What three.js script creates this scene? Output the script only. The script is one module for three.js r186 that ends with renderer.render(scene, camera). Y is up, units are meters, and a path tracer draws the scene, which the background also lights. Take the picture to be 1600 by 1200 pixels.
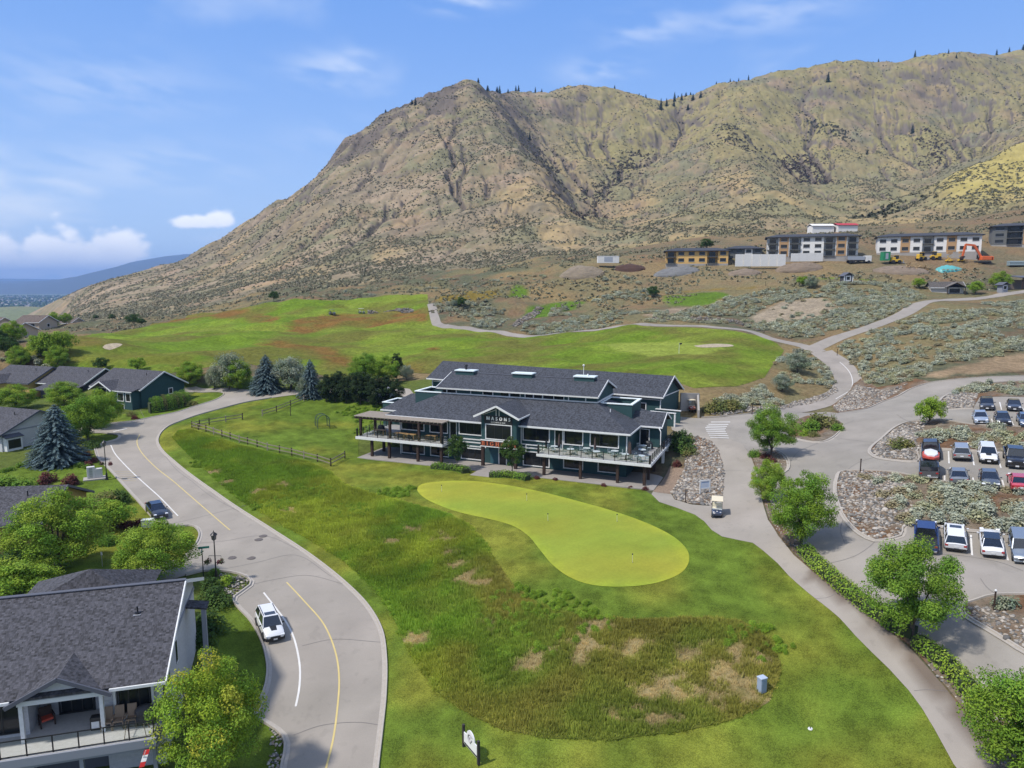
import * as THREE from 'three';
import { mergeGeometries, toCreasedNormals } from 'three/addons/utils/BufferGeometryUtils.js';
import { RoundedBoxGeometry } from 'three/addons/geometries/RoundedBoxGeometry.js';
import { TextGeometry } from 'three/addons/geometries/TextGeometry.js';
import { FontLoader } from 'three/addons/loaders/FontLoader.js';

// ---------- camera, exposure, sun ----------
const scene = new THREE.Scene();
const camera = new THREE.PerspectiveCamera(56.75, 4 / 3, 0.5, 40000);
camera.position.set(0, 25, 0);
camera.rotation.x = -Math.atan(155 / 1111);
const renderer = new THREE.WebGLRenderer({ antialias: true });
renderer.toneMapping = THREE.LinearToneMapping;
renderer.toneMappingExposure = 1.6;
renderer.shadowMap.enabled = true;
const sunDir = new THREE.Vector3(-0.62, 0.98, 0.30).normalize();
const sun = new THREE.DirectionalLight(new THREE.Color(1, 0.94, 0.86), 3.25);
sun.position.copy(sunDir).multiplyScalar(400); sun.position.z -= 120;
sun.target.position.set(0, 0, -120); sun.castShadow = true; sun.shadow.radius = 7;
Object.assign(sun.shadow.camera, { left: -260, right: 260, top: 260, bottom: -260, near: 1, far: 1200 });
sun.shadow.mapSize.set(4096, 4096);
scene.add(sun, sun.target);

// ---------- random numbers and noise ----------
let seed = 12345;
const rnd = () => { seed = (seed + 0x6D2B79F5) | 0; let t = Math.imul(seed ^ (seed >>> 15), 1 | seed); t = (t + Math.imul(t ^ (t >>> 7), 61 | t)) ^ t; return ((t ^ (t >>> 14)) >>> 0) / 4294967296; };
const rr = (a, b) => a + (b - a) * rnd();
const pick = a => a[Math.floor(rnd() * a.length)];
const clamp = (x, a = 0, b = 1) => Math.min(b, Math.max(a, x));
const smooth = (a, b, x) => { const t = clamp((x - a) / (b - a)); return t * t * (3 - 2 * t); };
const lerp = (a, b, t) => a + (b - a) * t;
const mixc = (a, b, t) => [lerp(a[0], b[0], t), lerp(a[1], b[1], t), lerp(a[2], b[2], t)];
const PERM = new Float32Array(65536); { const s = seed; for (let i = 0; i < 65536; i++) PERM[i] = rnd(); seed = s; }
const hsh = (i, j) => PERM[(Math.imul(i, 73) + Math.imul(j, 12289) + Math.imul(i ^ (j << 3), 31)) & 65535];
function vn(x, y) {
  const i = Math.floor(x), j = Math.floor(y), f = x - i, g = y - j, u = f * f * (3 - 2 * f), v = g * g * (3 - 2 * g);
  const a = hsh(i, j), b = hsh(i + 1, j), c = hsh(i, j + 1), d = hsh(i + 1, j + 1);
  return a + (b - a) * u + (c - a) * v + (a - b - c + d) * u * v;
}
function fbm(x, y, n = 4) { let s = 0, a = 0.5, t = 0; for (let k = 0; k < n; k++) { s += a * vn(x, y); t += a; a *= 0.5; const X = x * 1.62 - y * 1.18 + 17.3; y = x * 1.18 + y * 1.62 + 5.1; x = X; } return s / t; }
const pvn = (x, y, p) => { // periodic value noise
  const i = Math.floor(x), j = Math.floor(y), f = x - i, g = y - j, u = f * f * (3 - 2 * f), v = g * g * (3 - 2 * g), m = q => ((q % p) + p) % p;
  const a = hsh(m(i), m(j)), b = hsh(m(i + 1), m(j)), c = hsh(m(i), m(j + 1)), d = hsh(m(i + 1), m(j + 1));
  return a + (b - a) * u + (c - a) * v + (a - b - c + d) * u * v;
};

// ---------- sky: blue air, thin cirrus, low cumulus ----------
{
  const W = 3072, Hh = 1536, d = new Float32Array(W * Hh * 4);
  const puffs = []; // low cumulus: azimuth (deg right of the view axis), elevation, half width, height
  puffs.push([-36.5, 1.3, 3.4, 2.4], [-31.5, 1.5, 2.8, 2.2], [-29, 1.7, 2.2, 2.4], [-34, 0.9, 6, 1.3], [-23.4, 4.4, 1.5, 0.7], [-22.0, 4.5, 1.4, 0.9]);
  { let s = 7; const r = () => (s = (s * 16807) % 2147483647) / 2147483647; for (let k = 0; k < 46; k++) { const az = 42 + r() * 276, w = 2 + r() * 5; puffs.push([az > 180 ? az - 360 : az, 1 + r() * 3.5, w, w * (0.35 + 0.3 * r())]); } }
  const wisps = [[-13.2, 15.6, 4.5, 1.5, 0.5], [6.7, 15.9, 4, 1.3, 0.45], [10.5, 18.4, 5, 1.4, 0.4], [-3.5, 20.4, 4.5, 1.0, 0.6], [19, 18.6, 7, 1.6, 0.4], [-29, 13, 9, 2.6, 0.3], [-27, 8, 9, 2.2, 0.35], [-12, 11, 7, 1.6, 0.2], [27, 20, 7, 1.6, 0.35]];
  { let s = 91; const r = () => (s = (s * 16807) % 2147483647) / 2147483647; for (let k = 0; k < 60; k++) wisps.push([40 + r() * 280 - (r() < 0 ? 0 : 0), 8 + r() * 45, 4 + r() * 8, 1 + r() * 2.5, 0.25 + 0.35 * r()]); for (const w of wisps) if (w[0] > 180) w[0] -= 360; }
  for (let j = 0; j < Hh; j++) {
    const el = ((j + 0.5) / Hh - 0.5) * 180, e = Math.max(el, 0);
    const k1 = Math.exp(-e / 11), k2 = Math.exp(-e / 34);
    let base = mixc(mixc([0.045, 0.13, 0.41], [0.075, 0.25, 0.66], k2), [0.49, 0.60, 0.68], k1 * 0.92);
    if (el < 0) base = mixc(base, [0.25, 0.26, 0.24], smooth(0, -6, el));
    const row = puffs.filter(p => Math.abs(el - p[1]) < p[3] * 1.6 + 1);
    const wrow = wisps.filter(p => Math.abs(el - p[1]) < p[3] * 2.2);
    for (let i = 0; i < W; i++) {
      const lon = ((i + 0.5) / W - 0.5) * 360; let az = lon + 90; if (az > 180) az -= 360;
      let c = base;
      if (el > 0.0 && el < 80) {
        const ce = Math.cos(el * Math.PI / 180), s = Math.sin(el * Math.PI / 180) + 0.13, X = Math.sin(az * Math.PI / 180) * ce / s, Y = Math.cos(az * Math.PI / 180) * ce / s;
        const w = fbm(X * 0.9 + 3.3, Y * 0.62 + 1.7, 3), st = fbm(X * 2.6 + Y * 0.9 + 9, Y * 2.0 - X * 0.5 + 4, 5), hz = fbm(X * 0.5 + 40, Y * 0.4, 3);
        let m = smooth(0.50, 0.78, w * 0.62 + st * 0.48) * 0.75 + smooth(0.45, 0.8, hz) * 0.2;
        for (const p of wrow) { let dx = az - p[0]; if (dx > 180) dx -= 360; if (dx < -180) dx += 360; if (Math.abs(dx) > p[2] * 2) continue; const q = Math.exp(-2 * ((dx / p[2]) ** 2 + ((el - p[1] - dx * 0.06) / p[3]) ** 2)); if (q > 0.02) m += q * p[4] * smooth(0.3, 0.75, fbm(az * 0.35 + p[0], el * 1.5 + az * 0.2, 4)) * 0.85; }
        m = Math.min(0.85, m) * smooth(0.5, 7, el);
        if (m > 0) c = mixc(c, [0.62, 0.66, 0.72], m);
        let a = 0, bright = 0;
        for (const p of row) {
          let dx = az - p[0]; if (dx > 180) dx -= 360; if (dx < -180) dx += 360;
          if (Math.abs(dx) > p[2] * 1.5) continue;
          const q = Math.hypot(dx / p[2], (el - p[1]) / (p[3] * (el < p[1] ? 0.5 : 1)));
          if (q > 1.5) continue;
          const n = fbm(az * 0.55 + p[0], el * 0.9 + 31, 5);
          const v = smooth(0.10, 0.52, (1.15 - q) + (n - 0.5) * 1.7);
          if (v > a) { a = v; bright = clamp(0.55 + 0.45 * (el - p[1]) / p[3] + (n - 0.5) * 0.8); }
        }
        if (a > 0) c = mixc(c, mixc([0.66, 0.68, 0.72], [0.92, 0.90, 0.87], bright), a * 0.85);
      }
      const o = (j * W + i) * 4; d[o] = c[0]; d[o + 1] = c[1]; d[o + 2] = c[2]; d[o + 3] = 1;
    }
  }
  const t = new THREE.DataTexture(d, W, Hh, THREE.RGBAFormat, THREE.FloatType);
  t.mapping = THREE.EquirectangularReflectionMapping; t.magFilter = t.minFilter = THREE.LinearFilter; t.needsUpdate = true;
  scene.background = t; scene.environment = t; scene.environmentIntensity = 1; scene.backgroundIntensity = 1;
}

// ---------- textures ----------
function tex(n, fn, srgb = false) { // fn(u,v in pixels) -> [r,g,b] linear-ish 0..1 (or grey)
  const d = new Uint8Array(n * n * 4);
  for (let j = 0; j < n; j++) for (let i = 0; i < n; i++) {
    const c = fn(i, j), o = (j * n + i) * 4, g = Array.isArray(c) ? c : [c, c, c];
    for (let k = 0; k < 3; k++) d[o + k] = clamp(g[k]) * 255; d[o + 3] = 255;
  }
  const t = new THREE.DataTexture(d, n, n); t.wrapS = t.wrapT = THREE.RepeatWrapping; t.magFilter = THREE.LinearFilter; t.minFilter = THREE.LinearFilter;
  if (srgb) t.colorSpace = THREE.SRGBColorSpace; t.needsUpdate = true; return t;
}
const per = (t, m) => { const c = t.clone(); c.repeat.set(1 / m, 1 / m); c.needsUpdate = true; return c; }; // one tile = m metres
const pf = (i, j, n, f0, oct, sx = 1, sy = 1) => { let s = 0, a = 0.5, t = 0; for (let k = 0, f = f0; k < oct; k++, f *= 2) { s += a * pvn(i / n * f * sx, j / n * f * sy, f * Math.max(sx, sy)); t += a; a *= 0.6; } return s / t; };
const grassTex = tex(1024, (i, j) => { const a = pf(i, j, 1024, 8, 3), b = pf(i, j, 1024, 128, 2), c = pvn(i / 3, j / 3, 341); const v = 0.5 + 0.35 * (a - 0.5) + 0.5 * (b - 0.5) + 0.25 * (c - 0.5); return [v * 1.02, v, v * 0.9]; });
const grassBump = tex(512, (i, j) => 0.6 * pvn(i / 2, j / 2, 256) + 0.4 * pf(i, j, 512, 32, 3));
const asphTex = tex(1024, (i, j) => { const a = pf(i, j, 1024, 4, 4), b = pvn(i / 2, j / 2, 512), s = pf(i, j, 1024, 12, 3); const v = 0.80 + 0.14 * (a - 0.5) + 0.12 * (b - 0.5) - 0.06 * smooth(0.62, 0.8, s); return [v, v * 0.985, v * 0.97]; });
const fineTex = tex(512, (i, j) => { const v = 0.82 + 0.22 * (pf(i, j, 512, 16, 4) - 0.5) + 0.10 * (pvn(i, j, 512) - 0.5); return v; });
const soilTex = tex(1024, (i, j) => { const a = pf(i, j, 1024, 16, 5), b = pvn(i / 2, j / 2, 512), s = smooth(0.55, 0.7, pf(i + 300, j, 1024, 64, 3)); const v = 0.6 + 0.5 * (a - 0.5) + 0.25 * (b - 0.5); return mixc([v, v, v], [v * 0.72, v * 0.78, v * 0.75], s); });
// laminated roof shingles, one tile = 4 m: 28 courses
const shingleMake = contrast => (i, j) => { const cy = Math.floor(j / 1024 * 28), y = j / 1024 * 28 - cy, off = Math.floor(hsh(cy, 7) * 22) , w = (i / 1024 * 22 + off), cx = Math.floor(w) % 22, h = hsh(cx + cy * 29, cy * 3 + 1), h2 = hsh(Math.floor(w * 2.6) + cy * 17, cy + 99); const lip = y < 0.14 ? 0.72 : 1; const v = (0.55 + contrast * (h - 0.5) + contrast * 0.7 * (h2 - 0.5) + 0.12 * (pvn(i / 2, j / 2, 512) - 0.5)) * lip; return [v, v, v * 1.02]; };
const shingleTex = tex(1024, shingleMake(0.5)), shingleBump = tex(1024, (i, j) => { const y = (j / 1024 * 28) % 1; return 1 - y * 0.9; });
const lapBump = tex(256, (i, j) => ((j / 256 * 8) % 1)); // lap siding, 8 boards per tile
const woodTex = tex(512, (i, j) => { const v = 0.62 + 0.5 * (pf(i, j, 512, 4, 4, 1, 16) - 0.5) + 0.12 * (pvn(i, j, 512) - 0.5); return [v, v * 0.97, v * 0.94]; });

// ---------- materials ----------
const C = (r, g, b) => new THREE.Color().setRGB(r, g, b);
function M(rgb, rough = 0.85, o = {}) { return new (o.transmission || o.clearcoat || o.specularIntensity !== undefined ? THREE.MeshPhysicalMaterial : THREE.MeshStandardMaterial)({ color: C(...rgb), roughness: rough, side: THREE.DoubleSide, ...o }); }
const bump = (t, m, s) => ({ bumpMap: per(t, m), bumpScale: s });
const mat = {
  green: M([0.016, 0.062, 0.066], 0.75, { map: per(fineTex, 3), ...bump(lapBump, 1.5, 0.012) }),
  greenFlat: M([0.016, 0.062, 0.066], 0.7, { map: per(fineTex, 2) }),
  white: M([0.72, 0.73, 0.73], 0.55, { map: per(fineTex, 2.5) }),
  offwhite: M([0.62, 0.63, 0.61], 0.6, { map: per(fineTex, 2.5) }),
  roof: M([0.066, 0.074, 0.092], 0.9, { map: per(shingleTex, 5), ...bump(shingleBump, 5, 0.012) }),
  roofHouse: M([0.085, 0.085, 0.098], 0.9, { map: per(shingleTex, 4), ...bump(shingleBump, 4, 0.014) }),
  roofFlat: M([0.30, 0.31, 0.33], 0.8, { map: per(fineTex, 3) }),
  timber: M([0.050, 0.026, 0.017], 0.75, { map: per(woodTex, 1.4) }),
  greyWood: M([0.40, 0.35, 0.29], 0.85, { map: per(woodTex, 1.6) }),
  fenceWood: M([0.30, 0.265, 0.20], 0.85, { map: per(woodTex, 1.2) }),
  tanWood: M([0.42, 0.27, 0.12], 0.6, { map: per(woodTex, 1) }),
  lumber: M([0.55, 0.42, 0.24], 0.8, { map: per(woodTex, 1) }),
  glassDark: M([0.012, 0.014, 0.016], 0.05, { specularIntensity: 0.75 }),
  glassClear: M([0.975, 0.99, 0.985], 0.03, { transmission: 1, thickness: 0, ior: 1.45 }),
  black: M([0.012, 0.012, 0.013], 0.5), blackMetal: M([0.02, 0.02, 0.022], 0.4, { metalness: 0.4 }),
  rubber: M([0.018, 0.018, 0.019], 0.85), chrome: M([0.62, 0.63, 0.65], 0.22, { metalness: 1 }), steel: M([0.40, 0.41, 0.43], 0.45, { metalness: 0.6 }),
  concrete: M([0.36, 0.345, 0.325], 0.9, { map: per(asphTex, 6), vertexColors: false }),
  patio: M([0.30, 0.28, 0.26], 0.9, { map: per(asphTex, 7) }),
  deck: M([0.30, 0.295, 0.29], 0.75, { map: per(fineTex, 2) }),
  deckLight: M([0.46, 0.455, 0.445], 0.75, { map: per(fineTex, 2) }),
  kerb: M([0.40, 0.365, 0.32], 0.9, { map: per(fineTex, 2) }),
  asphalt: M([0.365, 0.340, 0.300], 0.95, { specularIntensity: 0.3, map: per(asphTex, 9), vertexColors: true, ...bump(grassBump, 1.3, 0.004) }),
  lawn: M([0.325, 0.395, 0.056], 0.95, { specularIntensity: 0.1, map: per(grassTex, 7), vertexColors: true, ...bump(grassBump, 2.2, 0.022) }),
  putting: M([0.295, 0.335, 0.05], 0.95, { specularIntensity: 0.1, map: per(fineTex, 3), vertexColors: true }),
  ground: M([1, 1, 1], 0.97, { specularIntensity: 0.1, map: per(soilTex, 11), vertexColors: true, ...bump(grassBump, 3, 0.05) }),
  mountain: M([1, 1, 1], 0.97, { specularIntensity: 0.1, vertexColors: true }),
  paintWhite: M([0.70, 0.70, 0.68], 0.8, { map: per(asphTex, 3) }), paintYellow: M([0.62, 0.50, 0.20], 0.8, { map: per(asphTex, 3) }),
  greyHouse: M([0.52, 0.525, 0.545], 0.8, { map: per(fineTex, 2), ...bump(lapBump, 1.4, 0.01) }),
  trimDark: M([0.075, 0.08, 0.10], 0.7), slate: M([0.22, 0.235, 0.27], 0.7),
  yellowHouse: M([0.46, 0.32, 0.10], 0.85, { map: per(fineTex, 2), ...bump(lapBump, 1.4, 0.01) }),
  osb: M([0.66, 0.42, 0.15], 0.9, { map: per(fineTex, 3) }), tanPanel: M([0.44, 0.27, 0.13], 0.85, { map: per(fineTex, 3) }),
  whiteWrap: M([0.74, 0.73, 0.70], 0.8, { map: per(fineTex, 3) }), greyWrap: M([0.13, 0.135, 0.13], 0.85, { map: per(fineTex, 3) }),
};
const leafM = (rgb, t = 0.28) => M(rgb, 0.9, { vertexColors: true, transmission: t, thickness: 0, specularIntensity: 0.15 });

// ---------- names and tags ----------
const used = new Map();
function numbered(n) { const k = used.get(n) || 0; used.set(n, k + 1); return k ? `${n}_${String(k).padStart(3, '0')}` : n; }
function shade(o) { o.traverse(c => { if (c.isMesh) { c.castShadow = c.receiveShadow = true; } }); return o; }
function tag(o, label, category, group) { o.userData.label = label; o.userData.category = category; if (group) o.userData.group = group; return o; }
function thing(name, label, category, [x, y, z] = [0, 0, 0], turn = 0, group) { const o = new THREE.Group(); o.name = numbered(name); o.position.set(x, y, z); o.rotation.y = turn; scene.add(o); return tag(o, label, category, group); }
function part(parent, name, geo, m) { const o = new THREE.Mesh(Array.isArray(geo) ? join(geo) : geo, m); o.name = name; o.castShadow = o.receiveShadow = true; parent.add(o); return o; }
const parts = (p, name, list, m) => list.map(g => part(p, name, g, m));
function struct(name, geo, m) { const o = new THREE.Mesh(geo, m); o.name = numbered(name); o.userData.kind = 'structure'; o.castShadow = o.receiveShadow = true; scene.add(o); return o; }
function dup(root, label, [x, y, z], turn = 0, s = 1) { const r = root.clone(); r.name = numbered(root.name.replace(/_\d\d\d$/, '')); r.userData = { ...root.userData, label }; r.position.set(x, y, z); r.rotation.y = turn; Array.isArray(s) ? r.scale.set(...s) : r.scale.setScalar(s); scene.add(r); return r; }

// ---------- geometry helpers ----------
const plain = g => { let q = g.index ? g.toNonIndexed() : g; if (!q.attributes.uv) { const n = q.attributes.position.count; q.setAttribute('uv', new THREE.BufferAttribute(new Float32Array(n * 2), 2)); } for (const k of Object.keys(q.attributes)) if (!['position', 'normal', 'uv', 'color'].includes(k)) q.deleteAttribute(k); return q; };
function join(list) { const l = list.map(plain); return l.length === 1 ? l[0] : mergeGeometries(l); }
function boxUV(g) { // uv in metres from position and face normal
  g = plain(g); const p = g.attributes.position, n = g.attributes.normal, uv = g.attributes.uv;
  for (let i = 0; i < p.count; i++) { const ax = Math.abs(n.getX(i)), ay = Math.abs(n.getY(i)), az = Math.abs(n.getZ(i)); if (ay > ax && ay > az) uv.setXY(i, p.getX(i), p.getZ(i)); else if (ax > az) uv.setXY(i, p.getZ(i), p.getY(i)); else uv.setXY(i, p.getX(i), p.getY(i)); }
  return g;
}
const bx = (w, h, d, x = 0, y = 0, z = 0) => boxUV(new THREE.BoxGeometry(w, h, d).translate(x, y, z)); // centre
const B = (x0, x1, y0, y1, z0, z1) => bx(x1 - x0, y1 - y0, z1 - z0, (x0 + x1) / 2, (y0 + y1) / 2, (z0 + z1) / 2);
const cyl = (r0, r1, h, x = 0, y = 0, z = 0, n = 12) => new THREE.CylinderGeometry(r1, r0, h, n).translate(x, y + h / 2, z); // base at y
function bar(a, b, w, h = w) { // square bar between two points
  const A = new THREE.Vector3(...a), Bv = new THREE.Vector3(...b), d = Bv.clone().sub(A), L = d.length();
  const g = new THREE.BoxGeometry(w, h, L); const m = new THREE.Matrix4().lookAt(new THREE.Vector3(), d.clone().negate(), Math.abs(d.y / L) > 0.99 ? new THREE.Vector3(0, 0, 1) : new THREE.Vector3(0, 1, 0));
  g.applyMatrix4(m).translate((A.x + Bv.x) / 2, (A.y + Bv.y) / 2, (A.z + Bv.z) / 2); return boxUV(g);
}
function rod(a, b, r0, r1 = r0, n = 7) { const A = new THREE.Vector3(...a), d = new THREE.Vector3(...b).sub(A), L = d.length(); const g = new THREE.CylinderGeometry(r1, r0, L, n, 1); g.translate(0, L / 2, 0).applyQuaternion(new THREE.Quaternion().setFromUnitVectors(new THREE.Vector3(0, 1, 0), d.normalize())).translate(A.x, A.y, A.z); return g; }
// flat polygon slab from corner points (3 or more, in order), thickness t along its normal (down), uv in metres along u = horizontal
function slab(pts, t = 0.15) {
  const P = pts.map(p => new THREE.Vector3(...p)), n = new THREE.Vector3();
  for (let i = 1; i < P.length - 1; i++) n.add(new THREE.Vector3().crossVectors(P[i].clone().sub(P[0]), P[i + 1].clone().sub(P[0])));
  n.normalize(); if (n.y < 0) { P.reverse(); n.negate(); }
  const ux = new THREE.Vector3(-n.z, 0, n.x); if (ux.lengthSq() < 1e-6) ux.set(1, 0, 0); ux.normalize(); const uy = new THREE.Vector3().crossVectors(n, ux);
  const Q = P.map(p => p.clone().addScaledVector(n, -t)), pos = [], uv = [];
  const put = (...v) => v.forEach(p => { pos.push(p.x, p.y, p.z); uv.push(p.dot(ux), p.dot(uy)); });
  for (let i = 1; i < P.length - 1; i++) { put(P[0], P[i], P[i + 1]); put(Q[0], Q[i + 1], Q[i]); }
  for (let i = 0; i < P.length; i++) { const j = (i + 1) % P.length; put(P[i], Q[i], Q[j], P[i], Q[j], P[j]); }
  const g = new THREE.BufferGeometry(); g.setAttribute('position', new THREE.Float32BufferAttribute(pos, 3)); g.setAttribute('uv', new THREE.Float32BufferAttribute(uv, 2)); g.computeVertexNormals(); return g;
}
// upright wall polygon [[x,y],...] in the local XY plane extruded dz back (z0 is the front)
function wallXY(pts, z0, dz) { const s = new THREE.Shape(pts.map(p => new THREE.Vector2(...p))); return boxUV(new THREE.ExtrudeGeometry(s, { depth: dz, bevelEnabled: false }).translate(0, 0, z0 - dz)); }
function wallZY(pts, x0, dx) { const g = new THREE.ExtrudeGeometry(new THREE.Shape(pts.map(p => new THREE.Vector2(-p[0], p[1]))), { depth: dx, bevelEnabled: false }); g.rotateY(Math.PI / 2).translate(x0, 0, 0); return boxUV(g); }

// ---------- terrain ----------
function solveTPS(pts, lam) {
  const n = pts.length, N = n + 3, A = [];
  for (let i = 0; i < N; i++) A.push(new Float64Array(N + 1));
  for (let i = 0; i < n; i++) {
    for (let j = 0; j < n; j++) { const d2 = (pts[i][0] - pts[j][0]) ** 2 + (pts[i][1] - pts[j][1]) ** 2; A[i][j] = (d2 > 0 ? 0.5 * d2 * Math.log(d2) : 0) + (i === j ? lam : 0); }
    A[i][n] = A[n][i] = 1; A[i][n + 1] = A[n + 1][i] = pts[i][0]; A[i][n + 2] = A[n + 2][i] = pts[i][1]; A[i][N] = pts[i][2];
  }
  for (let c = 0; c < N; c++) {
    let p = c; for (let r = c + 1; r < N; r++) if (Math.abs(A[r][c]) > Math.abs(A[p][c])) p = r;
    [A[c], A[p]] = [A[p], A[c]]; const R = A[c], iv = 1 / R[c];
    for (let r = c + 1; r < N; r++) { const f = A[r][c] * iv; if (f) { const Q = A[r]; for (let k = c; k <= N; k++) Q[k] -= f * R[k]; } }
  }
  const w = new Float64Array(N); for (let i = N - 1; i >= 0; i--) { let s = A[i][N]; for (let k = i + 1; k < N; k++) s -= A[i][k] * w[k]; w[i] = s / A[i][i]; }
  const X = Float64Array.from(pts, p => p[0]), Y = Float64Array.from(pts, p => p[1]);
  return (x, y) => { let s = w[n] + w[n + 1] * x + w[n + 2] * y; for (let i = 0; i < n; i++) { const a = X[i] - x, b = Y[i] - y, d2 = a * a + b * b; if (d2 > 0) s += w[i] * 0.5 * d2 * Math.log(d2); } return s; };
}
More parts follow.
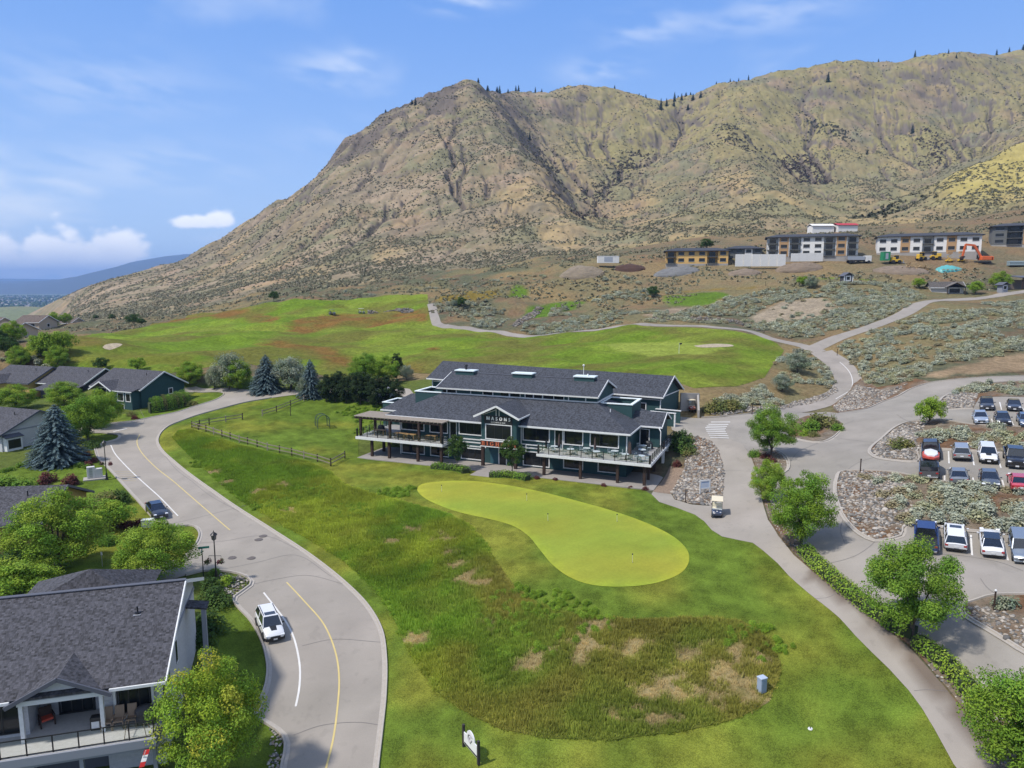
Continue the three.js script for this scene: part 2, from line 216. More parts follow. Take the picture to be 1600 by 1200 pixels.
const nearFn = solveTPS([[-0.2245,-1.0100,0],[-0.1640,-0.9873,0],[-0.0886,-0.9587,0],[-0.0174,-0.9415,0],[0.0501,-0.9027,0],[0.1129,-0.8698,0],[0.1680,-0.8418,0],[0.1935,-0.9090,0],[-0.1584,-1.0755,0],[-0.0374,-1.0138,0],[0.0862,-0.9315,0],[-0.2054,-0.9250,0],[-0.1100,-0.8466,0.1],[-0.0291,-0.7827,0.1],[0.0425,-0.7597,0.1],[0.1045,-0.6978,0.1],[0.1420,-0.6288,0.1],[0.0554,-0.5863,0.05],[0.1074,-0.5676,0],[0.0297,-0.6314,0],[0.1894,-0.6978,0.1],[0.1671,-0.5898,-0.1],[-0.1342,-0.8011,-0.1],[-0.0700,-0.7496,-0.15],[-0.0251,-0.6696,-0.2],[0.0000,-0.5702,-0.4],[0.0255,-0.5363,-0.5],[0.0972,-0.5094,-0.5],[0.1452,-0.5074,-0.4],[0.1816,-0.4867,-0.6],[-0.0245,-0.5114,-1.9],[0.0228,-0.4730,-2.3],[0.0893,-0.4630,-2.2],[0.1396,-0.4516,-2],[0.1711,-0.4423,-1.9],[-0.0428,-0.4410,-3.2],[0.0200,-0.4088,-3.3],[0.0796,-0.4074,-3.2],[0.1439,-0.4224,-2.9],[-0.0758,-0.4922,-2.9],[-0.0967,-0.5644,-2.4],[-0.0892,-0.6297,-1.8],[-0.1574,-0.6988,-1.3],[-0.1083,-0.7230,-0.8],[-0.1940,-0.8016,-0.5],[-0.2805,-0.8640,0],[0.1998,-0.4292,-2],[0.2104,-0.4886,-0.7],[0.2115,-0.5577,-0.4],[0.2055,-0.3812,-2.2],[-0.0626,-0.3994,-3.5],[0.0359,-0.3625,-3.6],[0.1247,-0.3600,-3.4],[-0.0967,-0.3613,-3.9],[-0.1168,-0.4284,-3.3],[-0.1430,-0.5148,-2.6],[-0.2037,-0.6154,-1.8],[-0.1894,-0.5209,-2.4],[-0.1496,-0.4269,-3.2],[-0.1054,-0.5247,-2.6],[-0.0854,-0.4166,-3.4],[-0.1359,-0.5973,-2.2],[-0.2858,-0.7093,-1],[-0.3914,-0.8431,-0.2],[-0.4734,-0.9139,0.3],[-0.5353,-0.9669,0.7],[-0.5565,-1.0715,1.1],[-0.5998,-1.2137,1.9],[-0.5695,-1.3282,2.8],[-0.5048,-1.3858,3.5],[-0.4190,-1.3950,4],[-0.3910,-0.7616,-0.7],[-0.3123,-0.6935,-1.1],[-0.2520,-0.7275,-1.1],[-0.3699,-0.8479,-0.1],[-0.2847,-0.6432,-1.1],[-0.2472,-0.6155,-1.5],[-0.6569,-1.1558,1.6],[-0.7099,-1.1558,1.6],[-0.6539,-1.4825,3.5],[-0.5183,-1.1306,1.9],[-0.4377,-1.0581,1.4],[-0.3489,-0.9964,0.9],[-0.2473,-0.9388,0.25],[-0.2396,-1.0195,0.15],[-0.4283,-1.1693,2.2],[-0.3191,-1.0850,0.8],[-0.3375,-1.2294,1.6],[-0.3209,-1.3536,3],[-0.2808,-1.2812,2.4],[-0.2515,-1.2206,1.2],[-0.3845,-1.2755,2.5],[-0.2737,-1.1466,0.5],[-0.3597,-0.9265,0.4],[-0.4408,-0.9964,0.9],[-0.2537,-1.3263,4.3],[-0.2105,-1.4479,4.8],[-0.3120,-1.4295,4.4],[-0.5465,-0.9092,0.6],[-0.5372,-0.8263,0.3],[-0.5832,-0.8263,0.3],[-0.6403,-0.9114,0.8],[-0.7384,-1.3038,2],[-0.8098,-1.3038,2],[-0.8889,-1.3152,1.8],[-0.9610,-1.3152,1.8],[-0.4397,-0.6308,-0.6],[-0.3766,-0.6681,-0.8],[-0.3465,-0.6972,-0.9],[-0.5215,-0.6956,-0.5],[-0.4740,-0.7468,-0.2],[-0.9941,-1.5626,3.2],[-1.1465,-1.5769,3],[-1.1510,-1.3265,1.6],[-0.7167,-0.7688,-0.2],[-0.5113,-0.6015,-0.6],[-0.3203,-0.5946,-0.6],[-0.3779,-0.5702,-0.4],[-0.2512,-0.5756,-1.5],[-0.2210,-0.5133,-2],[-0.1961,-0.4292,-2.9],[-0.1578,-0.3921,-3.4],[-0.2116,-0.3924,-3],[-0.2521,-0.3649,-3],[-0.3066,-0.3910,-2.9],[-0.3545,-0.3796,-2.9],[-0.4494,-0.4943,-1],[-0.1753,-0.3538,-3.3],[-0.3327,-0.4961,-1.6],[-0.2775,-0.4815,-1.8],[0.1902,-0.7859,0.15],[0.2248,-0.7536,0.3],[0.2208,-0.6536,0.4],[0.2767,-0.8547,1.9],[0.3027,-0.9684,3.4],[0.2536,-0.8850,1.5],[0.2528,-0.9637,2.6],[0.2076,-0.8680,0.3],[0.2262,-0.9431,1.3],[0.2461,-0.9723,2.4],[0.2418,-0.5965,0.5],[0.2494,-0.5251,0.3],[0.2543,-0.4563,-0.4],[0.2566,-0.4066,-1],[0.2540,-0.3645,-1.4],[0.2636,-0.3371,-1.6],[0.2689,-0.6086,1.2],[0.2836,-0.5449,1],[0.2860,-0.4750,0.5],[0.2967,-0.4272,-0.1],[0.3063,-0.3938,-0.6],[0.3129,-0.3538,-1],[0.3187,-0.7628,2.2],[0.2883,-0.7762,1.8],[0.2650,-0.6586,1.5],[0.2963,-0.5834,1.9],[0.3290,-0.5544,2.5],[0.3464,-0.5240,2.7],[0.3622,-0.5947,3.2],[0.3978,-0.5646,3.2],[0.3906,-0.5169,3],[0.3457,-0.4779,1.8],[0.3403,-0.4439,1.2],[0.3766,-0.4373,2],[0.3043,-1.0373,4],[0.3981,-1.0876,4.3],[0.3880,-0.9164,3.7],[0.3246,-0.8800,3.3],[0.3606,-0.7955,3.5],[0.4584,-0.9236,4.4],[0.4799,-1.0933,4.7],[0.4107,-0.7400,5],[0.4571,-0.7054,5.6],[0.4999,-0.6745,6],[0.3774,-0.6538,4.2],[0.4157,-0.6193,4.7],[0.4448,-0.5957,4.9],[0.3363,-0.6560,3.5],[0.4643,-0.7746,5.9],[0.5112,-0.7385,6.3],[0.5604,-0.7225,6.5],[0.5414,-0.8424,7],[0.5991,-0.8152,7.2],[0.4772,-0.8653,5.7],[0.5712,-0.9457,7],[0.6232,-0.9209,7.9],[0.6951,-0.9048,8.2],[0.6226,-1.1008,6.6],[0.7282,-1.1432,8],[0.8572,-1.1802,9.4],[0.7279,-1.0512,8.4],[1.0541,-1.2936,10.5],[0.6236,-0.7529,7.5],[0.4855,-0.5447,4.5],[0.2536,-1.1086,3.9],[0.2866,-1.1621,4.5],[0.3063,-1.1564,4.6],[0.3265,-1.1937,5.6],[0.2975,-1.2576,6.3],[0.3994,-1.1508,4.7],[0.3809,-1.1937,5.6],[0.4814,-1.2200,3.48],[0.5530,-1.2600,3.71],[0.6283,-1.3300,4.98],[0.6763,-1.4100,5.72],[0.7010,-1.4900,6.94],[0.7205,-1.6200,8.76],[0.7168,-1.7200,10.4],[0.6503,-1.7600,11.18],[0.5978,-1.9000,13.67],[0.4842,-1.9600,14.19],[0.3593,-2.0000,13.97],[0.2396,-2.0500,12.22],[0.0936,-2.0800,10.72],[-0.0774,-2.1500,11.02],[-0.2195,-2.2200,11.76],[-0.2604,-2.3800,14.43],[-0.2999,-2.6200,19.2],[0.7837,-1.7400,11.96],[0.8996,-1.8000,14.26],[1.0424,-1.9000,17.41],[1.2088,-2.0800,20.58],[1.3568,-2.1500,20.81],[1.5481,-2.2200,22.45],[1.7897,-2.2800,23.99],[0.3414,-1.7200,10.09],[0.4466,-1.6500,10.7],[0.1535,-1.7000,9.34],[0.0000,-1.7500,8.25],[-0.1626,-1.8000,8.09],[0.3237,-1.4300,8.97],[0.4442,-1.4000,8.03],[0.5158,-1.5000,8.87],[0.2714,-1.5000,8.87],[0.5237,-1.3400,6.31],[0.6088,-1.4600,7.3],[-0.3219,-1.7800,6.67],[-0.3694,-2.0500,9.45],[-0.4311,-2.4000,12.19],[-0.4626,-2.5800,14.69],[-0.5008,-2.8000,18.8],[-0.6447,-2.5700,15.88],[-0.5838,-2.3200,11.58],[-0.5051,-2.0000,8.03],[-0.4259,-1.6800,6.17],[-0.5073,-1.6000,6.34],[-0.5939,-1.8800,8.19],[-0.6771,-2.1500,10.63],[-0.7849,-2.5000,13.9],[-0.9336,-2.9000,18.58],[-0.5787,-1.5200,6.58],[-0.7315,-1.8000,8.09],[-0.9110,-2.2500,9.96],[-1.1390,-2.7000,11.8],[-1.3890,-3.3000,14.17],[-0.7479,-1.5000,6.82],[-0.8941,-1.8000,8.09],[-1.1877,-2.4000,8.96],[-1.4809,-3.0000,10.33],[-0.9698,-1.6500,8.01],[-1.2883,-2.2000,8.31],[-1.6940,-2.9000,8.22],[-1.9247,-3.3000,9.46],[-1.1190,-1.6500,8.01],[-1.4536,-2.1500,7.72],[-1.8220,-2.7000,6.95],[-2.1568,-3.2000,6.49],[-1.2832,-1.6500,8.01],[-2.0131,-2.6000,6.45],[-2.5510,-3.3000,5.32],[-1.6759,-3.4000,12.02],[-0.1965,-2.7500,21.35],[-0.0879,-2.4500,14.12],[0.0000,-2.5500,17.09],[0.1023,-2.2800,13.85],[0.2238,-2.5000,17.24],[0.3420,-2.5500,19.35],[0.4298,-2.4000,17.55],[0.4677,-2.6200,22.68],[0.6685,-2.6800,26.18],[0.6124,-2.2800,17.92],[0.7261,-2.3200,19.86],[0.7360,-2.0500,14.98],[0.7612,-1.8800,12.43],[0.9140,-2.3800,21.84],[0.9490,-2.1200,18.42],[1.1475,-2.4300,25.86],[1.0058,-2.4000,24.58],[1.2626,-2.4000,24.58],[1.3864,-2.4300,25],[1.1535,-2.1500,20.24],[1.4184,-2.3200,22.95],[1.6377,-2.4000,23.94],[1.7961,-2.5200,26.11],[0.8734,-2.5800,26.14],[0.2365,-2.6500,22.66],[0.1247,-2.8000,26.24],[-0.1069,-3.0000,26.32],[0.2631,-2.9600,31.51],[0.5155,-2.9000,31.38],[0.5410,-3.0500,36.25],[0.7671,-2.8800,33.36],[1.0119,-2.8500,33.77],[1.2506,-2.8200,35.16],[1.5639,-2.8000,36.06],[1.8238,-2.7800,35.98],[1.9839,-2.8000,38.02],[0.7261,-2.7200,28.6],[1.0648,-2.6600,28.98],[1.3979,-2.6200,29.62],[1.7230,-2.6200,30.77],[2.0220,-2.6800,33.25],[2.0699,-3.0000,41.56],[1.6725,-3.0000,40.78],[1.3282,-3.0000,39.47],[0.9365,-3.0200,38.25],[2.0796,-2.6000,30.72],[1.4345,-3.2500,47.73],[1.8641,-3.2500,48.58],[2.3262,-3.3000,52.36],[1.0212,-3.3000,44.36],[0.1465,-3.3000,34.58],[-0.2980,-3.3500,30.02],[-0.6472,-3.3000,25],[1.4069,-1.6500,16.93],[1.1365,-1.4000,13.12],[0.8609,-1.3600,10.99],[0.8090,-1.4200,10.37],[0.6971,-1.2800,8.32],[0.9762,-1.5500,14.64],[1.1503,-1.6000,15.74],[0.9372,-1.6800,13.77],[0.9971,-1.3800,12.04],[0.7697,-1.5200,9.35],[0.6483,-1.2500,6.41],[1.3609,-1.9000,19.1],[2.5647,-2.9000,41.51],[1.0906,-1.2000,8.26],[0.2244,-1.0535,4.3],[0.1543,-1.0934,4.5],[0.0823,-1.1286,4.5],[-0.0044,-1.1808,4.5],[-0.0891,-1.2375,4.6],[0.2741,-1.1737,5.8],[0.1801,-1.2342,6],[0.0492,-1.3101,6.2],[-0.0856,-1.3767,6],[0.0459,-1.0409,1.5],[-0.0649,-1.0868,1.6],[0.1198,-1.0103,1.5],[-0.1344,-1.1805,3.8],[-0.1542,-1.0804,0.6]], 0.0006); // surveyed spot heights, x and z in hundreds of metres
const mtFn = solveTPS([[-2.5733,6.0403,-3.07],[-2.1774,6.0403,-3.07],[-1.7797,6.0403,-0.05],[-1.5417,6.0638,0.9],[-1.4021,6.1738,1.1],[-1.2819,6.1738,5.82],[-1.1828,6.0638,8.97],[-1.0841,5.9661,10.81],[-0.9255,5.8861,14.47],[-0.7273,5.8435,19.2],[-0.4709,5.8435,24.09],[-0.1958,5.8435,29.56],[0.0976,5.8435,35.62],[0.3898,5.8435,40.74],[0.6805,5.8435,46.14],[0.9707,5.8435,50.03],[1.2603,5.8435,53.01],[1.5489,5.8435,56.57],[1.9338,5.8435,59.54],[2.3206,5.8435,59.54],[-2.5772,6.5511,-29.35],[-1.9825,6.5511,-29.35],[-1.5856,6.5511,-28.09],[-2.5852,7.0031,-85.3],[-1.9886,7.0031,-85.3],[-1.5909,7.0031,-85.3],[-1.4892,6.9078,-64.39],[-2.5753,7.3778,-90.58],[-1.9810,7.3778,-90.58],[-1.5848,7.3778,-90.58],[-1.4656,7.3778,-87.7],[-2.5670,7.7832,-92.34],[-1.5797,7.7832,-92.34],[-1.4612,7.7832,-92.34],[-1.5018,6.3279,-5.39],[-1.4138,6.4615,-6.29],[-1.4351,6.6846,-28.47],[-1.3966,6.7093,-9.23],[-1.3689,6.7214,-0.76],[-1.3156,6.7452,17.49],[-1.2544,6.7685,28.84],[-1.1747,6.8024,36.11],[-1.0956,6.8244,41.21],[-1.0057,6.8352,53.62],[-0.9348,6.8459,71.98],[-0.8542,6.8669,94.64],[-0.7741,6.8773,117.11],[-0.6745,6.8876,146.59],[-0.5758,6.8977,176.41],[-0.5458,6.9027,192.29],[-0.5157,6.9078,211.6],[-0.4768,6.9078,221.64],[-0.4188,6.9078,234.97],[-0.3418,6.9127,254.37],[-0.2652,6.9127,270.97],[-0.2081,6.9127,278.41],[-0.1663,6.9127,287.48],[-0.1378,6.9127,294.07],[-0.1038,6.9127,294.07],[-0.0813,6.9078,282.89],[-1.2784,6.4770,11.76],[-1.1792,6.4297,15.67],[-1.0597,6.4615,22.17],[-0.9201,6.4615,33.46],[-0.9229,6.1527,20.85],[-0.7802,6.4770,50.68],[-0.7443,6.1092,28.97],[-0.6203,6.5221,81.38],[-0.5851,6.2538,45.55],[-0.6264,6.0638,30.68],[-0.4619,6.6067,124.37],[-0.3821,6.7569,184.04],[-0.4260,6.3969,79.91],[-0.3901,6.1092,42.78],[-0.3083,6.5221,110.53],[-0.2284,6.7569,205.58],[-0.2295,6.6464,160.93],[-0.1927,6.4770,106.75],[-0.2908,6.3279,71.43],[-0.2341,6.0638,41.99],[-0.1519,6.8024,228.92],[-0.1148,6.6464,160.93],[-0.0964,6.4615,105.5],[-0.1165,6.2146,62.13],[-0.0390,6.0403,41.59],[0.0000,6.2538,72.59],[0.0389,6.0868,50.05],[-0.4698,5.9532,30.09],[-0.1955,5.9402,33.36],[-0.0473,6.8669,259.95],[0.0000,6.8352,231.86],[0.0286,6.7799,198.78],[0.0670,6.6846,159.5],[0.1057,6.5793,130.85],[0.1445,6.4615,105.5],[0.1800,6.2916,76.74],[0.1554,6.1527,57.87],[0.0974,6.0162,44.78],[-0.0190,6.9939,285.48],[0.0285,6.9660,251.98],[0.0668,6.9078,214.11],[0.1151,6.8024,168.73],[0.1637,6.6846,129.03],[0.2029,6.5367,97.04],[0.2422,6.3279,73.84],[0.1947,6.0638,47.61],[-0.0284,7.1309,332.99],[0.0568,7.1624,347.09],[0.1135,7.1701,357.06],[0.1700,7.1701,366.66],[0.2078,7.1701,367.72],[0.2646,7.1701,364.53],[0.3215,7.1701,358.13],[0.3974,7.1701,352.79],[0.4731,7.1701,351.72],[0.5202,7.1701,354.93],[0.5480,7.1624,361.92],[0.6604,7.1624,375.64],[0.7540,7.1624,384.07],[0.8474,7.1624,393.53],[0.9406,7.1624,401.92],[1.0340,7.1624,408.2],[1.1274,7.1624,412.39],[1.2019,7.1546,414.57],[1.2768,7.1546,415.6],[1.3147,7.1546,413.53],[1.3542,7.1468,398.14],[1.5100,7.0901,348.24],[1.6275,7.0475,314.02],[1.8902,7.0475,323.47],[2.2682,7.0475,323.47],[1.4015,7.3265,469.12],[1.4381,7.3395,482.47],[1.5016,7.3524,504.83],[1.5934,7.3652,525.02],[1.6856,7.3778,541.67],[1.9656,7.3778,546.82],[2.3405,7.3778,544.25],[1.5041,7.2442,439.74],[1.6911,7.2442,445.42],[0.1899,7.0733,292.36],[0.2849,7.0733,292.36],[0.1911,6.9565,219.17],[0.2499,6.8024,153.5],[0.3057,6.9660,221.02],[0.3808,7.0300,262.27],[0.4558,7.0733,292.36],[0.3547,6.8977,183.1],[0.4017,6.9660,212.13],[0.4950,7.0733,272.77],[0.3083,6.7214,129.39],[0.2804,6.5793,97.08],[0.3858,6.6067,111.76],[0.4613,6.7093,142.08],[0.5350,6.8669,202.53],[0.5895,6.9847,260.75],[0.6647,6.9847,269.7],[0.6129,6.7452,167.91],[0.6473,6.8876,230.78],[0.7078,6.7569,176.82],[0.5028,6.3969,85.07],[0.6173,6.4615,100.04],[0.7487,6.5793,133.9],[0.8092,6.3969,100.46],[0.8890,6.2146,77.2],[0.9687,6.0403,61.63],[0.3882,6.1738,60.65],[0.5816,6.0868,61.48],[0.7357,6.1092,66.18],[0.3115,5.9915,46.03],[0.7642,6.8669,202.53],[0.8245,6.8024,168.73],[0.8853,6.7093,135.11],[0.9453,6.5511,107.07],[0.9862,6.3279,81.06],[0.8167,7.0211,278.76],[0.8516,7.0901,326.59],[0.9496,7.0211,278.76],[0.9744,6.8876,206.23],[1.0175,6.7569,155.07],[1.0597,6.5511,113.04],[1.1202,6.3279,85.87],[1.1042,6.9847,251.77],[1.0598,7.0733,321.56],[1.2272,7.0901,346.27],[1.1965,7.0031,274.23],[1.1860,6.8669,194.48],[1.2302,6.7093,142.08],[1.2346,6.4615,100.04],[1.3310,6.9847,260.75],[1.3390,6.8244,187.41],[1.3055,6.6846,146],[1.4417,7.0031,283.33],[1.4503,6.8352,204.77],[1.5230,6.8565,224.48],[1.2446,6.1092,76.99],[1.3086,6.1527,88.11],[1.3820,6.1944,99.94],[1.4556,6.2146,109.06],[1.5296,6.2344,116.75],[1.7165,6.2538,127.69],[1.9072,6.2538,127.69],[1.2956,6.0162,66.05],[1.4275,6.0403,74.24],[1.5405,6.0638,80.91],[1.5358,6.1527,96.09],[1.4232,6.1203,88.03],[1.9244,6.0638,82.74],[1.3083,6.3969,106.59],[1.4193,6.4297,122.97],[1.5303,6.4615,137.98],[1.7179,6.4770,149.56],[1.1614,6.0403,64.16],[1.3553,5.9402,59.78],[1.5452,5.9402,66.3],[-1.4892,7.2793,-42],[-2.5752,7.7493,-61.7],[-1.9809,7.7493,-61.7],[-1.5848,7.7493,-61.7],[-1.4656,7.7493,-59.5],[-2.5669,8.1548,-63],[-1.5796,8.1548,-63],[-1.4612,8.1548,-63],[-1.3966,7.0809,-0.7],[-1.3690,7.0930,5.7],[-1.3155,7.1168,19.4],[-1.2544,7.1401,27.9],[-1.1747,7.1740,33.3],[-1.0955,7.1959,37.2],[-1.0056,7.2067,46.5],[-0.9349,7.2174,60.2],[-0.8542,7.2385,77.2],[-0.7741,7.2489,94.1],[-0.6746,7.2591,116.2],[-0.5758,7.2693,138.6],[-0.5459,7.2743,150.5],[-0.5157,7.2793,164.9],[-0.4769,7.2793,172.5],[-0.4189,7.2793,182.5],[-0.3418,7.2843,197],[-0.2653,7.2843,209.5],[-0.2082,7.2843,215.1],[-0.1664,7.2843,221.9],[-0.1378,7.2843,226.8],[-0.1039,7.2843,226.8],[-0.0813,7.2793,218.4],[-0.0284,7.5025,256],[0.0568,7.5340,266.6],[0.1134,7.5417,274],[0.1700,7.5417,281.2],[0.2077,7.5417,282],[0.2646,7.5417,279.6],[0.3215,7.5417,274.8],[0.3974,7.5417,270.8],[0.4731,7.5417,270],[0.5202,7.5417,272.4],[0.5480,7.5340,277.7],[0.6604,7.5340,288],[0.7540,7.5340,294.3],[0.8473,7.5340,301.4],[0.9406,7.5340,307.7],[1.0340,7.5340,312.4],[1.1275,7.5340,315.5],[1.2018,7.5262,317.2],[1.2769,7.5262,318],[1.3147,7.5262,316.4],[1.3542,7.5183,304.9],[1.4381,7.7111,368.1],[1.5017,7.7240,384.9],[1.5934,7.7367,400],[1.6856,7.7493,412.5],[1.9656,7.7493,416.4],[2.3405,7.7493,414.4],[0.8516,7.4616,251.2],[1.2272,7.4616,266]], 0.0004); // hills: bearing and log distance
const hillY = (x, z) => mtFn(2.2 * x / -z, Math.log(-z));
function rawY(x, z) {
  const k = smooth(300, 350, -z);
  let y = 0;
  if (k < 1) y += (1 - k) * nearFn(x * 0.01, z * 0.01);
  if (k > 0) y += k * hillY(x, z);
  return y;
}
const lines = (...seg) => { const o = []; for (const [a, b, s] of seg) { const n = Math.round((b - a) / s); for (let i = 0; i < n; i++) o.push(a + (b - a) * i / n); } o.push(seg[seg.length - 1][1]); return o; };
const GX = lines([-520, -200, 8], [-200, -100, 2.5], [-100, 125, 1], [125, 220, 2.5], [220, 520, 8]);
const GZ = lines([-372, -150, 2], [-150, -14, 1]);
const NX = GX.length, NZ = GZ.length, GH = new Float32Array(NX * NZ);
const inside = (poly, x, z) => { let c = false; for (let i = 0, j = poly.length - 1; i < poly.length; j = i++) { const [xi, zi] = poly[i], [xj, zj] = poly[j]; if ((zi > z) !== (zj > z) && x < (xj - xi) * (z - zi) / (zj - zi) + xi) c = !c; } return c; };
const pdist = (poly, x, z) => { let m = 1e9; for (let i = 0, j = poly.length - 1; i < poly.length; j = i++) { const ax = poly[j][0], az = poly[j][1], dx = poly[i][0] - ax, dz = poly[i][1] - az, t = clamp(((x - ax) * dx + (z - az) * dz) / (dx * dx + dz * dz || 1)); m = Math.min(m, Math.hypot(x - ax - t * dx, z - az - t * dz)); } return m; };
const roughPoly = [[-51.52,-112.35],[-42.56,-105.19],[-35.24,-100.67],[-28.61,-96.88],[-24.45,-92.76],[-20.98,-87.01],[-15.32,-82.44],[-11.02,-78.9],[-7.08,-75.92],[-4.38,-72.09],[-2.52,-67.03],[-1.47,-62.62],[0,-57.65],[2.06,-54.2],[4.99,-52.41],[9.81,-51.45],[14.72,-51.52],[17.55,-51.14],[18.68,-48.79],[18.8,-46.57],[18.23,-45.21],[16.79,-43.3],[14.44,-42.4],[10.54,-41.54],[5.99,-40.89],[2.01,-41.16],[-0.82,-42.11],[-3.42,-44.04],[-5.35,-46.11],[-7.09,-49.12],[-8.62,-52.39],[-10.1,-56.43],[-12.4,-60.92],[-16.11,-65.8],[-20.43,-70.25],[-26.14,-75.63],[-29.74,-79.22],[-32.15,-81.52],[-35.87,-85.94],[-42.05,-94.03],[-48.15,-101.95],[-52.88,-108.63],[-53.6,-112.38]];
for (let j = 0; j < NZ; j++) for (let i = 0; i < NX; i++) {
  const x = GX[i], z = GZ[j]; let y = rawY(x, z);
  const far = smooth(150, 260, -z);
  y += far * (1 - 0.85 * smooth(245, 268, -z) * smooth(20, 60, x)) * ((fbm(x / 22, z / 22, 4) - 0.5) * 3.0 + (fbm(x / 7 + 5, z / 7, 3) - 0.5) * 0.9);
  if (z < -135 && x < 60) y += smooth(-135, -165, z) * smooth(60, 20, x) * ((fbm(x / 16 + 40, z / 9 + 3, 3) - 0.5) * 3.4);
  if (z > -110 && inside(roughPoly, x, z)) y += Math.min(1, pdist(roughPoly, x, z) / 2.5) * ((fbm(x / 5, z / 5, 3) - 0.5) * 0.9 + (fbm(x / 1.7, z / 1.7, 2) - 0.5) * 0.35);
  GH[j * NX + i] = y;
}
const idx = (L, v) => { let a = 0, b = L.length - 2; while (a < b) { const m = (a + b + 1) >> 1; if (L[m] <= v) a = m; else b = m - 1; } return a; };
function gy(x, z) { // height of the ground sheet itself (same triangles)
  const i = idx(GX, x), j = idx(GZ, z), f = (x - GX[i]) / (GX[i + 1] - GX[i]), g = (z - GZ[j]) / (GZ[j + 1] - GZ[j]);
  const a = GH[j * NX + i], b = GH[j * NX + i + 1], c = GH[(j + 1) * NX + i], d = GH[(j + 1) * NX + i + 1];
  return f + g < 1 ? a + (b - a) * f + (c - a) * g : d + (c - d) * (1 - f) + (b - d) * (1 - g);
}
const gn = (x, z) => { const e = 0.8; return new THREE.Vector3(gy(x - e, z) - gy(x + e, z), 2 * e, gy(x, z - e) - gy(x, z + e)).normalize(); };

// draped sheet: polygon cut along the ground's own grid lines, laid `off` above it
const sheets = [];
function clipHalf(p, axis, v, keepGreater) { const o = []; for (let i = 0; i < p.length; i++) { const a = p[i], b = p[(i + 1) % p.length], ia = keepGreater ? a[axis] >= v : a[axis] <= v, ib = keepGreater ? b[axis] >= v : b[axis] <= v; if (ia) o.push(a); if (ia !== ib) { const t = (v - a[axis]) / (b[axis] - a[axis]); const q = [a[0] + (b[0] - a[0]) * t, a[1] + (b[1] - a[1]) * t]; q[axis] = v; o.push(q); } } return o; }
function drapeGeo(poly, off, colFn) {
  const pos = [], nor = [], uv = [], col = [];
  const vert = (x, z) => { const n = gn(x, z); pos.push(x, gy(x, z) + off, z); nor.push(n.x, n.y, n.z); uv.push(x, z); if (colFn) col.push(...colFn(x, z)); };
  const xs = poly.map(p => p[0]), zs = poly.map(p => p[1]);
  const i0 = idx(GX, Math.min(...xs)), i1 = idx(GX, Math.max(...xs)), j0 = idx(GZ, Math.min(...zs)), j1 = idx(GZ, Math.max(...zs));
  const tri = (a, b, c) => { const s = (b[0] - a[0]) * (c[1] - a[1]) - (b[1] - a[1]) * (c[0] - a[0]); if (Math.abs(s) < 1e-5) return; (s > 0 ? [a, c, b] : [a, b, c]).forEach(p => vert(...p)); };
  for (let j = j0; j <= j1; j++) {
    let strip = clipHalf(clipHalf(poly, 1, GZ[j], true), 1, GZ[j + 1], false);
    if (strip.length < 3) continue;
    for (let i = i0; i <= i1; i++) {
      const X0 = GX[i], X1 = GX[i + 1], Z0 = GZ[j], Z1 = GZ[j + 1];
      const c = clipHalf(clipHalf(strip, 0, X0, true), 0, X1, false);
      if (c.length < 3) continue;
      let ar = 0; for (let k = 0; k < c.length; k++) { const a = c[k], b = c[(k + 1) % c.length]; ar += a[0] * b[1] - b[0] * a[1]; }
      ar = Math.abs(ar) / 2; if (ar < 1e-5) continue;
      if (ar > 0.9999 * (X1 - X0) * (Z1 - Z0)) { tri([X0, Z0], [X1, Z0], [X0, Z1]); tri([X1, Z0], [X1, Z1], [X0, Z1]); continue; }
      // partial cell: cut along the cell's diagonal too, so that it follows the ground exactly
      for (const side of [0, 1]) {
        const o = []; const k = p => (p[0] - X0) / (X1 - X0) + (p[1] - Z0) / (Z1 - Z0) - 1;
        for (let q = 0; q < c.length; q++) { const a = c[q], b = c[(q + 1) % c.length], ka = k(a), kb = k(b), ia = side ? ka >= 0 : ka <= 0, ib = side ? kb >= 0 : kb <= 0; if (ia) o.push(a); if (ia !== ib) { const t = ka / (ka - kb); o.push([a[0] + (b[0] - a[0]) * t, a[1] + (b[1] - a[1]) * t]); } }
        if (o.length < 3) continue;
        const v2 = o.map(p => new THREE.Vector2(...p)); if (THREE.ShapeUtils.isClockWise(v2)) { v2.reverse(); o.reverse(); }
        for (const f of THREE.ShapeUtils.triangulateShape(v2, [])) tri(o[f[0]], o[f[1]], o[f[2]]);
      }
    }
  }
  const g = new THREE.BufferGeometry();
  g.setAttribute('position', new THREE.Float32BufferAttribute(pos, 3)); g.setAttribute('normal', new THREE.Float32BufferAttribute(nor, 3)); g.setAttribute('uv', new THREE.Float32BufferAttribute(uv, 2));
  if (colFn) g.setAttribute('color', new THREE.Float32BufferAttribute(col, 3));
  return g;
}
function sheet(name, poly, off, m, colFn) { sheets.push({ poly, off }); return struct(name, drapeGeo(poly, off, colFn), m); }
function spline(pts, step = 0.8, closed = false) { const c = new THREE.CatmullRomCurve3(pts.map(p => new THREE.Vector3(p[0], 0, p[1])), closed, 'centripetal'); const n = Math.max(4, Math.ceil(c.getLength() / step)); return c.getSpacedPoints(n).slice(0, closed ? -1 : undefined).map(p => [p.x, p.z]); }
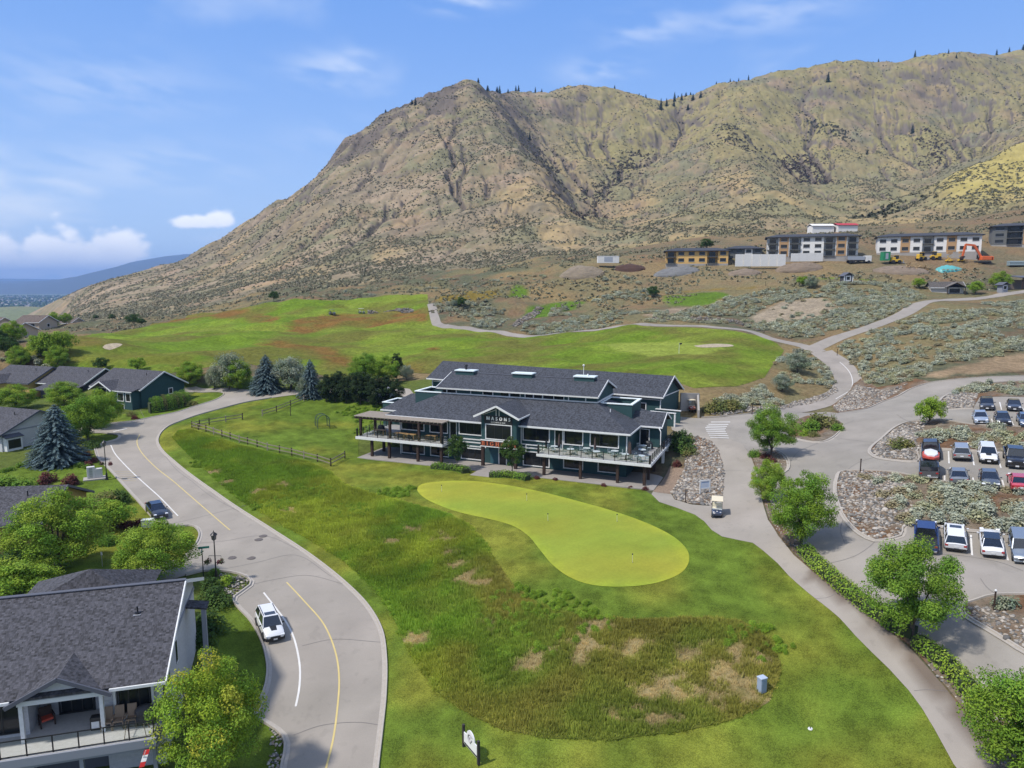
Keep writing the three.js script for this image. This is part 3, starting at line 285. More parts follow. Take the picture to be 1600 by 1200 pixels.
// profile swept along a path on the ground; prof = [[offset to the left, height],...] closed
function sweep(path, prof, closed = false, off = 0) {
  const n = path.length, pos = [], uv = [], ring = [];
  for (let i = 0; i < n; i++) {
    const a = path[closed ? (i + n - 1) % n : Math.max(0, i - 1)], b = path[closed ? (i + 1) % n : Math.min(n - 1, i + 1)], dx = b[0] - a[0], dz = b[1] - a[1], L = Math.hypot(dx, dz) || 1, nx = dz / L, nz = -dx / L;
    const y = gy(...path[i]); ring.push(prof.map(([o, h]) => [path[i][0] + nx * o, (prof.flat ? y : gy(path[i][0] + nx * o, path[i][1] + nz * o)) + h + off, path[i][1] + nz * o]));
  }
  const m = prof.length; let s = 0;
  for (let i = 0; i < (closed ? n : n - 1); i++) {
    const A = ring[i], Bq = ring[(i + 1) % n], L = Math.hypot(A[0][0] - Bq[0][0], A[0][2] - Bq[0][2]);
    for (let k = 0; k < (prof.open ? m - 1 : m); k++) { const k2 = (k + 1) % m; pos.push(...A[k], ...Bq[k], ...Bq[k2], ...A[k], ...Bq[k2], ...A[k2]); const u0 = k * 0.2, u1 = u0 + 0.2; uv.push(u0, s, u0, s + L, u1, s + L, u0, s, u1, s + L, u1, s); }
    s += L;
  }
  const g = new THREE.BufferGeometry(); g.setAttribute('position', new THREE.Float32BufferAttribute(pos, 3)); g.setAttribute('uv', new THREE.Float32BufferAttribute(uv, 2)); g.computeVertexNormals();
  return toCreasedNormals(g, 0.6);
}
const ribbon = (path, w, off) => { const p = [[w / 2, off], [-w / 2, off]]; p.open = true; return sweep(path, p); };
const kerbProf = [[-0.30, 0.02], [-0.30, 0.07], [-0.08, 0.075], [-0.05, 0.19], [0.08, 0.20], [0.10, 0.02]];
function kerb(pts, flip = false, closed = false) { const p = spline(pts, 0.8, closed); return struct('kerb', sweep(p, kerbProf.map(([a, b]) => [flip ? -a : a, b]), closed), mat.kerb); }
const paint = (pts, w, m, name, off = 0.068, step = 0.8) => struct(name, ribbon(pts.length > 2 ? spline(pts, step) : spline([pts[0], [(pts[0][0] + pts[1][0]) / 2, (pts[0][1] + pts[1][1]) / 2], pts[1]], step), w, off), m);

// ---- what grows where (albedo) ----
const TAN = [0.30, 0.215, 0.115], DIRT = [0.27, 0.165, 0.105], SAGEG = [0.16, 0.165, 0.10], OLIVE = [0.20, 0.20, 0.06], STRAW = [0.40, 0.31, 0.14], BROWN = [0.22, 0.125, 0.06], GREY = [0.24, 0.22, 0.19], FAIR = [0.185, 0.285, 0.03], RUFF = [0.20, 0.20, 0.045];
function baseCol(x, z) {
  const a = fbm(x / 14 + 3, z / 14 + 8, 4), b = fbm(x / 4 + 70, z / 4, 3), d = fbm(x / 40 + 11, z / 40 + 2, 3);
  let c = mixc(TAN, SAGEG, smooth(0.32, 0.54, a)); c = mixc(c, DIRT, smooth(0.50, 0.68, b) * 0.6); c = mixc(c, STRAW, smooth(0.5, 0.7, d) * 0.45);
  if (z > -150 && x < -10) c = mixc(c, [0.14, 0.20, 0.035], 0.85); // garden side
  const far = smooth(240, 275, -z + 40 * (a - 0.5)) * smooth(-10, 90, x); c = mixc(c, mixc([0.28, 0.19, 0.12], [0.34, 0.26, 0.16], a), far * 0.45);
  return c;
}
{ // the ground sheet
  const pos = new Float32Array(NX * NZ * 3), col = new Float32Array(NX * NZ * 3), uv = new Float32Array(NX * NZ * 2), ix = [];
  for (let j = 0; j < NZ; j++) for (let i = 0; i < NX; i++) { const k = j * NX + i; pos.set([GX[i], GH[k], GZ[j]], k * 3); uv.set([GX[i], GZ[j]], k * 2); col.set(baseCol(GX[i], GZ[j]), k * 3); }
  for (let j = 0; j < NZ - 1; j++) for (let i = 0; i < NX - 1; i++) { const a = j * NX + i, b = a + 1, c = a + NX, d = c + 1; ix.push(a, c, b, b, c, d); }
  const g = new THREE.BufferGeometry(); g.setAttribute('position', new THREE.BufferAttribute(pos, 3)); g.setAttribute('uv', new THREE.BufferAttribute(uv, 2)); g.setAttribute('color', new THREE.BufferAttribute(col, 3)); g.setIndex(ix); g.computeVertexNormals();
  struct('ground', g, mat.ground);
}

// ---------- hills beyond the golf course: a height field with its own drainage ----------
const cliff = [[-222.61,-895.96],[-228.67,-967.33],[-200.22,-962.45],[-152.62,-982.19],[-119.43,-990.5],[-84.89,-987.18],[-55.31,-991.29],[-40.52,-982.46],[-51.51,-919.66],[-84.85,-893.03],[-112.49,-866.1],[-148.45,-854.45],[-172.82,-826.36],[-189.39,-802.83]];
const HA = lines([-1.5, -0.85, 0.004], [-0.85, 0.85, 0.0016], [0.85, 1.4, 0.004]), HR = [];
for (let r = 352; r < 2500;) { HR.push(r); r *= 1.0052; }
const HW = HA.length, HHn = HR.length, MH = new Float32Array(HW * HHn), MC = new Float32Array(HW * HHn), MS = new Float32Array(HW * HHn);
{
  for (let j = 0; j < HHn; j++) for (let i = 0; i < HW; i++) {
    // every second sample is solved, the others are averaged below
    if ((i & 1 && i < HW - 1) || (j & 1 && j < HHn - 1)) continue;
    MH[j * HW + i] = hillY(HA[i] * HR[j], -HR[j]);
  }
  for (let j = 0; j < HHn; j += (j === HHn - 2 ? 1 : 2)) for (let i = 1; i < HW - 1; i += 2) MH[j * HW + i] = (MH[j * HW + i - 1] + MH[j * HW + i + 1]) / 2;
  for (let j = 1; j < HHn - 1; j += 2) for (let i = 0; i < HW; i++) MH[j * HW + i] = (MH[(j - 1) * HW + i] + MH[(j + 1) * HW + i]) / 2;
  for (let j = 0; j < HHn; j++) for (let i = 0; i < HW; i++) {
    const z = -HR[j], x = HA[i] * HR[j], k = j * HW + i, y = MH[k];
    const up = smooth(15, 90, y) * smooth(352, 430, HR[j]);
    // crags on the west crest
    const cliffK = cliff.length && y > 150 && x < 40 && x > -330 ? smooth(0, 5, inside(cliff, x, z) ? pdist(cliff, x, z) : 0) * smooth(0.38, 0.52, fbm(x / 30 + 4, z / 30, 3)) : 0;
    const crag = Math.max(cliffK, 1 * smooth(0.58, 0.72, fbm(x / 60 + 2, z / 60 + 9, 3) + 0.25 * smooth(-60, -150, x) * smooth(215, 270, y)) * smooth(170, 240, y) * smooth(60, -40, x) * smooth(-330, -240, x));
    const nz = (fbm(x / 95, z / 95, 5) - 0.5) * 28 * up + (fbm(x / 24 + 30, z / 24, 4) - 0.5) * 6 * (0.25 + up);
    const ridg = 1 - Math.abs(2 * fbm(x / 26 + 80, z / 26 + 8, 4) - 1);
    MH[k] = y + nz + crag * (ridg * 7 - 4 + (fbm(x / 7, z / 7, 3) - 0.5) * 7); MC[k] = crag;
  }
  for (let pass = 0; pass < 2; pass++) { // rain wears gullies along the fall lines
    const N = HW * HHn, acc = new Float32Array(N).fill(1), ord = new Uint32Array(N); for (let k = 0; k < N; k++) ord[k] = k;
    for (let j = 0; j < HHn; j++) for (let i = 0; i < HW; i++) acc[j * HW + i] = (HR[j] * (HA[Math.min(HW - 1, i + 1)] - HA[i] || 0.003)) * HR[j] * 0.0052 / 6;
    ord.sort((a, b) => MH[b] - MH[a]);
    for (const k of ord) {
      const i = k % HW, j = (k / HW) | 0; if (i < 1 || j < 1 || i > HW - 2 || j > HHn - 2) continue;
      const dx = HR[j] * (HA[i + 1] - HA[i]), dz = HR[j] * 0.0052; let best = 0, at = -1;
      for (let q = -1; q <= 1; q++) for (let p = -1; p <= 1; p++) { if (!p && !q) continue; const k2 = k + q * HW + p, s = (MH[k] - MH[k2]) / Math.hypot(p * dx + q * dz * HA[i], q * dz); if (s > best) { best = s; at = k2; } }
      if (at >= 0) acc[at] += acc[k];
    }
    let cut = new Float32Array(N);
    for (let k = 0; k < N; k++) cut[k] = Math.min(13, 0.42 * Math.pow(acc[k], 0.43)) * smooth(15, 70, MH[k]);
    for (let s = 0; s < (pass ? 2 : 4); s++) { const o = new Float32Array(N); for (let j = 1; j < HHn - 1; j++) for (let i = 1; i < HW - 1; i++) { const k = j * HW + i; o[k] = (cut[k] * 4 + 2 * (cut[k - 1] + cut[k + 1] + cut[k - HW] + cut[k + HW]) + cut[k - HW - 1] + cut[k - HW + 1] + cut[k + HW - 1] + cut[k + HW + 1]) / 16; } cut = o; }
    for (let k = 0; k < N; k++) { MH[k] -= cut[k]; if (pass) MS[k] = cut[k]; else MS[k] += cut[k]; }
  }
}
const hIdx = (x, z) => { const r = -z, a = x / r; return [idx(HA, a), clamp(Math.round(Math.log(r / 352) / Math.log(1.0052)), 0, HHn - 1)]; };
function my(x, z) { const r = -z, a = x / r, i = idx(HA, a), f = clamp((a - HA[i]) / (HA[i + 1] - HA[i])), jj = clamp(Math.log(r / 352) / Math.log(1.0052), 0, HHn - 1.001), j = Math.floor(jj), g = jj - j, k = j * HW + i; return lerp(lerp(MH[k], MH[k + 1], f), lerp(MH[k + HW], MH[k + HW + 1], f), g); }
const land = (x, z) => -z > 355 ? my(x, z) : gy(x, z);
function hillCol(x, z, y, slope, wet, crag) {
  const a = fbm(x / 70 + 4, z / 70, 4), b = fbm(x / 18 + 9, z / 18 + 3, 4), d = fbm(x / 6 + 1, z / 6 + 40, 3), R = -z, u = x / R;
  const east = smooth(0.02, 0.14, u + (a - 0.5) * 0.06), high = smooth(120, 230, y + 60 * (a - 0.5));
  let c = mixc([0.160, 0.134, 0.088], [0.122, 0.120, 0.078], smooth(0.36, 0.58, b)); // dry grass and sage
  c = mixc(c, [0.158, 0.132, 0.102], smooth(0.5, 0.66, a) * (1 - east) * 0.8); // brown scree on the west face
  c = mixc(c, [0.235, 0.178, 0.10], smooth(0.56, 0.70, fbm(x / 34 + 70, z / 90, 4)) * 0.75 * (1 - high)); // straw fans
  c = mixc(c, mixc([0.158, 0.142, 0.062], [0.182, 0.162, 0.07], a), (0.22 + 0.5 * high) * (0.3 + 0.7 * east) * smooth(0.42, 0.60, a + 0.2 * b)); // green grass
  { const al = -0.8 * x + 0.6 * z, ac = 0.6 * x + 0.8 * z, st = fbm(ac / 9 + 3, al / 110, 4); c = mixc(c, [0.205, 0.165, 0.125], smooth(0.54, 0.70, st) * (1 - east) * 0.7); c = mixc(c, [0.105, 0.095, 0.072], smooth(0.46, 0.32, st) * (1 - 0.6 * east) * 0.6); }
  c = mixc(c, [0.205, 0.14, 0.105], smooth(0.60, 0.72, fbm(x / 40 + 30, z / 40 + 22, 4)) * 0.3); // bare earth
  c = mixc(c, [0.095, 0.082, 0.058], smooth(3, 7, wet + (b - 0.5) * 6) * 0.4); // brush in the gullies
  c = mixc(c, [0.085, 0.074, 0.068], Math.max(crag, smooth(0.86, 1.15, slope + (d - 0.5) * 0.5)) * 0.9); // rock
  if (u > 0.5 && R < 640) c = mixc(c, mixc([0.225, 0.20, 0.068], [0.26, 0.22, 0.09], b), smooth(0.55, 0.62, u) * smooth(640, 560, R) * smooth(60, 85, y) * 0.9); // the green-gold hill on the east
  if (y < -20) c = mixc(c, [0.11, 0.13, 0.07], smooth(-20, -50, y));
  const v = 1.24 * (0.72 + 0.56 * d) * (0.92 + 0.16 * hsh(x * 3 | 0, z * 3 | 0)); return [c[0] * v * 1.04, c[1] * v, c[2] * v * 0.93];
}
{
  const pos = new Float32Array(HW * HHn * 3), col = new Float32Array(HW * HHn * 3), uv = new Float32Array(HW * HHn * 2), ix = new Uint32Array((HW - 1) * (HHn - 1) * 6); let q = 0;
  for (let j = 0; j < HHn; j++) for (let i = 0; i < HW; i++) {
    const k = j * HW + i, x = HA[i] * HR[j], z = -HR[j], y = MH[k] - (j === 0 ? 1.5 : 0); const dx = HR[j] * 0.0016, dz = HR[j] * 0.0052;
    const s = Math.hypot((MH[j * HW + Math.min(i + 1, HW - 1)] - MH[k]) / dx, (MH[Math.min(j + 1, HHn - 1) * HW + i] - MH[k]) / dz);
    pos[k * 3] = x; pos[k * 3 + 1] = y; pos[k * 3 + 2] = z; uv[k * 2] = x; uv[k * 2 + 1] = z; col.set(hillCol(x, z, MH[k], s, MS[k], MC[k]), k * 3);
    if (i < HW - 1 && j < HHn - 1) { ix[q++] = k; ix[q++] = k + 1; ix[q++] = k + HW; ix[q++] = k + 1; ix[q++] = k + HW + 1; ix[q++] = k + HW; }
  }
  const g = new THREE.BufferGeometry(); g.setAttribute('position', new THREE.BufferAttribute(pos, 3)); g.setAttribute('uv', new THREE.BufferAttribute(uv, 2)); g.setAttribute('color', new THREE.BufferAttribute(col, 3)); g.setIndex(new THREE.BufferAttribute(ix, 1)); g.computeVertexNormals();
  struct('mountain', g, mat.mountain);
}
// valley floor and the far ranges across it
{
  const v = new THREE.PlaneGeometry(40000, 24000, 1, 1).rotateX(-Math.PI / 2).translate(-4000, -84, -13900); struct('valley_floor', v, M([0.10, 0.125, 0.075], 0.95));
  const range = (x0, x1, z, depth, prof, m, s) => {
    const n = 220, mrows = 26, pos = [], ix = [];
    for (let j = 0; j <= mrows; j++) for (let i = 0; i <= n; i++) { const t = i / n, x = lerp(x0, x1, t), f = j / mrows, h = prof(x) + (fbm(x / 900 + s, 3, 4) - 0.5) * 60; const e = Math.sin(Math.min(1, f * 1.15) * Math.PI / 2); pos.push(x, -86 + (h + 86) * Math.pow(e, 1.25) + (fbm(x / 420 + s, f * 7, 5) - 0.5) * 150 * e * (1 - f), z + depth * (0.5 - f)); if (i < n && j < mrows) { const a = j * (n + 1) + i, b = a + 1, c = a + n + 1; ix.push(a, b, c, b, c + 1, c); } }
    const g = new THREE.BufferGeometry(); g.setAttribute('position', new THREE.Float32BufferAttribute(pos, 3)); g.setIndex(ix); g.computeVertexNormals(); return struct('far_hill', g, m);
  };
  const ks = p => x => { let i = 0; while (i < p.length - 2 && p[i + 1][0] < x) i++; const [a, b] = [p[i], p[i + 1]]; return lerp(a[1], b[1], smooth(a[0], b[0], x)); };
  const blue = M([0.05, 0.062, 0.06], 1);
  range(-16000, 4000, -11000, 5200, ks([[-16000, 60], [-9500, 95], [-7700, 95], [-6700, 160], [-6200, 330], [-5750, 520], [-5450, 560], [-5000, 570], [-4300, 540], [-3000, 400], [0, 240], [4000, 200]]), blue, 3);
  range(-22000, 2000, -15500, 5000, ks([[-22000, 200], [-12500, 150], [-11000, 140], [-9000, 190], [-7000, 280], [2000, 320]]), blue, 11);
}

// ---------- roads, paths, turf ----------
const asphCol = (x, z) => { const a = fbm(x / 9 + 4, z / 9, 4), b = fbm(x / 2.2, z / 2.2 + 50, 3); const v = 0.92 + 0.22 * (a - 0.5) + 0.12 * (b - 0.5) - 0.06 * smooth(0.60, 0.70, fbm(x / 3.1 + 60, z / 3.1 + 8, 4)) - 0.04 * smooth(0.56, 0.62, fbm(x / 14 + 5, z / 14 + 31, 3)); return [v, v * (0.99 - 0.03 * (a - 0.5)), v * 0.985]; };
const lawnCol = (x, z) => { const a = fbm(x / 6 + 31, z / 6, 4), b = fbm(x / 1.6, z / 1.6 + 9, 3), d = fbm(x / 18 + 6, z / 18 + 60, 3), st = fbm((x * 0.72 + z * 0.69) / 1.3, (x * 0.69 - z * 0.72) / 9, 3); const v = 0.78 + 0.5 * (b - 0.5) + 0.35 * (st - 0.5); const y = smooth(0.42, 0.68, a * 0.6 + d * 0.4); return [v * lerp(0.68, 1.16, y), v * lerp(0.86, 1.04, y), v * lerp(0.9, 1.2, y)]; };
const roadOut = [[-42.18,-140.9],[-48.24,-140.99],[-52.02,-141.87],[-55.95,-143.38],[-61.25,-146.42],[-66.67,-148.44],[-69.97,-145.16],[-68.96,-143.5],[-65.48,-145.66],[-61.78,-144.45],[-59.09,-142.68],[-57.53,-140.38],[-57.18,-137.91],[-57.51,-134.76],[-59.16,-130.38],[-60.57,-126.24],[-63.14,-123.26],[-64.82,-120.41],[-67.96,-118.53],[-69.14,-117.54],[-72.1,-115.68],[-69.47,-111.66],[-65.64,-111.76],[-62.68,-110.66],[-61.78,-109.55],[-61.38,-107.72],[-62.01,-106.2],[-62.18,-103.96],[-60.63,-101.11],[-57.82,-97.03],[-55.44,-94.25],[-52.8,-91.19],[-49.05,-86.75],[-44.93,-81.92],[-40.6,-76.9],[-38.23,-74.24],[-36.42,-73.78],[-34.62,-74.06],[-33.09,-72.28],[-32.17,-69.87],[-31.84,-68.09],[-31.69,-64.74],[-34.12,-61.85],[-36.82,-59.03],[-34.94,-56.74],[-32.43,-57.05],[-30.29,-59.55],[-29.36,-60.96],[-28.23,-62.33],[-26.91,-62.68],[-25.04,-62.41],[-23.85,-61.55],[-23.38,-60.58],[-23.58,-59.26],[-23.83,-57.61],[-22.91,-56.3],[-21.33,-54.58],[-19.91,-52.6],[-18.81,-50.69],[-17.79,-48.4],[-17.39,-47.07],[-17.17,-46.01],[-17.07,-44.45],[-17,-43.42],[-16.59,-42.95],[-15.7,-42.4],[-14.61,-41.58],[-14.09,-40.69],[-13.73,-38.8],[-12.89,-34.55],[-7.61,-34.77],[-8.04,-38.95],[-8.37,-42.28],[-8.73,-45.55],[-9.46,-50],[-10.5,-53.91],[-12.36,-57.79],[-15.2,-61.8],[-19.47,-66.75],[-25.18,-72.71],[-32.31,-79.96],[-37.28,-85.29],[-43.21,-91.96],[-46.4,-95.73],[-50.54,-100.85],[-53.99,-106.19],[-55.43,-109.35],[-56.36,-112.52],[-56.81,-116.1],[-56.37,-118.63],[-55.4,-122.62],[-53,-127.53],[-50.24,-132.4],[-46.42,-135.47],[-41.33,-137.95]];
roadOut.push(...[[-33.19,-140.24],[-33.77,-142.81]]);
const lawnOut = [[-41.34,-137.54],[-46.34,-135.23],[-50.14,-132.12],[-52.89,-127.26],[-55.28,-122.35],[-56.26,-118.38],[-56.59,-115.64],[-56.25,-112.5],[-55.33,-109.33],[-53.89,-106.17],[-50.44,-100.85],[-46.31,-95.73],[-43.12,-91.96],[-37.2,-85.29],[-32.24,-79.96],[-25.12,-72.72],[-19.41,-66.76],[-15.14,-61.81],[-12.3,-57.79],[-10.45,-53.91],[-9.41,-50],[-8.69,-45.55],[-8.33,-42.28],[-8,-38.95],[-7.54,-34.77],[24.49,-32.39],[24.66,-36.39],[25.17,-39.12],[25.42,-40.92],[25.48,-42.5],[25.32,-44.58],[25.04,-46.45],[24.82,-48.33],[24.7,-50.63],[24.23,-53.76],[23.72,-58.14],[23.61,-60.39],[23.26,-63.15],[22.96,-65.08],[20.78,-67.62],[20.34,-69.66],[20.34,-72.6],[19.97,-74.86],[18.69,-77.16],[17.04,-79.64],[16.76,-82.77],[15.93,-85.85],[5.05,-90.93],[-1.74,-94.2],[-8.93,-96.7],[-22.67,-102.48],[-24.39,-110.54],[-24.72,-119.93],[-23.05,-126.18],[-24.87,-129.85],[-31.82,-136.97],[-37.83,-138.46]];
const garden = [
  [[-73.18,-88.82],[-67.47,-91.23],[-63.76,-93.28],[-59.4,-97.59],[-57.63,-96.7],[-55.27,-93.94],[-52.65,-90.93],[-48.92,-86.51],[-44.82,-81.71],[-40.51,-76.72],[-38.14,-74.05],[-36.34,-73.6],[-34.54,-73.87],[-33.08,-72.1],[-32.23,-69.86],[-31.9,-68.08],[-31.77,-64.91],[-34.2,-62.01],[-38.6,-58.31],[-46.95,-55.61]],
  [[-23.79,-57.5],[-22.87,-56.2],[-21.34,-54.48],[-19.93,-52.51],[-18.83,-50.6],[-17.84,-48.39],[-17.44,-47.07],[-17.21,-46.01],[-17.11,-44.44],[-17.02,-43.35],[-16.61,-42.88],[-15.72,-42.34],[-14.63,-41.52],[-14.13,-40.69],[-13.77,-38.8],[-12.92,-34.54],[-16.34,-34.21],[-18.2,-39.5],[-19.79,-44.17],[-23.03,-51.2],[-25.17,-56.37]],
  [[-65.27,-145.17],[-61.56,-143.9],[-59.05,-142.26],[-57.67,-140.43],[-57.44,-138.24],[-57.92,-135.45],[-59.42,-130.97],[-61.83,-134.49],[-65.43,-140.81]],
  [[-68.25,-119.05],[-69.43,-118.06],[-71.14,-122.43],[-70.36,-126.16],[-66.74,-130.01],[-62.09,-133.43],[-59.57,-130.5],[-60.83,-126.79],[-63.41,-123.79],[-65.09,-120.94]], [[-65.41,-111.36],[-62.48,-110.29],[-61.87,-109.55],[-61.67,-108.08],[-62.21,-106.56],[-62.38,-104.31],[-64.48,-103.03],[-67.6,-106.58],[-68.45,-110.46]],
  [[-56.09,-143.77],[-48.37,-141.4],[-42.31,-141.36],[-42.84,-143.21],[-56.79,-145.63]]];
sheet('road', roadOut, 0.055, mat.asphalt, asphCol);
sheet('lawn', lawnOut, 0.045, mat.lawn, lawnCol);
garden.forEach(p => sheet('garden_lawn', p, 0.04, mat.lawn, lawnCol));
const roughCol = (x, z) => { const a = fbm(x / 7 + 50, z / 7 + 3, 4), b = fbm(x / 1.3, z / 1.3, 3), s = fbm(x / 3.4 + 8, z / 3.4 + 77, 4); let c = mixc(mixc([0.20, 0.315, 0.035], [0.31, 0.36, 0.045], smooth(0.42, 0.62, a)), mixc([0.21, 0.255, 0.042], [0.255, 0.245, 0.05], smooth(0.36, 0.58, a)), smooth(-66, -58, z + 14 * (s - 0.5)) * smooth(-8, 2, x + 12 * (a - 0.5))); c = mixc(c, [0.26, 0.215, 0.06], smooth(0.54, 0.74, fbm(x / 5 + 91, z / 5, 4) * 0.7 + 0.3 * s) * (z > -62 ? 0.3 : 0.18)); c = mixc(c, [0.50, 0.40, 0.20], strawAt(x, z)); const v = (0.58 + 0.5 * b) * lerp(1.08, 0.86, smooth(0.40, 0.60, fbm(x / 11 + 17, z / 11 + 5, 3))); return [c[0] * v, c[1] * v, c[2] * v]; };
const strawSpots = [[-6.19,-65.86],[-5.07,-63.33],[-4.12,-60.52],[-3.06,-58.89],[-7.14,-69.23],[-10.82,-72.27],[-12.41,-69.64],[1.64,-48.64],[1.16,-48.27],[5.13,-48.61],[4.86,-48.18],[15.87,-47.97],[17.59,-46.94],[14.73,-46.39],[15.71,-45.22],[13.7,-44.2],[10.93,-45.24],[8.5,-43.78],[6.69,-42.99],[11.09,-46.01],[16.15,-43.89],[12.57,-44.82],[9.6,-42.91],[-1.51,-52.74],[-28.85,-86.4],[-39.74,-91.39],[-36.53,-87.59],[-31.12,-83.76],[-25.21,-78.39],[-19.31,-86.74],[-6.99,-52.17],[8.64,-48.68],[12.66,-48],[6.78,-50.69],[9.12,-44.85]];
const strawAt = (x, z) => { let m = 0; for (const [a, b] of strawSpots) { const d = Math.hypot((x - a) / 1.1, (z - b) / 0.85); if (d < 2.2) m = Math.max(m, smooth(0.45, 0.75, 1.05 - d * 0.55 + (fbm(x / 0.8 + 3, z / 0.8, 3) - 0.5) * 1.5)); } return m; };
sheet('rough_grass', roughPoly, 0.085, mat.ground, roughCol);
const greenOut = spline([[-11.64,-84.71],[-11.28,-86.93],[-8.97,-88.05],[-5.73,-88.37],[-1.61,-86.93],[3.12,-83.9],[7.45,-80.12],[11.37,-76.25],[14.21,-72.44],[16.03,-68.46],[16.59,-64.92],[16.24,-62.3],[15.11,-59.76],[13.42,-57.96],[11.27,-56.74],[8.53,-56.33],[6.45,-56.84],[4.95,-58.25],[3.72,-60.79],[2.72,-64.34],[1.6,-68.31],[0,-71.38],[-2.4,-73.59],[-5.66,-75.93],[-8.42,-78.63],[-10.44,-81.38]], 0.7, true);
sheet('putting_green', greenOut, 0.075, mat.putting, (x, z) => { const e = pdist(greenOut, x, z), a = fbm(x / 5, z / 5 + 8, 4), b = fbm(x / 1.2 + 5, z / 1.2, 3), w2 = fbm(x / 9 + 50, z / 6 + 3, 3), band = Math.sin((x * 0.5 + z * 0.86) * 3.6) > 0 ? 1.02 : 0.98, v = (0.88 + 0.30 * (a - 0.5) + 0.16 * (b - 0.5)) * band, k = e < 0.6 + 0.3 * (b - 0.5) ? 1.16 : 1; return [v * k * (0.97 + 0.5 * (w2 - 0.5)), v * k, v * 0.95]; });
// right: drive and parking asphalt, cart path
const driveOut = [[24.03,-106.7],[26.68,-112.18],[30.1,-111.14],[33.55,-111.14],[38.58,-112.25],[45.64,-115.62],[52.6,-117.47],[51.97,-111.47],[56.48,-112.43],[61.66,-116.57],[64.21,-117.45],[68.04,-119.87],[71.95,-120.72],[74.34,-120.38],[80.51,-119.87],[87.1,-119.98],[102.62,-125.78],[92.66,-105.94],[35.77,-37.49],[31.59,-37.62],[30.59,-39.33],[30.15,-40.97],[29.73,-42.82],[29.19,-45.27],[28.67,-47.63],[27.88,-52.47],[27.01,-57.25],[27.02,-59.83],[26.98,-61.37],[27.24,-66.83],[28.1,-73.24],[29.88,-78.94],[31.89,-81.64],[32.42,-85.64],[31.07,-90.64],[31.54,-95.28],[28.66,-97.42],[26.44,-99.96],[25.04,-101.01],[23.61,-102.99]];
sheet('parking_drive', driveOut, 0.05, mat.asphalt, (x, z) => asphCol(x, z).map((v, i) => v * [0.93, 0.945, 0.96][i]));
const pathOut = [[26.55,-100.41],[28.01,-97.67],[28.03,-95.16],[27.42,-90.61],[26.45,-86.39],[25,-81.64],[23.99,-78.66],[22.21,-77.19],[20.37,-78.14],[18.96,-80.28],[19.04,-82.3],[17.13,-83.85],[16.76,-82.77],[17.04,-79.64],[18.69,-77.16],[19.97,-74.86],[20.34,-72.6],[20.34,-69.66],[20.78,-67.62],[22.96,-65.08],[23.26,-63.15],[23.61,-60.39],[23.72,-58.14],[24.23,-53.76],[24.7,-50.63],[24.82,-48.33],[25.04,-46.45],[25.32,-44.58],[25.48,-42.5],[25.42,-40.92],[25.17,-39.12],[24.66,-36.39],[24.49,-32.39],[26.83,-32.1],[26.83,-36.46],[27.27,-38.15],[27.53,-40.07],[27.63,-42.01],[27.61,-43.98],[27.53,-45.93],[27.19,-47.81],[26.62,-50.87],[26.22,-54.04],[25.78,-57.22],[25.34,-61.24],[25.46,-65.34],[26.06,-69.78],[27.36,-75],[29.73,-83.92],[30.99,-90.39],[31.54,-95.28],[30.5,-97.64]];
const pathRight = [[26.83,-32.1],[26.83,-36.46],[27.27,-38.15],[27.53,-40.07],[27.63,-42.01],[27.61,-43.98],[27.53,-45.93],[27.19,-47.81],[26.62,-50.87],[26.22,-54.04],[25.78,-57.22]];
sheet('cart_path', pathOut, 0.06, mat.asphalt, (x, z) => { let c = asphCol(x, z); if (z > -66 && x > 20) { let e = 9; for (let i = 0; i < pathRight.length - 1; i++) e = Math.min(e, pdist([pathRight[i], pathRight[i + 1]], x, z)); const n = fbm(x / 0.9 + 7, z / 0.9, 4); c = mixc(c, [0.40, 0.33, 0.29], smooth(0.2, 0.5, 1.1 - e * 1.0 + (n - 0.5) * 1.6) * 0.85); } return c; });
sheet('paver_walk', [[17.13,-83.85],[19.04,-82.3],[22.72,-91.38],[21.27,-93.21]], 0.07, M([0.33, 0.235, 0.165], 0.9, { map: per(soilTex, 3) }));
const ribPoly = (pts, w) => { const p = spline(pts, 2), L = [], R = []; p.forEach((q, i) => { const a = p[Math.max(0, i - 1)], b = p[Math.min(p.length - 1, i + 1)], l = Math.hypot(b[0] - a[0], b[1] - a[1]), nx = (b[1] - a[1]) / l * w / 2, nz = -(b[0] - a[0]) / l * w / 2; L.push([q[0] + nx, q[1] + nz]); R.push([q[0] - nx, q[1] - nz]); }); return L.concat(R.reverse()); };
const golfA = [[41.95,-111.89],[49.71,-122.29],[55.72,-126.45],[60.91,-130.63],[66.91,-140.26],[69.93,-148.92],[71.64,-157.76],[72.33,-165.82]], golfB = [[72.33,-165.82],[69.94,-172.31],[64.92,-177.94],[62.79,-186.14],[56.28,-189.75],[48.15,-194.91],[35.77,-199.07],[23.96,-204.93],[9.36,-207.96],[-3.84,-213.51],[-15.81,-219.74],[-22.14,-223.98],[-25.14,-233.41],[-27.68,-249.22],[-29.79,-260.24]], golfC = [[69.98,-167.76],[77.76,-172.59],[89.64,-179.33],[103.82,-189.21],[117.98,-204.51],[128.49,-211.36],[144.54,-218.63],[160.33,-224.51],[179.2,-228.29]];
const gA = ribPoly(golfA, 5), gB = ribPoly(golfB, 3.0), gC = ribPoly(golfC, 4.4);
const pathC = (x, z) => asphCol(x, z).map((v, i) => v * [0.93, 0.93, 0.95][i]);
sheet('golf_path', gA, 0.065, mat.asphalt, pathC); sheet('golf_path', gB, 0.055, mat.asphalt, pathC); sheet('golf_path', gC, 0.06, mat.asphalt, pathC);
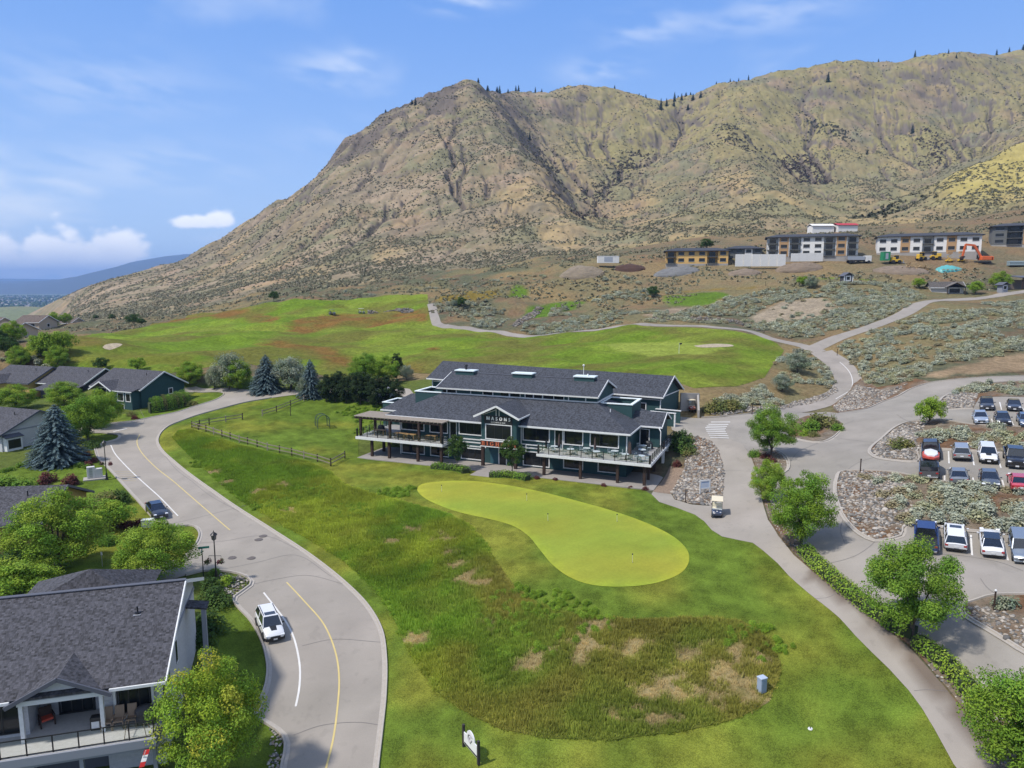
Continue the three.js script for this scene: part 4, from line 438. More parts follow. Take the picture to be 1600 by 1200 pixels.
// golf turf
const turfOut = [[-116.87,-168.02],[-113.43,-177.22],[-148.37,-253.63],[-134.68,-262.81],[-139.2,-310.48],[-102.33,-285.77],[-75.08,-279.85],[-51.76,-289.68],[-32.77,-277.87],[-29.55,-253.93],[-25.27,-230.73],[-19.86,-220.88],[-3.81,-211.43],[9.26,-205.75],[23.67,-202.46],[35.45,-197.23],[47.45,-191.97],[58.25,-185.03],[63.34,-180.36],[64.78,-173.11],[64.25,-167.44],[57.04,-153.01],[49.06,-136.83],[41.53,-130.49],[32.94,-127.07],[30.9,-130.8],[-23.07,-159.02],[-32.88,-150.9],[-42.01,-154.37],[-45.82,-153.05],[-60.59,-159.33],[-69.68,-153.72],[-74.28,-148.88],[-93.27,-158.25],[-109.03,-162.69]];
const browns = [[[[-135,-261.1],[-139.2,-310.48],[-88.46,-259.66],[-80.78,-246.6],[-78.91,-234.19],[-86.71,-241.35],[-104.21,-257.96],[-123.37,-274.83]], 1], [[[-74.74,-237.79],[-72.57,-248.96],[-65.33,-253.06],[-52.16,-258.62],[-28.4,-247.64],[-26.84,-233.66],[-34.08,-229.95],[-52.45,-233.46],[-59.94,-231.58],[-65.13,-222.87],[-70.59,-227.64]], 1], [[[-71.52,-196.82],[-65.25,-201.1],[-55.2,-195.48],[-46.52,-187.31],[-41.04,-177.96],[-37.39,-165.1],[-41.72,-161.55],[-48.46,-175.7],[-60.57,-186.38]], .9], [[[-24.65,-188.38],[-18.69,-188.3],[-17.4,-183.54],[-22.05,-180.77]], 1], [[[-28.62,-166.35],[-24.77,-171.07],[-20.44,-167.26],[-21.77,-160.17]], 1], [[[-103.38,-165.69],[-94.47,-174.38],[-75,-176.64],[-69.68,-153.72],[-93.27,-158.25]], .35], [[[-120.47,-171.12],[-153.74,-251.15],[-102.28,-177.18],[-104.86,-165.66],[-112.86,-164.12]], .35]];
const greensP = [[21.06,-179.66],[32.42,-179.88],[45.06,-172.36],[49.14,-162.49],[42.04,-155.09],[31.48,-158.38],[24.41,-168.97]];
const turfCol = (x, z) => {
  const a = fbm(x / 16 + 2, z / 16, 4), b = fbm(x / 3.4, z / 3.4 + 7, 3), st = fbm((x * 0.5 + z * 0.86) / 4, (x * 0.86 - z * 0.5) / 22, 3);
  let c = mixc(FAIR, RUFF, smooth(0.44, 0.66, a * 0.7 + st * 0.35)); c = mixc(c, [0.27, 0.36, 0.045], smooth(0.5, 0.62, fbm(x / 30 + 60, z / 12 + 5, 3)) * 0.6);
  c = c.map(q => q * (1 + 0.07 * Math.sign(Math.sin((x * 0.35 + z * 0.94) * 0.9)) * smooth(0, 30, x)));
  for (const [p, w] of browns) { const d = pdist(p, x, z) * (inside(p, x, z) ? 1 : -1); const k = smooth(-1.2, 1.6, d + (b - 0.5) * 5); if (k > 0) c = mixc(c, mixc([0.27, 0.15, 0.045], [0.22, 0.19, 0.045], smooth(0.4, 0.6, fbm(x / 9 + 4, z / 5, 3))), k * w); }
  const g = pdist(greensP, x, z) * (inside(greensP, x, z) ? 1 : -1); c = mixc(c, [0.33, 0.40, 0.07], smooth(-0.5, 0.5, g));
  const v = 0.78 + 0.45 * b; return [c[0] * v, c[1] * v, c[2] * v];
};
sheet('fairway', turfOut, 0.05, mat.ground, turfCol);
const sandM = M([0.56, 0.46, 0.32], 0.95, { map: per(soilTex, 9) });
for (const p of [[[13.38,-187.95],[15.44,-190.42],[18.95,-187.73],[19.71,-183.71],[16.42,-182.08],[14.54,-183.25]], [[42.73,-166.8],[45.64,-168.67],[51.95,-169.41],[52.48,-167.65],[47.23,-163.55],[43.94,-163.38]], [[-100.84,-174.61],[-99.56,-179.45],[-97.9,-178.44],[-98.87,-173.87]]]) sheet('sand_bunker', spline(p, 1.2, true), 0.09, sandM);
// strips of turf, sand and earth on the slopes beyond
for (const [p, c, k] of [[[[-1.45,-231.48],[6.19,-256.18],[13.85,-258.12],[27.02,-258.38],[26.91,-252.73],[17.44,-243.24],[5.64,-232.96]], [0.13, 0.225, 0.03], .04], [[[-4.03,-265.39],[0.5,-280.3],[6.42,-276.83],[7.69,-269.14],[4.71,-263.22]], [0.13, 0.22, 0.03], .04], [[[51.3,-251.76],[66.85,-254.79],[77.64,-247.09],[64.87,-230.13],[51.36,-234.14]], [0.14, 0.235, 0.03], .04], [[[105.66,-251.37],[116.49,-251.6],[128.06,-251.42],[124.36,-246.62],[104.92,-244.82]], [0.22, 0.32, 0.04], .04], [[[-29.84,-264.9],[-17.4,-278.41],[-4.46,-277.92],[-2.37,-265.05],[-9.3,-259.9],[-25.14,-255.32]], [0.27, 0.20, 0.05], .035], [[[7.36,-257.21],[18.56,-259.52],[30.38,-261.67],[55.54,-259.29],[79.55,-254.9],[88.22,-253.78],[86.62,-249],[65.6,-253.4],[46.02,-257.6],[27.59,-257.15]], [0.30, 0.21, 0.05], .035], [[[68.13,-208.05],[76.67,-219.51],[86.31,-228.73],[94.23,-228.21],[99.9,-223.52],[96.64,-210.83],[88.89,-202.27],[80.79,-199.95],[73.58,-199.81],[66.13,-198.99]], [0.44, 0.36, 0.26], .035], [[[38.75,-215.95],[52.27,-233.53],[63.49,-228.83],[56.57,-217.62],[43.76,-203.09]], [0.40, 0.31, 0.22], .034], [[[71.16,-124.42],[78.99,-130.14],[88.92,-134.7],[100.21,-138.73],[112.19,-138.11],[104.07,-127.63],[89.23,-123.01],[81.61,-121.56],[74.15,-121.9]], [0.40, 0.29, 0.18], .036], [[[75.27,-166.78],[74.89,-156.26],[83.21,-169.47],[101.83,-183.04],[94.58,-175.37],[84.17,-166.79],[77.66,-162.29]], [0.32, 0.26, 0.15], .034]]) {
  sheet('turf_strip', p, k, mat.ground, (x, z) => { const b = fbm(x / 3, z / 3, 3), e = smooth(0, 2.5, pdist(p, x, z) + (b - 0.5) * 3), v = 0.7 + 0.6 * b; return mixc(baseCol(x, z), [c[0] * v, c[1] * v, c[2] * v], e); });
}
// ---------- planting beds, each with a kerb where the photograph shows one ----------
const earth = (x, z) => { const a = fbm(x / 3 + 8, z / 3, 4), b = fbm(x / 0.7, z / 0.7, 2); return mixc(mixc([0.30, 0.235, 0.17], [0.26, 0.15, 0.085], smooth(0.42, 0.62, a)), [0.36, 0.33, 0.29], smooth(0.55, 0.75, b) * 0.5); };
const beds = {
  rockSlope: [[19.01,-80.51],[20.42,-78.34],[22.26,-77.37],[24.04,-78.84],[25,-81.64],[26.45,-86.39],[27.42,-90.61],[28.03,-95.16],[28.01,-97.67],[26.67,-100.14],[25.44,-99.61],[24.12,-96.27],[22.72,-91.38],[20.43,-86.08],[19.16,-82.53]],
  islandShrub: [[38.66,-97.44],[41.46,-93.95],[46.09,-98.12],[48.15,-101.27],[49.06,-107.26],[46.56,-110.19],[42.3,-105.94]],
  treeBed: [[31.12,-90.3],[32.99,-91.88],[34.39,-90.64],[34.59,-88.1],[33.98,-85.01],[32.97,-82.75],[31.89,-81.86],[29.88,-79.15],[28.05,-73.28],[27.18,-66.68],[26.94,-61.27],[26.98,-59.73],[26.97,-57.16],[27.84,-52.39],[28.63,-47.57],[29.15,-45.21],[29.7,-42.77],[30.12,-40.92],[30.56,-39.29],[31.58,-35.75],[27.12,-32.07],[26.78,-35.85],[26.92,-36.5],[27.37,-38.19],[27.63,-40.11],[27.73,-42.05],[27.71,-44.02],[27.64,-45.97],[27.3,-47.85],[26.74,-50.91],[26.35,-54.1],[25.9,-57.27],[25.48,-61.3],[25.61,-65.4],[26.23,-69.87],[27.54,-75.11],[29.86,-83.84]],
  rockC: [[42.65,-82.04],[42.64,-79.7],[44.67,-76.58],[47.52,-81.03],[49.64,-79.29],[55.44,-75.18],[62.47,-70.51],[73.37,-83.38],[62.72,-85.53],[58.44,-88.6],[57.28,-93.13],[55.64,-94.96],[54.37,-95.77],[52.06,-94.65],[47.48,-89.7],[43.64,-84.64]],
  rockD: [[37.61,-78.83],[39.01,-77.57],[41.21,-74.26],[42.57,-70.7],[44.05,-68.88],[45.89,-66.86],[48.26,-64.99],[55.08,-61.71],[48.96,-54.36],[43.16,-57.61],[39.6,-59.43],[35.67,-61.96],[34.3,-60.21],[33.04,-59.93],[32.03,-60.13],[31.54,-61.68],[31.53,-63.63],[31.88,-65.98],[33.5,-70.91],[34.69,-73.86],[36.13,-76.78]],
  rockA: [[60.91,-99.81],[64.16,-97.58],[70.69,-106.13],[75.47,-103.53],[89.89,-102.71],[101.73,-116.54],[84.43,-116.19],[78.02,-116.01],[74.38,-115.19],[69.1,-111.56],[65.77,-107.66]],
  southBed: [[32.89,-49.31],[33.58,-49.38],[34.74,-49.63],[35.77,-49.65],[37.34,-49.23],[43.23,-47.47],[37.03,-38.57],[33.72,-43.94],[33.49,-44.84],[32.96,-46.65],[32.52,-48.09],[32.59,-48.81]],
  upperBed: [[52.6,-112.85],[56.95,-113.38],[61.93,-117.09],[64.43,-117.87],[68.22,-120.19],[72.13,-121.03],[71.16,-124.42],[67.63,-123.99],[65.61,-126.56],[69.92,-141.32],[67,-138.07],[61.38,-129.12],[56.53,-123.87]],
};
for (const [k, p] of Object.entries(beds)) sheet('planting_bed', p, 0.085, mat.ground, earth);
kerb([[31.12,-90.3],[32.99,-91.88],[34.39,-90.64],[34.59,-88.1],[33.98,-85.01],[32.97,-82.75],[31.89,-81.86],[29.88,-79.15],[28.05,-73.28],[27.18,-66.68],[26.94,-61.27],[26.97,-57.16],[27.84,-52.39],[28.63,-47.57],[29.15,-45.21],[29.7,-42.77],[30.12,-40.92],[30.56,-39.29],[31.58,-35.75]]);
kerb([[101.73,-116.54],[84.43,-116.19],[78.02,-116.01],[74.38,-115.19],[69.1,-111.56],[65.77,-107.66],[60.91,-99.81],[64.16,-97.58]]);
kerb([[62.72,-85.53],[58.44,-88.6],[57.28,-93.13],[55.64,-94.96],[54.37,-95.77],[52.06,-94.65],[47.48,-89.7],[43.64,-84.64],[42.65,-82.04],[42.64,-79.7],[44.67,-76.58],[47.52,-81.03],[49.64,-79.29],[55.44,-75.18]]);
kerb([[48.26,-64.99],[45.89,-66.86],[44.05,-68.88],[42.57,-70.7],[41.21,-74.26],[39.01,-77.57],[37.61,-78.83],[36.13,-76.78],[34.69,-73.86],[33.5,-70.91],[31.88,-65.98],[31.53,-63.63],[31.54,-61.68],[32.03,-60.13],[33.04,-59.93],[34.3,-60.21],[35.67,-61.96],[39.6,-59.43],[43.16,-57.61]]);
kerb([[43.23,-47.47],[37.34,-49.23],[35.77,-49.65],[34.74,-49.63],[33.58,-49.38],[32.89,-49.31],[32.59,-48.81],[32.52,-48.09],[32.96,-46.65],[33.49,-44.84],[33.72,-43.94],[35.43,-40.79]]);
kerb([[38.66,-97.44],[41.46,-93.95],[46.09,-98.12],[48.15,-101.27]]); kerb([[51.97,-111.47],[56.48,-112.43],[61.66,-116.57],[64.21,-117.45],[68.04,-119.87],[71.95,-120.72],[74.34,-120.38],[80.51,-119.87],[87.1,-119.98],[102.62,-125.78]], true);
kerb([[30.21,-111.54],[33.66,-111.51],[38.71,-112.63],[46.69,-120.27]], true);
kerb([[-46.42,-135.47],[-50.24,-132.4],[-53,-127.53],[-55.4,-122.62],[-56.37,-118.63],[-56.81,-116.1],[-56.36,-112.52],[-55.43,-109.35],[-53.99,-106.19],[-50.54,-100.85],[-46.4,-95.73],[-43.21,-91.96],[-37.28,-85.29],[-32.31,-79.96],[-25.18,-72.71],[-19.47,-66.75],[-15.2,-61.8],[-12.36,-57.79],[-10.5,-53.91],[-9.46,-50],[-8.73,-45.55],[-8.37,-42.28],[-8.04,-38.95],[-7.61,-34.77]]);
kerb([[-12.92,-34.54],[-13.73,-38.8],[-14.09,-40.69],[-14.61,-41.58],[-15.7,-42.4],[-16.59,-42.95],[-17,-43.42],[-17.07,-44.45],[-17.17,-46.01],[-17.39,-47.07],[-17.79,-48.4],[-18.81,-50.69],[-19.91,-52.6],[-21.33,-54.58],[-22.91,-56.3],[-23.83,-57.61],[-23.58,-59.26],[-23.38,-60.58],[-23.85,-61.55],[-25.04,-62.41],[-26.91,-62.68],[-28.23,-62.33],[-29.36,-60.96]]);
kerb([[-31.84,-68.09],[-32.17,-69.87],[-33.09,-72.28],[-34.62,-74.06],[-36.42,-73.78],[-38.23,-74.24],[-40.6,-76.9],[-44.93,-81.92],[-49.05,-86.75],[-52.8,-91.19],[-55.44,-94.25],[-57.82,-97.03],[-60.63,-101.11],[-62.18,-103.96],[-62.01,-106.2],[-61.38,-107.72],[-61.78,-109.55],[-62.68,-110.66],[-65.64,-111.76]]);
kerb([[-69.14,-117.54],[-67.96,-118.53],[-64.82,-120.41],[-63.14,-123.26],[-60.57,-126.24],[-59.16,-130.38],[-57.51,-134.76],[-57.18,-137.91],[-57.53,-140.38],[-59.09,-142.68],[-61.78,-144.45],[-65.48,-145.66]]);
// markings
paint([[-59.12,-110.65],[-57.71,-107.13],[-54.14,-101.34],[-48.9,-94.55],[-43.39,-88.36],[-38.36,-82.53],[-33.96,-77.47],[-30.09,-72.93]], 0.12, mat.paintYellow, 'centre_line');
paint([[-20.45,-61.42],[-17.98,-58.28],[-15.42,-54.81],[-13.42,-50.7],[-12.4,-47.6],[-11.7,-44.13],[-11.25,-41.08],[-11.1,-38.93],[-10.77,-35.6]], 0.12, mat.paintYellow, 'centre_line');
paint([[-60.47,-104.84],[-57.07,-99.89],[-51.64,-93.13],[-45.56,-86.18],[-42.08,-82.31],[-37.41,-76.82]], 0.14, mat.paintWhite, 'lane_line');
paint([[-21.78,-59.22],[-20,-56.87],[-18.6,-54.98],[-17.37,-52.98],[-16.24,-50.53],[-15.36,-48.16],[-14.81,-46],[-14.53,-44.31]], 0.14, mat.paintWhite, 'lane_line');
paint([[-64.36,-112.61],[-63.31,-114.69]], 0.4, mat.paintWhite, 'stop_line'); paint([[-58.74,-142.12],[-56.95,-142.23]], 0.4, mat.paintWhite, 'stop_line');
for (const [a, b] of [[[-52.56,-91.38],[-49.89,-91.76]], [[-51.89,-90.46],[-49.26,-90.85]], [[-51.31,-89.56],[-48.64,-89.82]], [[-50.59,-88.69],[-48.32,-88.89]], [[-49.96,-87.83],[-47.93,-87.98]]]) paint([a, b], 0.16, M([0.42, 0.36, 0.22], 0.85, { map: per(asphTex, 2) }), 'hump_stripe');
for (const [a, b] of [[[30.75,-107.97],[33.57,-107.5]], [[29.81,-106],[32.73,-105.7]], [[29.15,-104.62],[32.12,-104.3]], [[28.68,-103.57],[31.56,-103.05]], [[28.49,-102.54],[31.16,-102.04]], [[28.39,-101.8],[30.98,-101.1]], [[28.34,-100.93],[30.89,-100.15]], [[28.29,-100.05],[30.78,-99.18]], [[28.23,-99.15],[30.58,-98.21]]]) paint([a, b], 0.5, mat.paintWhite, 'crossing_stripe');
for (const [a, b] of [[[37.65,-60.33],[35.72,-56.95]], [[39.46,-58.75],[37.61,-55.61]], [[41.2,-57.2],[39.58,-54.24]], [[49.35,-78.56],[47,-74.54]], [[50.78,-76.63],[48.79,-73.16]], [[52.6,-75.15],[50.63,-71.71]], [[44.52,-71.16],[43.46,-69.37]], [[46.47,-69.7],[45.43,-67.87]], [[48.35,-68.14],[47.23,-66.21]], [[69.89,-100.55],[66.42,-95.04]], [[70.88,-97.82],[68.65,-93.92]], [[61.89,-90.29],[60.56,-87.92]], [[63.31,-88.66],[62.24,-86.64]]]) paint([a, b], 0.14, mat.paintWhite, 'parking_line');
paint([[71.97,-155.34],[70.72,-148.31],[68.08,-140.89],[63.04,-131.67],[58.78,-127.44]], 0.12, mat.paintWhite, 'path_line', 0.08);
// tar-filled cracks
const tar = M([0.14, 0.13, 0.125], 0.9);
for (const p of [[[-37.16,-74.32],[-35.44,-75.92],[-33.18,-78.23],[-30.44,-80.75]], [[-32.3,-69.14],[-29.53,-69.97],[-26.15,-71.58],[-21.12,-68.11]], [[-27.7,-62.47],[-24.52,-65.08],[-21.49,-67.19],[-16.65,-62.95]], [[-23.38,-60.58],[-21.65,-61.9],[-19.04,-63],[-15.12,-61.45]], [[-52.27,-103.27],[-49.15,-98.34],[-45.02,-92.76],[-40.96,-88.41],[-36.31,-83.13],[-31.22,-78.25]], [[-14,-41.56],[-12.43,-42.52],[-10.02,-42.89],[-8.38,-42.58]], [[-16.25,-51.4],[-14.05,-52.44],[-9.97,-52.05]], [[26.62,-58.72],[28.07,-58.45],[29.75,-58.59],[31.13,-59.43],[32.12,-60.08]], [[31.76,-65.71],[30.4,-63.2],[29.63,-60.96]], [[41.46,-93.95],[37.21,-89.79],[34.34,-85.33]], [[44.19,-96.23],[45.96,-91.74],[46.13,-87.08]], [[34.66,-56.71],[37.04,-55.45],[38.7,-54.06],[39.52,-52.36]], [[35.74,-51.81],[35.72,-50.65],[35.77,-49.65]], [[24.31,-53.84],[25.04,-53.64],[26.14,-54.08]], [[25.67,-42.39],[26.58,-42.29],[27.49,-41.92]], [[35.21,-75.03],[37.54,-78.04],[40.51,-80.54],[42.77,-81.09]], [[24.44,-88.07],[27.26,-86.72],[29.67,-84.43]], [[50.16,-102.61],[45.65,-99.56],[41.9,-94.57]], [[-68.99,-130.23],[-62.8,-119.27],[-61.94,-115.51]], [[55.96,-102],[54.75,-96.47],[56.24,-96.03]]]) paint(p.map(([x, z]) => [x + (hsh(x * 9 | 0, z * 7 | 0) - 0.5) * 0.3, z]), 0.05, tar, 'road_crack', 0.066, 0.4);
for (const p of [[[31.78,-57.26],[31.91,-57.2]], [[-27.12,-65.79],[-26.94,-65.82]], [[-25.34,-66],[-25.11,-66.03]], [[-26.19,-70.55],[-26.07,-70.56]], [[-26.06,-71.51],[-25.93,-71.52]]]) { const [x, z] = p[0]; const o = struct('manhole_cover', new THREE.CylinderGeometry(0.42, 0.42, 0.02, 20).translate(x, gy(x, z) + 0.066, z), M([0.10, 0.085, 0.075], 0.7)); }

// ---------- clubhouse ----------
const fontB = await new FontLoader().loadAsync('fonts/droid/droid_sans_bold.typeface.json'), fontS = await new FontLoader().loadAsync('fonts/droid/droid_serif_bold.typeface.json'), fontR = await new FontLoader().loadAsync('fonts/droid/droid_sans_regular.typeface.json');
const CA = 22.5 * Math.PI / 180, cW = (X, Z) => [X * Math.cos(CA) - Z * Math.sin(CA), -93 + X * Math.sin(CA) + Z * Math.cos(CA)];
const club = thing('clubhouse', 'dark green two-storey clubhouse with grey shingle roofs and two terraces', 'clubhouse', [0, 0, -93], -CA);
// a window in a wall facing +z (local): frame proud of the wall, panes between mullions
function windowZ(p, x0, x1, y0, y1, z, n = 2, frameM = mat.white, w = 0.13, nm = 'window') {
  const g = new THREE.Group(); g.name = nm; p.add(g);
  part(g, 'frame', [B(x0 - w, x1 + w, y1, y1 + w, z - 0.02, z + 0.07), B(x0 - w, x1 + w, y0 - w, y0, z - 0.02, z + 0.09), B(x0 - w, x0, y0, y1, z - 0.02, z + 0.07), B(x1, x1 + w, y0, y1, z - 0.02, z + 0.07)], frameM);
  const s = (x1 - x0) / n;
  for (let i = 0; i < n; i++) part(g, 'pane', bx(s - 0.05, y1 - y0, 0.02, x0 + s * (i + 0.5), (y0 + y1) / 2, z + 0.012), mat.glassDark);
  if (n > 1) parts(g, 'mullion', Array.from({ length: n - 1 }, (_, i) => bx(0.06, y1 - y0, 0.05, x0 + s * (i + 1), (y0 + y1) / 2, z + 0.02)), frameM === mat.white ? mat.black : frameM);
  return g;
}
{
  const W = club, ZF = -3.2, f = (x0, x1, y0, y1, z0, z1) => B(x0, x1, y0, y1, z0, z1);
  part(W, 'wall', [f(-19.2, 14.8, -1.2, 6.2, -18, ZF), f(14.8, 17.9, 3.05, 6.0, -14.8, -9.3), f(-24.2, -19.2, -0.5, 5.6, -16.5, -9.6)], mat.green);
  part(W, 'clerestory_wall', f(-15.0, 9.2, 8.2, 9.85, -17.4, -8.6), mat.green);
  parts(W, 'clerestory_gable', [wallZY([[-8.6, 9.8], [-13, 11.25], [-17.4, 9.8]], 9.0, 0.2), wallZY([[-8.6, 9.8], [-13, 11.25], [-17.4, 9.8]], -15, 0.2)], mat.green);
  part(W, 'wing_gable', wallZY([[-9.3, 6.0], [-11.9, 7.2], [-14.6, 6.0]], 17.7, 0.2), mat.green);
  // centre bay
  part(W, 'entrance_bay', [f(-5.25, 0.0, 3.0, 7.3, ZF + 0.01, -1.6), wallXY([[-5.25, 7.3], [0, 7.3], [-2.67, 8.45]], -1.6, 1.4)], mat.greenFlat);
  part(W, 'sign_panel', f(-4.75, -0.6, 6.12, 7.3, -1.6, -1.52), mat.black);
  windowZ(W, -4.5, -0.8, 4.05, 5.98, -1.59, 3);
  parts(W, 'gable_strut', [bar([-4.9, 7.35, -1.35], [-2.9, 8.15, -1.35], 0.1), bar([-0.45, 7.35, -1.35], [-2.45, 8.15, -1.35], 0.1), f(-2.95, -2.85, 7.3, 8.3, -1.4, -1.3), f(-2.5, -2.4, 7.3, 8.3, -1.4, -1.3)], mat.offwhite);
  part(W, 'sign_beam', f(-5.3, 0.1, 2.98, 3.72, -1.75, -1.42), M([0.055, 0.016, 0.010], 0.7, { map: per(woodTex, 2) }));
  parts(W, 'beam_trim', [f(-5.35, 0.15, 3.72, 3.82, -1.8, -1.36), f(-5.35, 0.15, 2.86, 2.98, -1.8, -1.38)], mat.white);
  for (const x of [-5.05, -0.15]) part(W, 'post', f(x - 0.2, x + 0.2, -0.3, 2.86, -1.85, -1.45), mat.timber);
  const letters = (str, font, size, x0, x1, y, z, m, name, depth = 0.06) => { // each letter its own part
    const gs = [...str].map(c => c === ' ' ? null : new TextGeometry(c, { font, size, depth, curveSegments: 4, bevelEnabled: false })), ws = gs.map(g => { if (!g) return size * 0.35; g.computeBoundingBox(); return g.boundingBox.max.x; }), total = ws.reduce((a, b) => a + b, 0), gap = (x1 - x0 - total) / (str.length - 1); let x = x0;
    gs.forEach((g, i) => { if (g) part(W, name, g.translate(x, y, z), m); x += ws[i] + gap; });
  };
  letters('MASONS', fontB, 0.46, -4.45, -0.85, 6.66, -1.5, M([0.80, 0.80, 0.78], 0.5), 'sign_letter');
  letters('KITCHEN & BAR', fontR, 0.2, -3.75, -1.6, 6.26, -1.5, M([0.62, 0.62, 0.6], 0.5), 'small_letter', 0.03);
  letters('BIGHORN', fontS, 0.56, -5.15, 0.0, 3.07, -1.4, M([0.50, 0.135, 0.06], 0.5), 'beam_letter', 0.05);
  part(W, 'door', f(-4.6, -3.4, 0.05, 2.3, ZF, ZF + 0.06), M([0.02, 0.075, 0.10], 0.6)); parts(W, 'door_frame', [f(-3.36, -3.2, 0.05, 2.4, ZF, ZF + 0.1), f(-2.2, -2.06, 0.05, 2.4, ZF, ZF + 0.1)], mat.white);
  part(W, 'glass_door', f(-3.2, -2.2, 0.05, 2.35, ZF, ZF + 0.04), mat.glassDark);
  // windows
  for (const [a, b, c, d, n] of [[-18.9, -15.25, 0.45, 1.75, 3], [-14.1, -11.3, 0.45, 1.75, 2], [-18.9, -15.25, 3.95, 5.3, 2], [-14.15, -11.4, 3.9, 5.4, 2], [-9.4, -6.0, 4.02, 5.68, 3], [-9.1, -5.95, 0.47, 1.9, 3], [0.4, 4.1, 3.95, 5.68, 2], [6.3, 8.8, 3.88, 5.62, 1], [9.95, 13.65, 3.95, 5.55, 3], [0.45, 4.1, 0.43, 2.25, 3], [6.3, 8.85, 0.6, 1.75, 2], [11.1, 13.7, 0.6, 1.75, 2]]) windowZ(W, a, b, c, d, ZF, n);
  windowZ(W, 5.0, 6.0, 3.12, 5.62, ZF, 1, mat.white, 0.1, 'terrace_door'); windowZ(W, -10.9, -9.95, 3.12, 5.5, ZF, 1, mat.white, 0.1, 'terrace_door'); windowZ(W, 15.25, 16.4, 3.25, 5.4, -9.3, 1, mat.white, 0.12, 'wing_door');
  for (const [a, b] of [[-9.6, -5.27], [0.02, 3.6]]) for (const y of [3.3, 2.86, 2.3]) part(W, 'trim_band', f(a, b, y - 0.08, y + 0.08, ZF, ZF + 0.05), mat.white);
  parts(W, 'corner_trim', [f(14.72, 14.86, 3, 6.0, ZF - 0.07, ZF + 0.07), f(-19.27, -19.13, 0, 6.0, ZF - 0.07, ZF + 0.07), f(0.0, 0.12, 3.4, 6.0, ZF, ZF + 0.06)], mat.white);
  for (const x of [-14.2, -12.6, -6.6, -3.9, -1.5, -0.2, 1.2, 5.1, 7.6]) part(W, 'clerestory_post', f(x - 0.07, x + 0.07, 8.85, 9.7, -8.6, -8.5), mat.white);
  for (const [a, b] of [[-14.95, -14.3], [-14.1, -12.7], [-8.1, -6.7], [-5.35, -4.0], [-3.8, -2.3], [-1.4, -0.3], [-0.1, 1.1], [1.4, 2.8], [2.95, 4.3]]) part(W, 'clerestory_window', f(a, b, 8.92, 9.62, -8.6, -8.55), mat.glassDark);
  for (const x of [-10.2, -8.2, -4.0, -2.25, 2.88, 4.4]) part(W, 'clerestory_post', f(x - 0.05, x + 0.05, 8.85, 9.7, -8.6, -8.5), mat.white);
  parts(W, 'clerestory_sill', [f(-15.1, 9.3, 8.72, 8.9, -8.75, -8.44), f(9.2, 9.34, 8.72, 8.9, -17.4, -8.6)], mat.white);
  // roofs
  const E0 = 6.05, k = 2.7 / 6.2, T = 8.75;
  parts(W, 'roof', [slab([[-21.2, E0, -2.4], [15.4, E0, -2.4], [9.2, T, -8.6], [-15, T, -8.6]], 0.2), slab([[15.4, E0, -2.4], [15.4, E0, -19.2], [9.2, T, -13], [9.2, T, -8.6]], 0.2), slab([[-21.2, E0, -2.4], [-15, T, -8.6], [-15, T, -13], [-21.2, E0, -19.2]], 0.2), slab([[-21.2, E0, -19.2], [-15, T, -13], [9.2, T, -13], [15.4, E0, -19.2]], 0.2)], mat.roof);
  parts(W, 'eave_fascia', [f(-21.2, 15.45, 5.82, 6.04, -2.42, -2.3), f(15.36, 15.48, 5.82, 6.04, -8.5, -2.42)], mat.white);
  part(W, 'soffit', f(-21.1, 15.3, 5.76, 5.82, -3.3, -2.4), mat.offwhite);
  parts(W, 'clerestory_roof', [slab([[-15.6, 9.68, -7.9], [9.55, 9.68, -7.9], [9.55, 11.42, -13], [-15.6, 11.42, -13]], 0.16), slab([[-15.6, 9.68, -18.1], [-15.6, 11.42, -13], [9.55, 11.42, -13], [9.55, 9.68, -18.1]], 0.16)], mat.roof);
  part(W, 'ridge_cap', bx(25.2, 0.06, 0.3, -3.0, 11.45, -13), mat.trimDark);
  parts(W, 'rake_board', [bar([9.6, 9.60, -7.8], [9.6, 11.36, -13], 0.08, 0.26), bar([9.6, 9.60, -18.2], [9.6, 11.36, -13], 0.08, 0.26), bar([-15.66, 9.60, -7.8], [-15.66, 11.36, -13], 0.08, 0.26)], mat.white);
  part(W, 'clerestory_fascia', f(-15.65, 9.6, 9.48, 9.68, -7.98, -7.86), mat.offwhite);
  parts(W, 'porch_roof', [slab([[-5.95, 7.2, -0.8], [-2.67, 8.78, -0.8], [-2.67, 8.78, -8.7], [-5.95, 7.2, -5.1]], 0.14), slab([[0.6, 7.2, -0.8], [0.6, 7.2, -5.1], [-2.67, 8.78, -8.7], [-2.67, 8.78, -0.8]], 0.14)], mat.roof);
  parts(W, 'porch_rake', [bar([-6.05, 7.1, -0.74], [-2.67, 8.7, -0.74], 0.1, 0.26), bar([0.72, 7.1, -0.74], [-2.67, 8.7, -0.74], 0.1, 0.26), bar([0.64, 7.1, -0.78], [0.64, 7.1, -5.0], 0.08, 0.2), bar([-6.0, 7.1, -0.78], [-6.0, 7.1, -5.0], 0.08, 0.2)], mat.white);
  parts(W, 'wing_roof', [slab([[10.5, 6.05, -8.5], [18.3, 6.05, -8.5], [18.3, 7.5, -11.9], [10.5, 7.5, -11.9]], 0.15), slab([[10.5, 6.05, -15.3], [10.5, 7.5, -11.9], [18.3, 7.5, -11.9], [18.3, 6.05, -15.3]], 0.15), slab([[-26, 5.55, -8.6], [-16, 5.55, -8.6], [-16, 7.6, -13], [-23, 7.6, -13]], 0.15), slab([[-26, 5.55, -8.6], [-23, 7.6, -13], [-26, 5.55, -17]], 0.15)], mat.roof);
